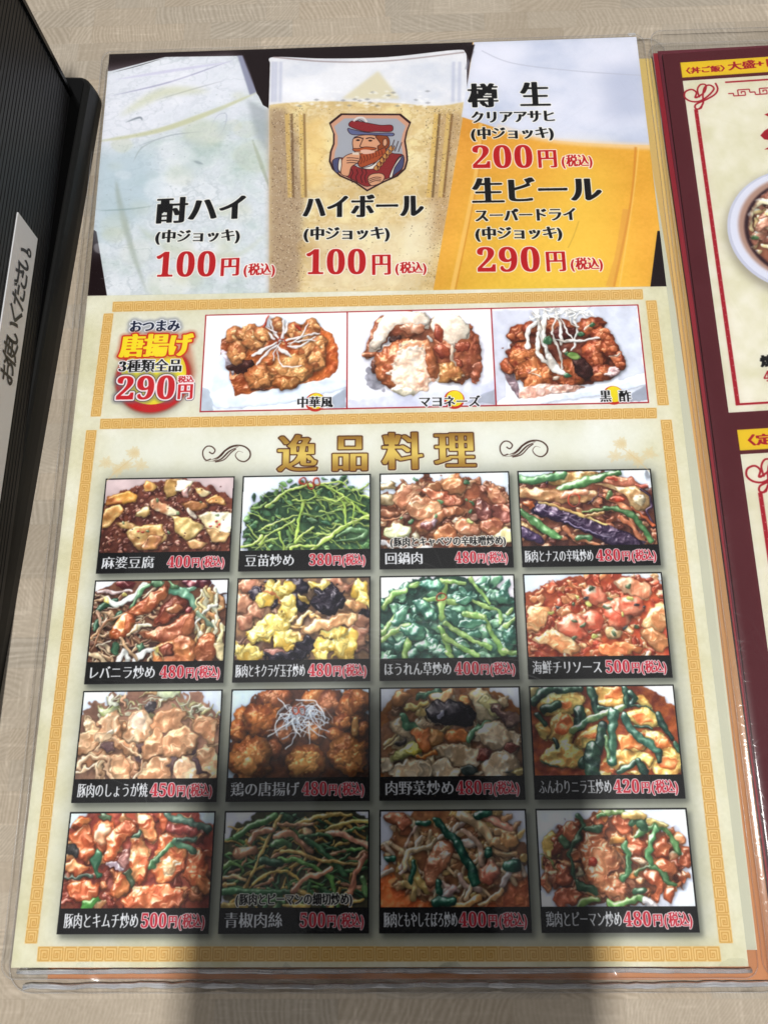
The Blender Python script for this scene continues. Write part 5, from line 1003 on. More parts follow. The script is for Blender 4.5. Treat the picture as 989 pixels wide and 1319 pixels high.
def crest(cv):
    """the shield on the glass: a bearded man in a red bonnet, drinking, with an ear of barley"""
    q = lambda pts: [mm(415 + x / 7.912, 135 + y / 7.912) for x, y in pts]
    ln = C3(52, 26, 28)
    sh = smooth_path(q([(70, 188), (190, 92), (800, 95), (905, 182)])[:1], 1).tolist() if False else None
    outer = q([(190, 92), (800, 95), (905, 182), (870, 270), (850, 370), (868, 480), (875, 570), (850, 660), (770, 735), (620, 800), (458, 888), (330, 800), (180, 735), (100, 660), (68, 580), (80, 480), (110, 400), (112, 300), (70, 188)])
    cv.fill([outer], ln)
    c = np.mean(outer, 0)
    s = lambda k: [tuple(c + (np.array(p) - c) * k) for p in outer]
    cv.fill([s(.955)], C3(216, 166, 140)); cv.fill([s(.87)], C3(176, 178, 186))
    F_ = lambda pts, col, o=.28, n=4: (cv.fill([smooth_path(q(pts), n, True)], ln if o else C3(col)), o and cv.fill([shrink(smooth_path(q(pts), n, True), o)], C3(col)))

    def shrink(p, d):
        p = np.asarray(p); t = np.roll(p, -1, 0) - np.roll(p, 1, 0); t /= np.maximum(np.linalg.norm(t, axis=1), 1e-9)[:, None]
        a = np.sum(p[:, 0] * np.roll(p[:, 1], -1) - np.roll(p[:, 0], -1) * p[:, 1]); nrm = np.stack([-t[:, 1], t[:, 0]], 1) * (1 if a > 0 else -1); return p + nrm * d
    F_([(105, 570), (200, 540), (330, 620), (460, 650), (640, 500), (740, 500), (830, 520), (825, 640), (760, 720), (600, 780), (458, 840), (330, 780), (180, 700), (115, 640)], (146, 46, 48))
    F_([(105, 570), (190, 550), (185, 680), (130, 690)], (84, 86, 124)); F_([(760, 560), (828, 520), (825, 640), (750, 710), (690, 740)], (84, 86, 124))
    F_([(680, 740), (720, 640), (770, 560), (815, 520), (800, 560), (740, 650), (715, 740)], (232, 226, 214)); F_([(170, 560), (200, 560), (200, 690), (160, 660)], (232, 226, 214))
    for x in (300, 350, 400, 440):
        cv.stroke(smooth_path(q([(x, 660), (x + 12, 700), (x - 6, 740), (x + 8, 800)])), .3, ln)
    F_([(330, 330), (560, 320), (600, 440), (560, 520), (420, 560), (320, 470)], (222, 168, 132))
    F_([(540, 320), (660, 320), (690, 400), (650, 470), (590, 520), (560, 430), (590, 400)], (150, 76, 40)); F_([(620, 360), (655, 350), (665, 400), (640, 430), (615, 410)], (222, 168, 132))
    F_([(360, 520), (470, 490), (560, 470), (640, 440), (650, 500), (600, 560), (500, 610), (380, 640)], (176, 84, 48))
    for k in range(8):
        x = 390 + 30 * k; y = 520 - 9 * k; cv.stroke(smooth_path(q([(x, y + 90 - 6 * k), (x + 14, y + 50), (x + 2, y + 10)])), .28, C3(90, 34, 26))
    F_([(350, 630), (430, 640), (520, 610), (640, 500), (650, 520), (560, 620), (520, 660), (440, 660)], (236, 230, 220))
    F_([(310, 450), (380, 445), (440, 430), (540, 440), (545, 460), (450, 475), (330, 480)], (180, 92, 50)); cv.fill([smooth_path(q([(390, 470), (450, 460), (540, 480), (500, 500), (420, 505)]), 4, True)], C3(230, 190, 170))
    for x, y in ((365, 365), (490, 370)):
        cv.stroke(smooth_path(q([(x - 45, y - 20), (x, y - 30), (x + 45, y - 18)])), .55, ln); cv.fill([smooth_path(q([(x - 22, y), (x, y - 10), (x + 22, y), (x, y + 10)]), 3, True)], ln)
    cv.stroke(smooth_path(q([(420, 340), (395, 400), (385, 430), (420, 440)])), .35, ln)
    F_([(265, 240), (300, 250), (430, 280), (560, 290), (720, 290), (715, 325), (560, 315), (420, 312), (300, 310), (258, 265)], (104, 110, 150))
    F_([(280, 180), (340, 165), (480, 190), (600, 210), (700, 208), (725, 240), (700, 280), (560, 280), (430, 280), (280, 228)], (150, 44, 50)); cv.stroke(smooth_path(q([(320, 172), (360, 138), (420, 138), (455, 182)])), .9, C3(226, 220, 216)); cv.stroke(smooth_path(q([(345, 176), (380, 158), (430, 182)])), .3, ln)
    F_([(200, 560), (260, 510), (380, 490), (385, 560), (360, 600), (300, 640), (270, 730), (190, 710), (195, 620)], (222, 168, 132))
    for k in range(3):
        cv.stroke(smooth_path(q([(250, 545 + 26 * k), (310, 545 + 24 * k), (372, 552 + 26 * k)])), .32, ln)
    cv.fill([q([(305, 490), (375, 488), (372, 515), (310, 512)])], C3(226, 214, 200))
    F_([(460, 760), (500, 710), (600, 700), (640, 740), (600, 800), (500, 830)], (222, 168, 132)); [cv.stroke(smooth_path(q([(470 + 8 * k, 765 + 16 * k), (540, 742 + 18 * k), (600, 745 + 18 * k)])), .3, ln) for k in range(3)]
    for x in (0, 40, 75):
        cv.stroke(q([(700 + x, 470 + x * .2), (735 + x, 360 + x * .35)]), .32, ln)
    for k in range(6):
        t = k / 5; x, y = 560 + 150 * t, 660 - 200 * t
        for s_ in (-1, 1):
            F_([(x, y + 20), (x + s_ * 34 - 6, y - 6), (x + 8 + s_ * 16, y - 44), (x + 6, y - 10)], (206, 148, 84), .2, 3)


banner()

# --- key fret border, tile by tile
SP = [(.28, .90), (.28, .27), (.74, .27), (.74, .74), (.45, .74), (.45, .46), (.59, .46), (.59, .60)]


def fret(corners, n, vertical=False, flip=False):
    (a, b, c, d) = [np.array(p, float) for p in corners]           # tl, tr, br, bl
    Q = lambda u, v: tuple((a * (1 - u) + b * u) * (1 - v) + (d * (1 - u) + c * u) * v)
    G0, G1 = C3(237, 207, 140), C3(211, 167, 94)
    for i in range(n):
        def loc(u, v):
            uu = u; vv = v
            if (i + flip) % 2:
                uu = 1 - uu
            return Q(vv * 0 + uu, (i + vv) / n) if vertical else Q((i + uu) / n, vv)
        PG.fill([[loc(0, 0), loc(1, 0), loc(1, 1), loc(0, 1)]], G0, ss=2)
        th = .42
        PG.fill(ribbon([loc(.09, .08), loc(.91, .08)], th) + ribbon([loc(.91, .08), loc(.91, .92)], th) + ribbon([loc(.91, .92), loc(.09, .92)], th) + ribbon([loc(.09, .92), loc(.09, .08)], th), G1, ss=2)
        p = [loc(*t) for t in SP]
        segs = []
        for k in range(len(p) - 1):
            e = np.array(p[k + 1]) - np.array(p[k]); e = e / np.linalg.norm(e) * th * .5; segs += ribbon([np.array(p[k]) - e, np.array(p[k + 1]) + e], th)
        PG.fill(segs, G1, ss=2)


STRIPS = [([(12.4, 125.9), (225.5, 126.0), (225.3, 130.7), (12.5, 130.6)], 49, False), ([(11.9, 177.1), (225.8, 177.2), (225.5, 181.6), (12.0, 181.5)], 49, False),
          ([(9.1, 131.2), (13.2, 131.2), (12.0, 176.2), (7.9, 176.2)], 10, True), ([(226.1, 131.2), (230.4, 131.2), (230.6, 176.3), (226.2, 176.3)], 10, True),
          ([(6.8, 181.8), (11.0, 181.8), (7.8, 360.8), (3.6, 360.8)], 42, True), ([(226.6, 182.2), (230.9, 182.2), (231.0, 361.2), (226.6, 361.2)], 42, True), ([(8.1, 361.6), (226.7, 362.0), (226.7, 366.4), (8.2, 366.1)], 50, False)]
for c_, n_, v_ in STRIPS:
    fret(c_, n_, v_)


def paste(img, x0, y0, x1, y1):
    """put a dish picture into the sheet, following the slight skew of the print"""
    X0, Y0, X1, Y1 = [int(round(v * K)) for v in (x0, y0, x1, y1)]
    Hh_, Ww_ = Y1 - Y0, X1 - X0; ih, iw = img.shape[:2]
    for j in range(Hh_):
        y = (Y0 + j) / K; a, b = wx(x0, y) * K, wx(x1, y) * K; i0, i1 = int(round(a)), int(round(b)); t = (np.arange(i0, i1) + .5 - a) / (b - a) * iw - .5
        t = np.clip(t, 0, iw - 1.01); k = t.astype(int); f = (t - k)[:, None]; s = min(ih - 1.01, max(0, (j + .5) / Hh_ * ih - .5)); sj = int(s); g = s - sj
        r0 = img[sj, k] * (1 - f) + img[sj, k + 1] * f; r1 = img[sj + 1, k] * (1 - f) + img[sj + 1, k + 1] * f; PG.a[Y0 + j, i0:i1] = r0 * (1 - g) + r1 * g


def wrect(x0, y0, x1, y1, col, **kw):
    PG.fill([[(wx(x0, y0), y0), (wx(x1, y0), y0), (wx(x1, y1), y1), (wx(x0, y1), y1)]], col, **kw)


PRICE_RED = C3(196, 40, 58)
for i, (name, _, price, fn, sub) in enumerate(DISHES):
    x0, x1 = COLX[i % 4]; y0, y1 = ROWY[i // 4]; yc = y1 - CAP; wd = x1 - x0
    wrect(x0, y0, x1, y1, C3(17, 17, 19))
    paste(fn(), x0 + .45, y0 + .45, x1 - .45, yc)
    f = FR[i]; X = lambda t, y=y1 - 2: wx(x0 + t * wd, y)
    if sub:
        s0, s1 = (.08, .955) if i == 2 else (.105, .90)
        PG.text(sub, X(s0, yc), yc - 1.1, 3.7, width=(s1 - s0) * wd, col=BLACK, bold=.03, thin=.01, rings=((.3, C3(240, 238, 232), 0, 1),))
    PG.text(name, X(f[0]), y1 - 2.15, 5.0, width=(f[1] - f[0]) * wd, col=C3(238, 240, 244), bold=.032, thin=.018)
    p0, p1 = f[2], f[3]; pw = p1 - p0; R1 = ((.24, C3(244, 226, 228), 0, 1),)
    PG.text(price, X(p0), y1 - 1.95, 5.9, width=.41 * pw * wd, col=PRICE_RED, bold=.01, rings=R1)
    PG.text('円', X(p0 + .42 * pw), y1 - 2.2, 4.0, width=.14 * pw * wd, col=PRICE_RED, bold=.03, thin=.01, rings=R1)
    PG.text('(税込)', X(p0 + .575 * pw), y1 - 2.2, 4.5, width=.425 * pw * wd, col=PRICE_RED, bold=.025, thin=.01, rings=R1)

# --- snack row
SN = [50.8, 107.7, 165.0, 222.9]; SY = (133.1, 175.0)
for k, fn in enumerate((snack_chinese, snack_mayo, snack_vinegar)):
    img = fn(); X0, Y0 = int(SN[k] * K), int(SY[0] * K); X1, Y1 = int(SN[k + 1] * K), int(SY[1] * K); ih, iw = img.shape[:2]
    yy = np.clip((np.arange(Y1 - Y0) / (Y1 - Y0) * ih).astype(int), 0, ih - 1); xx = np.clip((np.arange(X1 - X0) / (X1 - X0) * iw).astype(int), 0, iw - 1); PG.a[Y0:Y1, X0:X1] = img[yy][:, xx]
LR = C3(172, 34, 44)
PG.fill(ribbon([(SN[0], SY[0]), (SN[3], SY[0])], .5) + ribbon([(SN[0], SY[1]), (SN[3], SY[1])], .5), LR)
for x in SN:
    PG.stroke([(x, SY[0] - .25), (x, SY[1] + .25)], .5, LR)
circ = lambda cx, cy, r_, n=48, sq=1.0: [(cx + r_ * math.cos(t), cy + r_ * sq * math.sin(t)) for t in np.linspace(0, 2 * math.pi, n, endpoint=False)]
for cx, cy, xo in ((406.5, 518.4, 0), (584.8, 515.0, 0), (789.4, 509.5, 0)):
    a = mm(cx, cy); PG.fill([circ(a[0], a[1], 3.9)], C3(200, 52, 38)); PG.fill([circ(a[0] + .2, a[1] - .45, 3.3)], C3(240, 222, 40))
HW = ((.35, C3(246, 246, 250), .1, 1),)
ptext('中華風', 382.2, 525.4, 428.7, 524.8, 511.6, rings=HW, **BOLD); ptext('マヨネーズ', 539, 524.6, 618.9, 524, 510.6, rings=HW, **BOLD); ptext('黒', 772.4, 518, 787.4, 517.6, 503.3, rings=HW, **BOLD); ptext('酢', 796.8, 517.8, 813, 517.6, 503.3, rings=HW, **BOLD)
# badge
c0 = mm(198, 487); PG.fill([circ(c0[0], c0[1] + .8, 15.6)], C3(120, 110, 96), alpha=.6, soft=1.6); PG.fill([circ(c0[0], c0[1], 15.2)], C3(170, 46, 36), alpha=.8, soft=.5); PG.fill([circ(c0[0], c0[1], 14.6)], C3(200, 40, 44)); PG.fill([circ(c0[0] + .1, c0[1] - 1.5, 12.9)], C3(240, 228, 60))
PG.fill([pp([(232, 440), (247, 450), (252, 480), (246, 500), (240, 470)])], C3(186, 70, 40), alpha=.45, soft=1.2)
ptext('おつまみ', 166.5, 428.4, 232, 426.8, 413.4, col=C3(28, 36, 62), rings=((.4, C3(240, 242, 248), .1, 1), (.8, C3(150, 154, 166), .6, .6)), bold=.05)
ptext('唐揚げ', 154, 460, 246, 458, 432, col=C3(246, 228, 48), bold=.07, rings=((.62, C3(206, 58, 36), 0, 1), (.7, C3(190, 110, 80), .6, .5)), slant=.06)
ptext('3種類全品', 153, 479.9, 234.5, 478.8, 464, rings=((.42, C3(246, 246, 250), .1, 1),), **BOLD)
ptext('290', 149, 515, 227, 514, 485.2, col=C3(204, 40, 48), bold=.015, rings=((.62, C3(250, 244, 246), 0, 1), (.22, C3(40, 40, 60), 0, 1), (.8, C3(120, 120, 126), .7, .5)))
ptext('円', 228, 514.4, 249, 513.8, 494.4, col=C3(204, 40, 48), rings=((.6, C3(250, 244, 246), 0, 1), (.2, C3(40, 40, 60), 0, 1)), bold=.045, thin=.01); ptext('税込', 229.4, 493.2, 250, 492.6, 485, col=C3(196, 50, 60), bold=.05, rings=((.4, C3(250, 244, 246), 0, 1),))

# --- heading
gold = lambda t: C3(150, 104, 34) + (C3(232, 206, 110) - C3(150, 104, 34)) * np.exp(-((t - .5) / .2) ** 2) + (C3(60, 40, 10)) * np.clip(t - .7, 0, 1) * 3
for ch, xl, yl, xr, yt in (('逸', 356.6, 608, 408.5, 561), ('品', 426, 606.6, 475, 561), ('料', 492, 604.6, 545, 558), ('理', 559.7, 603, 612.8, 556.5)):
    ptext(ch, xl, yl, xr, yl - .4, yt, col=C3(200, 160, 60), grad=gold, bold=.04, thin=.012, rings=((.45, C3(84, 44, 26), 0, 1), (.35, C3(236, 232, 214), .2, .8)))
for ox, oy in ((261.3, 572.4), (643.3, 566.0)):
    q = lambda pts: [mm(ox + x / 2.603, oy + y / 2.603) for x, y in pts]; BR = C3(70, 42, 32)
    for pts, wd in (([(28, 50), (12, 54), (2, 40), (2, 22), (14, 8), (30, 8), (42, 20), (34, 32), (22, 26)], .45), ([(8, 58), (36, 56), (62, 40), (84, 14), (112, 4), (140, 8), (158, 24), (158, 44), (142, 58), (122, 54), (110, 38), (120, 24), (136, 28)], .55), ([(28, 52), (52, 44), (78, 20), (102, 8), (122, 8)], .7), ([(34, 58), (62, 50), (90, 24), (118, 10)], .6), ([(42, 60), (72, 52), (96, 28), (112, 16)], .4)):
        PG.stroke(smooth_path(q(pts), 8), wd, BR, taper=False if wd < .5 else True)
for sx_, cx, cy in ((1, 152, 590), (-1, 822, 578)):
    r = np.random.default_rng(3)
    for bx, by, n_ in ((0, 20, 9), (22, -8, 12), (-14, 8, 8), (10, 12, 9), (30, 12, 7)):
        for k in range(n_):
            t = 2 * math.pi * k / n_ + .3; L = r.uniform(7, 13); x, y = cx + sx_ * bx, cy + by * .8; ex, ey = x + L * math.cos(t), y + L * math.sin(t) * .85; nx, ny = -math.sin(t) * 2.2, math.cos(t) * 2.2
            PG.fill([smooth_path(pp([(x, y), ((x + ex) / 2 + nx, (y + ey) / 2 + ny), (ex, ey), ((x + ex) / 2 - nx, (y + ey) / 2 - ny)]), 3, True)], C3(226, 204, 156), alpha=.42)
    PG.stroke(smooth_path(pp([(cx - sx_ * 14, cy + 30), (cx, cy + 16), (cx + sx_ * 20, cy)])), .5, C3(222, 198, 150), alpha=.5)

# ------------------------------------------------------------------ second menu (maroon), partly in the picture
M_ORG = mm(853, 69, .0045); M_W, M_H = 235.0, 360.0
MU = Canvas(M_W, M_H, C3(92, 34, 42), k=5.0)


def ml(px, py):
    a = mm(px, py, .0045 ); x = a[0] - M_ORG[0]; return (x, a[1] - M_ORG[1] + x * .043)


def maroon():
    cv = MU; r = np.random.default_rng(8); P_ = lambda pts: [ml(*p) for p in pts]
    cv.a += fbm(cv.h, cv.w, 60, 3, r)[..., None] * .012
    Yl, Cr, Rd = C3(236, 202, 44), C3(232, 228, 206), C3(166, 28, 44)
    for k, (top, bar0, bar1, box0, box1) in enumerate(((0, ml(875.7, 80), ml(878.3, 99.6), ml(879, 103.7), ml(945.4, 531)), (1, ml(948.7, 553.3), ml(953, 580), ml(953.3, 585), (ml(953.3, 585)[0], 352)))):
        x0 = bar0[0]
        cv.rect(x0, bar0[1], M_W - 8, bar1[1], Yl)
        x1, y1, y2 = box0[0], box0[1], box1[1]
        X0, Y0 = int(x1 * cv.k), int(y1 * cv.k); X1, Y1 = int((M_W - 8) * cv.k), int(y2 * cv.k)
        cv.a[Y0:Y1, X0:X1] = Cr + fbm(Y1 - Y0, X1 - X0, 40, 4, r)[..., None] * C3(10, 10, 18) * 1.3
        fx, fy = (ml(897.2, 149)[0] if k == 0 else x1 + 5.2), y1 + 2.2
        L = lambda a, b, wd: cv.stroke([a, b], wd, Rd)
        xr = M_W - 12
        L((fx, fy + 13), (fx, y2 - 3.2), 1.6); L((fx - .8, y2 - 3.2), (xr, y2 - 3.2), .9); L((fx + 14, fy), (xr, fy), .8); L((xr, fy), (xr, y2 - 3.2), 1.2)
        for t in np.arange(fy + 15, y2 - 4, 3.1):
            cv.fill([circ(fx + .35 * (-1 if int(t) % 2 else 1), t, .16, 8)], C3(244, 226, 214))
        o = (fx - 4.2, fy)
        z = lambda pts: smooth_path([(o[0] + a, o[1] + b) for a, b in pts], 8)
        for pts, wd in (([(7.2, 5.8), (4.6, 7.0), (5.4, 4.4), (3.6, 2.6), (.8, 3.6), (.2, 6.4), (2.4, 8.6), (6.0, 9.0), (10.0, 6.6), (13.0, 3.0), (11.4, .9), (9.2, 2.0), (8.0, 5.8), (7.6, 10), (5.6, 12.8), (4.0, 12.4), (4.6, 10.4), (8.6, 8.6), (13.0, 6.0), (14.6, 3.2), (14.0, 0)], .75),
                        ([(6.4, 7.0), (6.0, 3.0), (7.6, .4), (9.8, .8), (8.8, 4.4), (5.0, 7.2)], .7), ([(4.2, 13.2), (6.4, 12.6), (7.2, 10.4)], .6)):
            cv.stroke(z(pts), wd, Rd)
        m0 = (fx + 14.5, fy + 4.4)
        for j in range(9):
            a = m0[0] + j * 9.2; yb = m0[1]
            for p, q in (((0, 1.6), (2.2, 1.6)), ((2.2, 1.6), (2.2, 3)), ((2.2, 3), (7.2, 3)), ((7.2, 3), (7.2, 1)), ((7.2, 1), (5.6, 1)), ((5.6, 1), (5.6, 2)), ((4.2, 2.9), (4.2, 0)), ((4.2, 0), (9.2, 0)), ((9.2, 0), (9.2, 1.6)), ((9.2, 1.6), (11.4, 1.6))):
                cv.stroke([(a + p[0], yb + p[1]), (a + q[0], yb + q[1])], .5, Rd)
        if k == 1:
            for cx in (60, 170):
                bowl(cv, cx, y1 + 62, 26)
        else:
            (ax, ay), (bx, by), (cx_, cy_) = ml(936.5, 297), ml(964, 236), ml(989, 364)
            dd = 2 * (ax * (by - cy_) + bx * (cy_ - ay) + cx_ * (ay - by)); s1, s2, s3 = ax * ax + ay * ay, bx * bx + by * by, cx_ * cx_ + cy_ * cy_
            ux = (s1 * (by - cy_) + s2 * (cy_ - ay) + s3 * (ay - by)) / dd; uy = (s1 * (cx_ - bx) + s2 * (ax - cx_) + s3 * (bx - ax)) / dd; R_ = math.hypot(ax - ux, ay - uy)
            bowl(cv, ux, uy, R_); bowl(cv, ux + 100, uy, R_)
    t = lambda s, a, b, em, **kw: cv.text(s, a[0], a[1], em, width=b[0] - a[0], rise=a[1] - b[1], col=Rd, bold=.05, **kw)
    t('〈丼ご飯〉', ml(882.4, 94), ml(935, 90.2), 3.5); t('大盛+日', ml(937.6, 89.4), ml(1003, 83), 4.7)
    cv.text('〈定食〉', ml(961.5, 572.6)[0], ml(961.5, 572.6)[1], 4.6, width=20, col=Rd, bold=.06)
    # strokes of the big red heading and the dish name under the bowl
    cv.fill([P_([(979, 174), (984, 168), (989, 165), (1010, 160), (1010, 178), (992, 180), (984, 179)])], Rd); cv.fill([P_([(984, 147), (992, 144), (1010, 144), (1008, 149), (988, 149)])], Rd); cv.fill([P_([(984, 192), (992, 188), (1010, 186), (1005, 192)])], Rd)
    cv.text('焼', ml(980, 472)[0], ml(980, 471)[1], 5.2, col=BLACK, bold=.08); cv.text('480', ml(984, 492)[0], ml(984, 491)[1], 6, col=Rd, bold=.02)


def bowl(cv, cx, cy, R):
    """white bowl of noodles and pork, seen from above"""
    r = np.random.default_rng(int(cx)); E = lambda k, dx=0, dy=0, sq=1.0: circ(cx + dx, cy + dy, R * k, 60, sq)
    cv.fill([E(1.04, 0, 2)], C3(120, 110, 92), alpha=.55, soft=2.2)
    cv.fill([E(1.0)], C3(206, 208, 226)); cv.fill([E(.965, .3, -.3)], C3(228, 230, 244)); cv.fill([E(.86, .6, -.6)], C3(186, 150, 134), soft=.6); cv.fill([E(.80, 1.2, 0)], C3(58, 36, 42), soft=.5); cv.fill([E(.76, 1.8, 0)], C3(140, 84, 66), soft=.4)
    F = Food(R * 1.55 * cv.k / K, R * 1.55 * cv.k / K, [(0, 0), (100, 0), (100, 100), (0, 100)], (150, 90, 66), 41)
    for _ in range(150):
        x, y = r.uniform(0, 100, 2)
        if (x - 50) ** 2 + (y - 50) ** 2 < 47 ** 2:
            if r.random() < .25:
                a = r.uniform(0, 6.28); F.s([(x, y), (x + 14 * math.cos(a), y + 14 * math.sin(a)), (x + 24 * math.cos(a + .7), y + 24 * math.sin(a + .7))], 5.2, (232, 206, 150), (216, 180, 116), gloss=.5)
            else:
                F.b(x, y, r.uniform(5, 10), r.uniform(4, 7), r.uniform(0, 180), (212, 146, 116), (170, 100, 78), wob=.4, gloss=.6)
    F.b(6, 56, 5, 3, 20, (86, 118, 70)); F.s([(2, 40), (8, 24), (18, 18), (30, 20)], 6, (240, 222, 180), gloss=.5)
    im = F.done(1.05); n = im.shape[0]; yy, xx = np.mgrid[0:n, 0:n]; rr = np.hypot(xx - n / 2, yy - n / 2) / (n / 2)
    m = np.clip((1 - rr + .05 * fbm(n, n, 10, 2, r)) * 12, 0, 1).astype(np.float32); cv.blend(int(cx * cv.k - n / 2 + .03 * n), int(cy * cv.k - n / 2), m, im)


maroon()

# ------------------------------------------------------------------ printed wood mosaic of the table top
TK = 3.6; T_W, T_H = 560.0, 560.0                                   # millimetres that the pattern covers before it mirrors
def wood():
    r = np.random.default_rng(21); H_, W_ = int(T_H * TK), int(T_W * TK); A = np.empty((H_, W_, 3), np.float32); base = C3(182, 169, 151)
    rowh = 10.4; y = 0.0; warpn = fbm(H_, W_, 40, 3, r) * 5; fine = fbm(H_, W_, 3, 2, r); cl = fbm(H_, W_, 160, 3, r)
    while y < T_H:
        hh = rowh * r.uniform(.92, 1.08); x = -r.uniform(0, 40); j0, j1 = int(y * TK), min(H_, int((y + hh) * TK))
        while x < T_W:
            L = r.choice([12, 20, 34, 50]) * r.uniform(.8, 1.25); i0, i1 = max(0, int(x * TK)), min(W_, int((x + L) * TK))
            if i1 > i0 and j1 > j0:
                yy, xx = np.mgrid[j0:j1, i0:i1].astype(np.float32) / TK
                a = math.radians(r.choice([90, 86, 60, 118, 30, 150, 5, 78, 100]) + r.uniform(-9, 9)); u = (xx - x) * math.sin(a) + (yy - y) * math.cos(a); v = (xx - x) * math.cos(a) - (yy - y) * math.sin(a)
                cu = r.uniform(-.02, .02); u = u + cu * v * v + warpn[j0:j1, i0:i1] * .28
                per = r.uniform(1.0, 2.4); ph = r.uniform(0, 6); s = np.sin(u * 2 * math.pi / per + ph + 1.2 * np.sin(u * .9)); s = np.sign(s) * np.abs(s) ** .6
                k = r.uniform(.010, .034); t = base * (1 + r.uniform(-.03, .03)) + C3(2, 0, -2) * r.uniform(-1, 1)
                A[j0:j1, i0:i1] = t + (s * k)[..., None] + C3(0, 0, 0)
                A[j0:j1, i0:min(i1, i0 + 1)] -= .02
            x += L
        A[j0:min(j0 + 1, j1)] -= .018; y += hh
    A += fine[..., None] * .026 + cl[..., None] * .03
    for ang in (0, 1):
        st = fbm(H_, W_, 2.2, 1, r, 22.0) if ang == 0 else fbm(W_, H_, 2.2, 1, r, 18.0).T
        A += (np.clip(st - .45, 0, 1) * (.5 + .5 * cl) * .16)[..., None]
    return np.clip(A, 0, 1)
WOOD = wood()
# ------------------------------------------------------------------ materials
def image(name, arr):
    h, w = arr.shape[:2]; im = bpy.data.images.new(name, w, h, alpha=False, float_buffer=False)
    px = np.ones((h, w, 4), np.float32); px[..., :3] = np.clip(arr, 0, 1)[::-1]; im.pixels.foreach_set(px.ravel()); im.update(); im.pack(); return im


def mat(name):
    m = bpy.data.materials.new(name); m.use_nodes = True; nt = m.node_tree; return m, nt, nt.nodes['Principled BSDF']


def node(nt, kind, **kw):
    n = nt.nodes.new(kind)
    for k, v in kw.items():
        if k in n.inputs:
            n.inputs[k].default_value = v
        else:
            setattr(n, k, v)
    return n


def print_mat(name, arr, rough=.5, ext='EXTEND', grain=0.0):
    m, nt, b = mat(name); t = node(nt, 'ShaderNodeTexImage', extension=ext, interpolation='Cubic'); t.image = image(name, arr)
    nt.links.new(t.outputs['Color'], b.inputs['Base Color']); b.inputs['Roughness'].default_value = rough; b.inputs['Specular IOR Level'].default_value = .12
    if grain:
        tc = node(nt, 'ShaderNodeTexCoord'); no = node(nt, 'ShaderNodeTexNoise', Scale=1400.0, Detail=3.0); bp = node(nt, 'ShaderNodeBump', Strength=grain, Distance=.0004)
        nt.links.new(tc.outputs['Object'], no.inputs['Vector']); nt.links.new(no.outputs[0], bp.inputs['Height']); nt.links.new(bp.outputs[0], b.inputs['Normal'])
    return m


def flat_mat(name, col, rough=.5, spec=.5, bump=0.0, bscale=300.0, var=0.0, coat=0.0):
    m, nt, b = mat(name); b.inputs['Base Color'].default_value = (*col, 1); b.inputs['Roughness'].default_value = rough; b.inputs['Specular IOR Level'].default_value = spec; b.inputs['Coat Weight'].default_value = coat
    tc = node(nt, 'ShaderNodeTexCoord'); no = node(nt, 'ShaderNodeTexNoise', Scale=bscale, Detail=4.0); nt.links.new(tc.outputs['Object'], no.inputs['Vector'])
    if var:
        mx = node(nt, 'ShaderNodeMix', data_type='RGBA'); mx.inputs['A'].default_value = (*[c * (1 - var) for c in col], 1); mx.inputs['B'].default_value = (*[min(1, c * (1 + var)) for c in col], 1)
        nt.links.new(no.outputs[0], mx.inputs['Factor']); nt.links.new(mx.outputs['Result'], b.inputs['Base Color'])
    if bump:
        bp = node(nt, 'ShaderNodeBump', Strength=bump, Distance=.0003); nt.links.new(no.outputs[0], bp.inputs['Height']); nt.links.new(bp.outputs[0], b.inputs['Normal'])
    return m


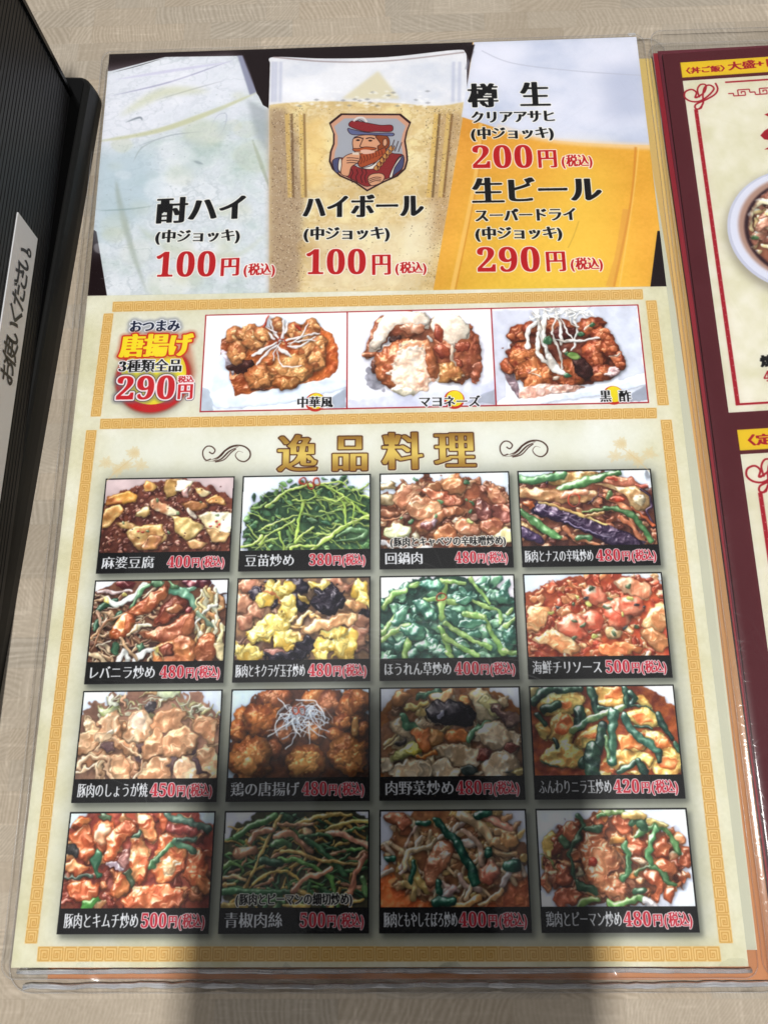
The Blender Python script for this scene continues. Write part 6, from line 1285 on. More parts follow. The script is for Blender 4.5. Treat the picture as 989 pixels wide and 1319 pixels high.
def film_mat(name, tint=(.97, .975, .98), scratch=.6, haze=.10, base=.05, scuff_glint=0.0, gain=.9):
    """clear vinyl: lets the print through, mirrors the room, and wears fine scratches that catch the lamp"""
    m, nt, b = mat(name); nt.nodes.remove(b); out = nt.nodes['Material Output']
    tr = node(nt, 'ShaderNodeBsdfTransparent'); tr.inputs[0].default_value = (*tint, 1)
    g1 = node(nt, 'ShaderNodeBsdfGlossy', Roughness=base); g2 = node(nt, 'ShaderNodeBsdfGlossy', Roughness=.34); fr = node(nt, 'ShaderNodeFresnel', IOR=1.5)
    tc = node(nt, 'ShaderNodeTexCoord')
    acc = None
    for k, (ang, sc, sx_) in enumerate(((22, 900, .03), (68, 1100, .035), (-35, 800, .03), (5, 1300, .025))):
        mp = node(nt, 'ShaderNodeMapping'); mp.inputs['Rotation'].default_value = (0, 0, R(ang)); mp.inputs['Scale'].default_value = (sx_, 1, 1)
        mp2 = node(nt, 'ShaderNodeMapping'); nt.links.new(tc.outputs['Object'], mp2.inputs[0]); mp2.inputs['Rotation'].default_value = (0, 0, R(ang)); mp.inputs['Rotation'].default_value = (0, 0, 0); nt.links.new(mp2.outputs[0], mp.inputs[0])
        no = node(nt, 'ShaderNodeTexNoise', Scale=float(sc), Detail=2.0); nt.links.new(mp.outputs[0], no.inputs['Vector'])
        mr = node(nt, 'ShaderNodeMapRange'); mr.inputs['From Min'].default_value = .63; mr.inputs['From Max'].default_value = .72; nt.links.new(no.outputs[0], mr.inputs['Value'])
        if acc is None:
            acc = mr.outputs[0]
        else:
            ad = node(nt, 'ShaderNodeMath', operation='MAXIMUM'); nt.links.new(acc, ad.inputs[0]); nt.links.new(mr.outputs[0], ad.inputs[1]); acc = ad.outputs[0]
    patch = node(nt, 'ShaderNodeTexNoise', Scale=14.0, Detail=3.0); nt.links.new(tc.outputs['Object'], patch.inputs['Vector'])
    pr = node(nt, 'ShaderNodeMapRange'); pr.inputs['From Min'].default_value = .35; pr.inputs['From Max'].default_value = .7; nt.links.new(patch.outputs[0], pr.inputs['Value'])
    sc_ = node(nt, 'ShaderNodeMath', operation='MULTIPLY'); nt.links.new(acc, sc_.inputs[0]); nt.links.new(pr.outputs[0], sc_.inputs[1])
    bp = node(nt, 'ShaderNodeBump', Strength=.08, Distance=.0002); nt.links.new(sc_.outputs[0], bp.inputs['Height'])
    for g in (g1, g2, fr):
        nt.links.new(bp.outputs[0], g.inputs['Normal'])
    k = node(nt, 'ShaderNodeMath', operation='MULTIPLY_ADD'); k.inputs[1].default_value = scratch; k.inputs[2].default_value = haze; nt.links.new(sc_.outputs[0], k.inputs[0])
    mixg = node(nt, 'ShaderNodeMixShader'); nt.links.new(k.outputs[0], mixg.inputs[0]); nt.links.new(g1.outputs[0], mixg.inputs[1]); nt.links.new(g2.outputs[0], mixg.inputs[2])
    fk = node(nt, 'ShaderNodeMath', operation='MULTIPLY'); fk.inputs[1].default_value = gain; nt.links.new(fr.outputs[0], fk.inputs[0])
    mx = node(nt, 'ShaderNodeMixShader'); nt.links.new(fk.outputs[0], mx.inputs[0]); nt.links.new(tr.outputs[0], mx.inputs[1]); nt.links.new(mixg.outputs[0], mx.inputs[2]); last = mx
    if scuff_glint:                                                       # scuffed plastic, whitened to paint in the highlight along film edges
        df = node(nt, 'ShaderNodeBsdfDiffuse'); df.inputs[0].default_value = (.86, .87, .9, 1); n3 = node(nt, 'ShaderNodeTexNoise', Scale=90.0, Detail=4.0); nt.links.new(tc.outputs['Object'], n3.inputs['Vector'])
        m3 = node(nt, 'ShaderNodeMapRange'); m3.inputs['From Min'].default_value = .35; m3.inputs['From Max'].default_value = .7; m3.inputs['To Min'].default_value = scuff_glint * .35; m3.inputs['To Max'].default_value = scuff_glint * 1.6; nt.links.new(n3.outputs[0], m3.inputs['Value'])
        m4 = node(nt, 'ShaderNodeMixShader'); nt.links.new(m3.outputs[0], m4.inputs[0]); nt.links.new(mx.outputs[0], m4.inputs[1]); nt.links.new(df.outputs[0], m4.inputs[2]); last = m4
    nt.links.new(last.outputs[0], out.inputs['Surface'])
    return m


M_PAGE = print_mat('front_sheet_print', PG.a, .55); M_MAROON = print_mat('second_menu_print', MU.a, .55); M_WOOD = print_mat('table_laminate_print', WOOD, .42, 'MIRROR', .18)
M_FILM = film_mat('clear_film', scratch=.7, haze=.22); M_FILM2 = film_mat('clear_sleeve', (.95, .955, .96), .5, .2, .10)
M_GLINT = film_mat('film_glint_bead', (.985, .985, .985), .3, .5, .16, .34, 1.3); M_SEAM = film_mat('film_seam', (.96, .96, .96), .4, .3, .12, .10, .45)  # first one is whitened to stand in for a bright highlight line
M_BLACK = flat_mat('black_plastic', (.002, .002, .002), .22, .22, .08, 900); M_EDGEB = flat_mat('black_plastic_edge', (.006, .006, .0055), .45, .25, .1, 700); M_RIB = flat_mat('ribbed_black_plastic', (.005, .005, .0057), .42, .22)
M_LABEL = flat_mat('white_label', (.72, .72, .73), .45, .4, .05, 500, .02); M_INK = flat_mat('black_ink', (.012, .012, .013), .5)
M_CREAM = flat_mat('cream_paper', (.70, .69, .55), .6, .3, 0, 60, .04); M_RED = flat_mat('red_paper', (.36, .012, .028), .55, .3, 0, 60, .05); M_WINE = flat_mat('wine_paper', (.17, .016, .034), .55, .3, 0, 60, .05)
M_STAPLE = flat_mat('metal', (.6, .6, .6), .25)
# yellow sheet whose print runs to orange at its foot
M_ORANGE, nt, b = mat('yellow_to_orange_paper'); b.inputs['Roughness'].default_value = .55
tc = node(nt, 'ShaderNodeTexCoord'); sp = node(nt, 'ShaderNodeSeparateXYZ'); nt.links.new(tc.outputs['Object'], sp.inputs[0]); mr = node(nt, 'ShaderNodeMapRange'); mr.inputs['From Min'].default_value = 0; mr.inputs['From Max'].default_value = .36; nt.links.new(sp.outputs['Y'], mr.inputs['Value'])
ra = node(nt, 'ShaderNodeValToRGB'); nt.links.new(mr.outputs[0], ra.inputs[0]); e = ra.color_ramp.elements; e[0].position = 0; e[0].color = (.66, .27, .10, 1); e[1].position = 1; e[1].color = (.80, .60, .20, 1); m_ = e.new(.5); m_.color = (.76, .45, .16, 1); nt.links.new(ra.outputs[0], b.inputs['Base Color'])


# ------------------------------------------------------------------ helpers for things and parts
def tag(o, label=None, cat=None, group=None, kind=None):
    for k, v in (('label', label), ('category', cat), ('group', group), ('kind', kind)):
        if v:
            o[k] = v
    return o


def root(name, label, cat, loc=(0, 0, 0), group=None):
    o = bpy.data.objects.new(name, None); o.empty_display_size = .02; scene.collection.objects.link(o); o.location = loc; return tag(o, label, cat, group)


def mesh(name, verts, faces, m, parent=None, uv=None, smooth=False, label=None):
    me = bpy.data.meshes.new(name); me.from_pydata([tuple(v) for v in verts], [], faces); me.materials.append(m)
    if uv:
        l = me.uv_layers.new(name='uv'); w_, h_, ox, oy = uv
        for lp in me.loops:
            v = me.vertices[lp.vertex_index].co; l.data[lp.index].uv = ((v.x - ox) / w_, (v.y - oy) / h_)
    if smooth:
        me.polygons.foreach_set('use_smooth', [True] * len(me.polygons))
    me.update(); o = bpy.data.objects.new(name, me); scene.collection.objects.link(o)
    if parent:
        o.parent = parent
    return tag(o, label)


def P(xmm, ymm, z):
    return (xmm / 1000.0, (PAGE_H - ymm) / 1000.0, z)


def outline(x0, y0, x1, y1, r=0.0, n=6, bow=None):
    """rounded rectangle in sheet millimetres, clockwise from the upper left; bow(y) moves the left edge"""
    pts = []
    for cx, cy, a0 in ((x0 + r, y0 + r, 180), (x1 - r, y0 + r, 270), (x1 - r, y1 - r, 0), (x0 + r, y1 - r, 90)):
        for k in range(n + 1 if r else 1):
            a = R(a0 + 90 * k / n) if r else 0
            pts.append((cx + r * math.cos(a), cy + r * math.sin(a)))
    return pts


def slab(name, pts, z0, z1, m, parent=None, uv=None, label=None, zf=None):
    """a thin sheet with real thickness from an outline in sheet millimetres"""
    n = len(pts); zf = zf or (lambda x, y: 0.0); top = [P(x, y, z1 + zf(x, y)) for x, y in pts]; bot = [P(x, y, z0 + zf(x, y)) for x, y in pts]
    f = [list(range(n))[::-1], [n + k for k in range(n)]] + [[k, (k + 1) % n, n + (k + 1) % n, n + k][::1] for k in range(n)]
    return mesh(name, top + bot, f, m, parent, uv, label=label)


def quad(name, c, z, m, parent, uv, label=None):
    return mesh(name, [P(x, y, z) for x, y in c], [[3, 2, 1, 0]], m, parent, uv, label=label)


def film(name, x0, y0, x1, y1, z, m, parent, r=7.0, seed=0, amp=.00022, crinkle=0.0, zf=None, label=None, drop=.0012, step=3.0):
    """a sheet of clear film as a fine, gently wavy grid with rounded corners, sinking a little at its rim"""
    rr = np.random.default_rng(seed); nx, ny = int((x1 - x0) / step) + 1, int((y1 - y0) / step) + 1; wav = fbm(ny, nx, 22, 3, rr); wav2 = fbm(ny, nx, 5, 3, rr); V = []; F_ = []
    for j in range(ny):
        for i in range(nx):
            x = x0 + (x1 - x0) * i / (nx - 1); y = y0 + (y1 - y0) * j / (ny - 1)
            # round the corners
            for cx, sx_ in ((x0 + r, -1), (x1 - r, 1)):
                for cy, sy_ in ((y0 + r, -1), (y1 - r, 1)):
                    if (x - cx) * sx_ > 0 and (y - cy) * sy_ > 0:
                        u, v = abs(x - cx) / r, abs(y - cy) / r; mx_, l = max(u, v), math.hypot(u, v)
                        if l > 1e-6:
                            k = mx_ / l; x = cx + (x - cx) * k; y = cy + (y - cy) * k
            d = min(x - x0, x1 - x, y - y0, y1 - y); e_ = max(0, 1 - d / 3.2) ** 2; near = max(0, 1 - (y1 - y) / 16) ** .7
            V.append(P(x, y, z + wav[j, i] * amp + (wav2[j, i] * crinkle * near) - drop * e_ + (zf(x, y) if zf else 0)))
    for j in range(ny - 1):
        for i in range(nx - 1):
            a = j * nx + i; F_.append([a, a + nx, a + nx + 1, a + 1])
    return mesh(name, V, F_, m, parent, smooth=True, label=label)


def rim(name, pts, z, rad, m, parent, zf=None, seed=0, jit=0.0):
    """the welded rim of a film as a thin tube round its outline"""
    rr = np.random.default_rng(seed); n = len(pts); V = []; F_ = []; k = 6
    for i, (x, y) in enumerate(pts):
        a = np.array(pts[i - 1]); b = np.array(pts[(i + 1) % n]); d = (b - a); d = d / max(1e-9, np.linalg.norm(d)); nn = np.array([-d[1], d[0]]); j = rr.normal() * jit
        for q in range(k):
            t = 2 * math.pi * q / k; off = math.cos(t) * rad * 1000 + j
            V.append(P(x + nn[0] * off, y + nn[1] * off, z + math.sin(t) * rad * .7 + (zf(x, y) if zf else 0)))
    for i in range(n):
        for q in range(k):
            F_.append([i * k + q, i * k + (q + 1) % k, ((i + 1) % n) * k + (q + 1) % k, ((i + 1) % n) * k + q])
    return mesh(name, V, F_, m, parent, smooth=True)


def dense(pts, step=6.0):
    out = []; n = len(pts)
    for i in range(n):
        a, b = np.array(pts[i], float), np.array(pts[(i + 1) % n], float); k = max(1, int(np.linalg.norm(b - a) / step))
        out += [tuple(a + (b - a) * t / k) for t in range(k)]
    return out


# ------------------------------------------------------------------ table
tb = root('table', 'pale grey-brown laminate table top printed with a mosaic of small wood blocks', 'table', (0.1, 0.15, 0))
x0, x1, y0, y1 = -.62, .80, -.32, .78
bm = bmesh.new(); bmesh.ops.create_cube(bm, size=1); bmesh.ops.scale(bm, vec=(x1 - x0, y1 - y0, .028), verts=bm.verts); bmesh.ops.bevel(bm, geom=[e for e in bm.edges if abs(e.verts[0].co.z - e.verts[1].co.z) > .01], offset=.03, segments=5, affect='EDGES'); bmesh.ops.bevel(bm, geom=[e for e in bm.edges if e.verts[0].co.z > .013 and e.verts[1].co.z > .013], offset=.002, segments=2, affect='EDGES')
me = bpy.data.meshes.new('table_board'); bm.to_mesh(me); bm.free(); me.materials.append(M_WOOD); l = me.uv_layers.new(name='uv')
for lp in me.loops:
    v = me.vertices[lp.vertex_index].co; l.data[lp.index].uv = ((v.x + (x0 + x1) / 2 + .11) / (T_W / 1000), (v.y + (y0 + y1) / 2 + .10) / (T_H / 1000))
o = bpy.data.objects.new('table_board', me); scene.collection.objects.link(o); o.parent = tb; o.location = ((x0 + x1) / 2 - .1, (y0 + y1) / 2 - .15, -.014)

# ------------------------------------------------------------------ the sleeve under the front sheet: yellow, orange and cream sheets
UV_P = (PAGE_W / 1000, PAGE_H / 1000, 0, 0)
us = root('menu_sleeve', 'clear sleeve of yellow-orange sheets lying directly under the front food menu', 'menu')
slab('paper_sheet', [(7, 11.0), (241.3, 10.2), (243.4, 135), (244.6, 372.0), (11.5, 371.6)], .0004, .0008, M_ORANGE, us, label='widest sheet of the sleeve, yellow above and orange at its foot')
slab('paper_sheet', [(9, 10.9), (239.2, 10.6), (241.2, 135), (241.8, 371.0), (12.5, 370.8)], .0010, .0013, M_ORANGE, us, label='narrower yellow-orange sheet on top of the widest one')
slab('paper_sheet', [(9, 12.0), (233.2, 12.0), (237.8, 135), (239.4, 240), (238.6, 363.3), (14, 363.0)], .0016, .0019, M_CREAM, us, label='cream sheet showing as a sliver at the right of the front menu')
film('film', -1.5, -1.2, 247.5, 375.6, .00205, M_FILM2, us, 8, 5, .00015, .0022, drop=.0016, step=2.0)
rim('film_rim', dense(outline(-1.5, -1.2, 247.5, 375.6, 8)), .0006, .0002, M_SEAM, us, seed=4, jit=.03)

# ------------------------------------------------------------------ the front menu
fm = root('food_menu', 'laminated food menu with three drinks on top and sixteen dish pictures below', 'menu')
ZP = .0027
left = [(float(np.interp(y, [0, 121, 368], [0, 1.9, 0])), y) for y in np.linspace(PAGE_H, 0, 14)]
sheet_pts = [(PAGE_W, 0), (PAGE_W, PAGE_H)] + left
slab('paper_sheet', sheet_pts, ZP - .0003, ZP, M_PAGE, fm, UV_P)
up = [.00006]
def zq():
    return ZP + .00007
yb0, yb1 = mm(118, 381)[1], mm(853, 369)[1]
quad('drinks_banner', [(.1, .1), (PAGE_W - .1, .1), (PAGE_W - .1, yb1), (1.9, yb0)], zq(), M_PAGE, fm, UV_P, label='banner with an iced mug, a golden highball with a shield crest and a glass of beer')
DESC = ['tofu cubes in dark red mince sauce', 'bright green stir-fried pea shoots', 'glazed sliced pork with cabbage', 'fried aubergine with green beans and pork', 'liver with chives and bean sprouts', 'yellow scrambled egg with black fungus and pork', 'dark green spinach with a ring of chili',
        'orange seafood in chili sauce', 'pale ginger pork slices over cabbage', 'brown fried chicken topped with white leek threads', 'pork and vegetables with black fungus and carrot', 'fluffy egg with dark green chives', 'red kimchi pork', 'shredded green peppers, bamboo and pork strips', 'bean sprouts with minced meat in orange broth', 'chicken with green peppers on a white plate']
for i, d in enumerate(DESC):
    a0, a1 = COLX[i % 4]; b0, b1 = ROWY[i // 4]; c_ = b1 - CAP
    ph = quad('dish_picture', [(wx(a0, b0), b0), (wx(a1, b0), b0), (wx(a1, c_), c_), (wx(a0, c_), c_)], zq(), M_PAGE, fm, UV_P, label='picture of ' + d)
    quad('caption_bar', [(wx(a0, c_), c_), (wx(a1, c_), c_), (wx(a1, b1), b1), (wx(a0, b1), b1)], zq(), M_PAGE, ph, UV_P, label='black caption bar reading %s %s円(税込)' % (DISHES[i][0], DISHES[i][2]))
for k, d in enumerate(('plain fried chicken with white leek threads', 'fried chicken under white mayonnaise', 'dark glazed fried chicken with leek')):
    quad('snack_picture', [(SN[k] + .3, SY[0]), (SN[k + 1] - .3, SY[0]), (SN[k + 1] - .3, SY[1]), (SN[k] + .3, SY[1])], zq(), M_PAGE, fm, UV_P, label='picture of ' + d)
for c_, n_, v_ in STRIPS:
    quad('key_fret_border', c_, zq(), M_PAGE, fm, UV_P)
q0 = mm(198, 487); mesh('price_badge', [P(q0[0] + 15.6 * math.cos(t), q0[1] + 15.6 * math.sin(t), zq()) for t in np.linspace(0, 2 * math.pi, 40, endpoint=False)], [list(range(40))[::-1]], M_PAGE, fm, UV_P, label='round red and yellow badge reading 290円')
for xa, xb in ((356, 409), (425, 476), (491, 546), (558.5, 614)):
    a, b_ = mm(xa, 609), mm(xb, 556); quad('heading_character', [(a[0], b_[1]), (b_[0], b_[1]), (b_[0], a[1]), (a[0], a[1])], zq(), M_PAGE, fm, UV_P)
for xa, xb in ((259, 325), (641, 709)):
    a, b_ = mm(xa, 598), mm(xb, 566); quad('scroll_ornament', [(a[0], b_[1]), (b_[0], b_[1]), (b_[0], a[1]), (a[0], a[1])], zq(), M_PAGE, fm, UV_P)
film('film', -3.6, -2.6, 238.4, 371.4, ZP + .00045, M_FILM, fm, 4.5, 11, .00012, .0003, drop=.0012)
rim('film_rim', dense(outline(-3.6, -2.6, 238.4, 371.4, 4.5)), .0016, .0002, M_SEAM, fm, seed=2, jit=.03)

bead = [(x, 369.0 + .12 * math.sin(x * .09) + .05 * math.sin(x * .31)) for x in np.linspace(2, 236, 90)]; bead = bead + [(x, y + .02) for x, y in bead[::-1]]  # bead added along the film's foot to carry a highlight line
rim('film_glint_bead', bead, ZP - .0004, .00075, M_GLINT, fm, seed=12, jit=.05)
bead = [(x, 373.4 + .25 * math.sin(x * .07 + 1) + .12 * math.sin(x * .41)) for x in np.linspace(4, 243, 90)]; bead = bead + [(x, y + .02) for x, y in bead[::-1]]
rim('film_glint_bead', bead, .0012, .0008, M_GLINT, us, seed=13, jit=.12)

# ------------------------------------------------------------------ the red and maroon menus to the right
TILT = lambda x, y: max(0.0, (x - 246)) * .000035
rm = root('red_menu', 'narrow strip of a red menu showing between the orange sheets and the maroon menu', 'menu', (.24, .01, 0))
def off(o, r_):
    o.location = (-r_.location.x, -r_.location.y, -r_.location.z)
o = slab('paper_sheet', [(241.2, 9.0), (300, 7.5), (470, 5), (470, 366), (244.4, 366), (244.0, 250), (243.2, 135)], .0021, .0024, M_RED, rm); off(o, rm)
o = slab('paper_sheet', [(243.4, 8.4), (300, 7.0), (470, 4), (470, 366), (244.9, 366), (244.6, 250), (244.9, 135)], .0026, .0029, M_WINE, rm, label='wine red sheet just left of the maroon menu'); off(o, rm)
o = film('film', 239.8, 3.4, 474, 372, .0031, M_FILM2, rm, 6, 31, .0001, .0006, None, drop=.0013); off(o, rm)
o = rim('film_rim', dense(outline(239.8, 3.4, 474, 372, 6)), .0019, .0002, M_SEAM, rm, None, 7, .03); off(o, rm)
mn = root('rice_bowl_menu', 'maroon-bordered menu with yellow bars and a noodle bowl, at the right edge', 'menu', (.25, .0, 0))
ox, oy = M_ORG
def MP(u, v):
    return (ox + u, oy + v - u * .043 + 0)
ZM = .0042
TILT2 = lambda x, y: 0.0
g = [MP(0, 0), MP(M_W, 0), MP(M_W + 1, M_H), MP(1.5, M_H)]
n_ = 12; V = []; F_ = []; UVs = []
for j in range(n_ + 1):
    for i in range(n_ + 1):
        u, v = M_W * i / n_, M_H * j / n_; x, y = MP(u, v); V.append(P(x + .3 * math.sin(v / M_H * 3.1), y, ZM)); UVs.append((u / M_W, 1 - v / M_H))
for j in range(n_):
    for i in range(n_):
        a = j * (n_ + 1) + i; F_.append([a, a + n_ + 1, a + n_ + 2, a + 1])
nv = len(V); edge_i = [i for i in range(n_ + 1)] + [j * (n_ + 1) + n_ for j in range(1, n_ + 1)] + [n_ * (n_ + 1) + i for i in range(n_ - 1, -1, -1)] + [j * (n_ + 1) for j in range(n_ - 1, 0, -1)]
low = {}
for k in edge_i:
    low[k] = len(V); V.append((V[k][0], V[k][1], V[k][2] - .0005)); UVs.append(UVs[k])
for a, b_ in zip(edge_i, edge_i[1:] + edge_i[:1]):
    F_.append([a, b_, low[b_], low[a]])
me = bpy.data.meshes.new('paper_sheet'); me.from_pydata(V, [], F_); me.materials.append(M_MAROON); l = me.uv_layers.new(name='uv')
for lp in me.loops:
    l.data[lp.index].uv = UVs[lp.vertex_index]
o = bpy.data.objects.new('paper_sheet', me); scene.collection.objects.link(o); o.parent = mn; off(o, mn)


def mquad(name, u0, v0, u1, v1, label=None):
    V_ = [P(*MP(u, v), ZM + .00008) for u, v in ((u0, v0), (u1, v0), (u1, v1), (u0, v1))]; m2 = bpy.data.meshes.new(name); m2.from_pydata(V_, [], [[3, 2, 1, 0]]); m2.materials.append(M_MAROON); l2 = m2.uv_layers.new(name='uv'); uv_ = [(u / M_W, 1 - v / M_H) for u, v in ((u0, v0), (u1, v0), (u1, v1), (u0, v1))]
    for lp in m2.loops:
        l2.data[lp.index].uv = uv_[lp.vertex_index]
    o_ = bpy.data.objects.new(name, m2); scene.collection.objects.link(o_); o_.parent = mn; off(o_, mn); return tag(o_, label)


a, b_ = ml(875.7, 80), ml(878.3, 99.6); mquad('yellow_bar', a[0] + .0, a[1], M_W - 8, b_[1], 'yellow bar reading 〈丼ご飯〉大盛+')
a, b_ = ml(948.7, 553.3), ml(953, 580); mquad('yellow_bar', a[0], a[1], M_W - 8, b_[1], 'lower yellow bar reading 〈定食〉')
a, b_ = ml(879, 103.7), ml(945.4, 531); mquad('cream_panel', a[0], a[1], M_W - 8, b_[1], 'cream panel with red frame, corner knot and noodle bowl')
a = ml(953.3, 585); mquad('cream_panel', a[0], a[1], M_W - 8, 352, 'lower cream panel with red frame')
fz = lambda x, y: 0.0
o = film('film', ox - 3.5, oy - 14.5, ox + 240, oy + 364, ZM + .0006, M_FILM, mn, 5, 17, .00016, .0003, drop=.0018); off(o, mn)
o = rim('film_rim', [(x, y - max(0, x - ox) * .0 ) for x, y in dense(outline(ox - 3.5, oy - 14.5, ox + 240, oy + 364, 5))], .0026, .0002, M_SEAM, mn, None, 9, .03); off(o, mn)
# small metal clip on the upper right corner of the front menu
st = root('metal_clip', 'tiny metal clip on the upper right corner of the food menu', 'clip', P(233.5, -.6, .0034)); c_ = rim('wire', [(0, 0)] * 0 or dense([(231.2, -.9), (234.2, -1.1), (234.3, -.2), (231.6, -.1)], 1.0), .0036, .00022, M_STAPLE, st); c_.location = (-st.location.x, -st.location.y, -st.location.z)

# ------------------------------------------------------------------ black stand with ribbed wall and white label
def ray(px, py):
    d = RCAM @ np.array([(px - 494.5) / CAMV['f'], -(py - 659.5) / CAMV['f'], -1.0]); return np.array(CAMV['c']), d


def at_z(px, py, z):
    c, d = ray(px, py); t = (z - c[2]) / d[2]; return c + t * d


HB = .012                                                          # height of the base tray
A0 = at_z(92, 124, HB); B0 = at_z(65, 320, HB); dirw = (B0 - A0); dirw[2] = 0; dirw /= np.linalg.norm(dirw); nrm = np.array([-dirw[1], dirw[0], 0.0]); nrm = nrm if nrm[0] > 0 else -nrm


def on_wall(px, py):
    c, d = ray(px, py); t = np.dot(A0 - c, nrm) / np.dot(d, nrm); q = c + t * d; return float(np.dot(q - A0, dirw)), float(q[2])


sd = root('menu_stand', 'black plastic stand with a ribbed upright side left of the food menu', 'stand', (float(A0[0]) - .03, float(A0[1]) - .12, 0))
OUT0, OUT1 = at_z(134, 122, 0), at_z(17, 800, 0)
do = OUT1 - OUT0; do[2] = 0; do /= np.linalg.norm(do); no_ = np.array([-do[1], do[0], 0]); no_ = no_ if no_[0] > 0 else -no_
LEN = .30; TOPH = max(.11, on_wall(0, 100)[1])


def stand_xy(s, w_):
    """s metres along the outer edge from the far end, w_ metres inwards from it"""
    q = OUT0 + do * s - no_ * w_; return float(q[0]), float(q[1])


rc = .006; prof = []
base = [stand_xy(LEN, 0), stand_xy(LEN, .17), stand_xy(0.0, .17)] + [stand_xy(rc - rc * math.cos(t) if False else rc * (1 - math.sin(t)), rc * (1 - math.cos(t))) for t in np.linspace(math.pi / 2, 0, 7)]
def inset(poly, d):
    p = np.array(poly); t = np.roll(p, -1, 0) - np.roll(p, 1, 0); t /= np.linalg.norm(t, axis=1)[:, None]; a = np.sum(p[:, 0] * np.roll(p[:, 1], -1) - np.roll(p[:, 0], -1) * p[:, 1]); n2 = np.stack([-t[:, 1], t[:, 0]], 1) * (1 if a > 0 else -1); return p + n2 * d
V = []; F_ = []; n = len(base); levels = ((0, 0.0), (.0, .004), (.0006, .0080), (.0012, .0105), (.0020, .0116), (.0028, HB))
for d_, z_ in levels:
    V += [(x, y, z_) for x, y in inset(base, d_)]
for k in range(len(levels) - 1):
    F_ += [[k * n + i, k * n + (i + 1) % n, (k + 1) * n + (i + 1) % n, (k + 1) * n + i] for i in range(n)]
F_.append([(len(levels) - 1) * n + i for i in range(n)])
def fix(o_):
    o_.parent = sd; o_.location = tuple(-v for v in sd.location); bm_ = bmesh.new(); bm_.from_mesh(o_.data); bmesh.ops.recalc_face_normals(bm_, faces=bm_.faces); bm_.to_mesh(o_.data); bm_.free(); return o_
fix(mesh('base_tray', V, F_, M_EDGEB))
# inner tray floor, glossier black
inn = inset(base, .0034); fix(mesh('tray_top', [(x, y, HB + .0004) for x, y in inn] + [(x, y, HB - .0006) for x, y in inn], [list(range(n))] + [[i, (i + 1) % n, n + (i + 1) % n, n + i] for i in range(n)], M_BLACK))


def wp(s, t, depth=0.0):
    q = A0 + dirw * s - nrm * depth; return (float(q[0]), float(q[1]), t)


# ribbed wall: a vertical section of ribs swept along the stand
pitch = .0021; k = 0; sec = [(.0, HB - .001)]; z_ = HB
while z_ < TOPH - .006:
    sec += [(0.0, z_), (0.0, z_ + pitch * .55), (.00016, z_ + pitch * .66), (.00016, z_ + pitch * .89)]; z_ += pitch
sec += [(0.0, z_)]
WL = .285; V = [wp(.0012, t, d_) for d_, t in sec] + [wp(WL, t, d_) for d_, t in sec]; m_ = len(sec); F_ = [[i, i + 1, m_ + i + 1, m_ + i] for i in range(m_ - 1)]
ribs = mesh('ribbed_face', V, F_, M_RIB); fix(ribs)


def boxw(name, s0, s1, d0, d1, z0, z1, m, bev=.0006):
    bm_ = bmesh.new(); vs = [bm_.verts.new(wp(s, z, d_)) for s in (s0, s1) for d_ in (d0, d1) for z in (z0, z1)]
    for f in ((0, 1, 3, 2), (4, 6, 7, 5), (0, 4, 5, 1), (2, 3, 7, 6), (0, 2, 6, 4), (1, 5, 7, 3)):
        bm_.faces.new([vs[i] for i in f])
    bmesh.ops.recalc_face_normals(bm_, faces=bm_.faces); bmesh.ops.bevel(bm_, geom=bm_.edges[:], offset=bev, segments=2, affect='EDGES')
    me_ = bpy.data.meshes.new(name); bm_.to_mesh(me_); bm_.free(); me_.materials.append(m); o_ = bpy.data.objects.new(name, me_); scene.collection.objects.link(o_); return fix(o_)


boxw('side_wall', -.0008, WL + .0006, .0006, .11, HB - .002, TOPH - .004, M_BLACK)
boxw('corner_post', -.0022, .0012, -.0009, .004, HB - .001, TOPH, M_BLACK, .0007)
boxw('top_rim', -.0022, WL + .001, -.0011, .0055, TOPH - .0045, TOPH + .001, M_BLACK, .0008)
boxw('lid', .001, WL - .002, .0065, .105, TOPH - .006, TOPH - .0016, M_RIB, .0008)
# label stuck to the ribbed face, with its hand-written line 使いください。
(sl0, tl0), (sl1, tl1) = on_wall(22, 273), on_wall(47, 308); sA = (sl0 + sl1) / 2; sB = sA + .150; tb_, tt_ = tl1, tl0
lab = mesh('label_strip', [wp(sA, tb_, -.0006), wp(sB, tb_, -.0006), wp(sB, tt_, -.0006), wp(sA, tt_, -.0006), wp(sA, tb_, -.0001), wp(sB, tb_, -.0001), wp(sB, tt_, -.0001), wp(sA, tt_, -.0001)], [[0, 1, 2, 3], [7, 6, 5, 4], [0, 4, 5, 1], [1, 5, 6, 2], [2, 6, 7, 3], [3, 7, 4, 0]], M_LABEL, label='white strip with a hand-written black line ending in ください。'); fix(lab)
txt = 'お使いください。'; hgt = (tt_ - tb_); em = hgt * .64; V = []; F_ = []
pos = [on_wall(32, 322)[0], on_wall(27, 340)[0], on_wall(22, 352)[0], on_wall(16, 372)[0], on_wall(10, 392)[0], on_wall(6, 425)[0], on_wall(2, 445)[0], on_wall(-4, 470)[0]]
cuv = bpy.data.curves.new('hand_writing', 'FONT')
step = em * .74
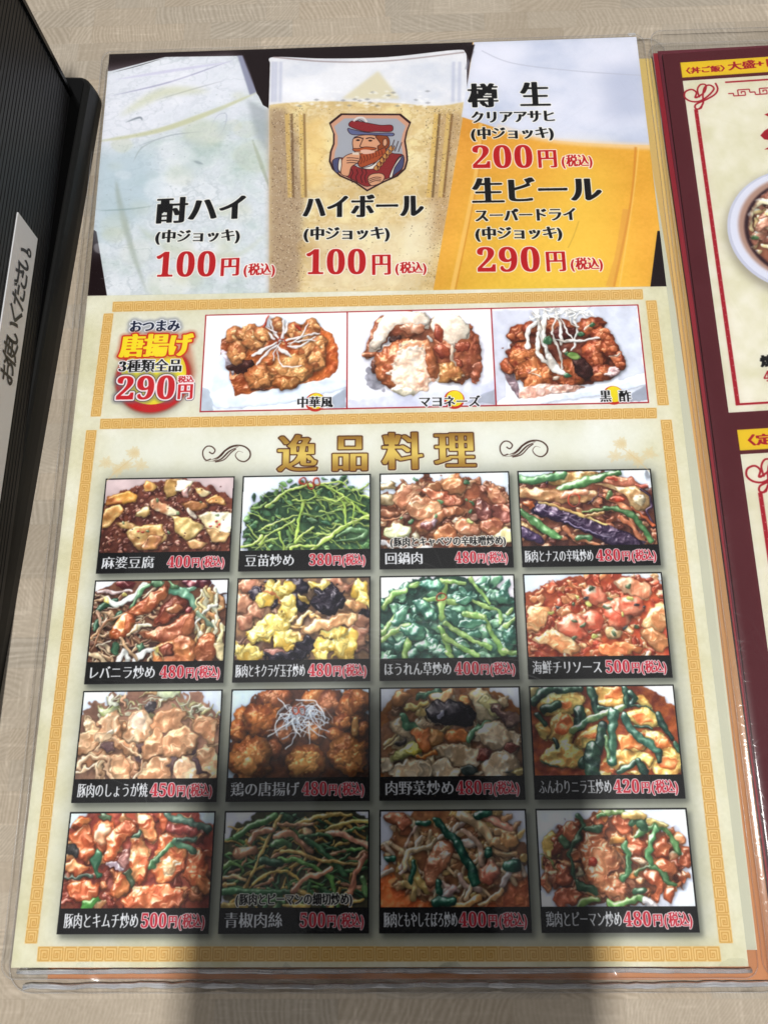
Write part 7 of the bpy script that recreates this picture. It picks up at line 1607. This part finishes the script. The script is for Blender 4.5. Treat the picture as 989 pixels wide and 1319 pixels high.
for i, ch in enumerate(reversed(txt)):
    c_ = bpy.data.curves.new('g', 'FONT'); c_.body = ch; c_.size = em; c_.offset = em * .02; c_.fill_mode = 'FRONT'
    g_ = bpy.data.objects.new('g', c_); scene.collection.objects.link(g_); bpy.context.view_layer.update(); mm_ = g_.evaluated_get(bpy.context.evaluated_depsgraph_get()).to_mesh()
    s_right = sA + .004 + i * step; b0_ = len(V)
    for v in mm_.vertices:
        V.append(wp(s_right + step - v.co.x - (0 if ch != '。' else -.0), tb_ + hgt * .24 + v.co.y, -.00075))
    for p_ in mm_.polygons:
        F_.append([b0_ + q_ for q_ in p_.vertices])
    g_.evaluated_get(bpy.context.evaluated_depsgraph_get()).to_mesh_clear(); bpy.data.objects.remove(g_); bpy.data.curves.remove(c_)
bpy.data.curves.remove(cuv)
hw = mesh('hand_writing', V, F_, M_INK, lab); hw.location = (0, 0, 0)

# ------------------------------------------------------------------ the phone that takes the picture; its folio case is invented, shaped to cast the shadow
ph = root('smartphone', 'dark smartphone with an invented case cover casting the shadow, out of the frame', 'phone'); ph.matrix_world = CAM_M


def pbox(name, x0_, x1_, y0_, y1_, z0_, z1_, m, bev):
    bm_ = bmesh.new(); bmesh.ops.create_cube(bm_, size=1); bmesh.ops.scale(bm_, vec=(x1_ - x0_, y1_ - y0_, z1_ - z0_), verts=bm_.verts); bmesh.ops.translate(bm_, vec=((x0_ + x1_) / 2, (y0_ + y1_) / 2, (z0_ + z1_) / 2), verts=bm_.verts)
    bmesh.ops.bevel(bm_, geom=[e_ for e_ in bm_.edges if abs(e_.verts[0].co.z - e_.verts[1].co.z) > .001], offset=bev, segments=5, affect='EDGES'); me_ = bpy.data.meshes.new(name); bm_.to_mesh(me_); bm_.free(); me_.materials.append(m); o_ = bpy.data.objects.new(name, me_); scene.collection.objects.link(o_); o_.parent = ph; return o_


M_CASE = flat_mat('dark_leather', (.02, .018, .018), .6, .4, .4, 500)
pbox('phone_body', -.022, .052, -.144, .005, .004, .012, M_BLACK, .009); pbox('case_back', -.024, .054, -.146, .006, .0125, .0145, M_CASE, .008); pbox('shadow_case_cover', -.066, -.020, -.146, -.012, .0118, .0138, M_CASE, .006)
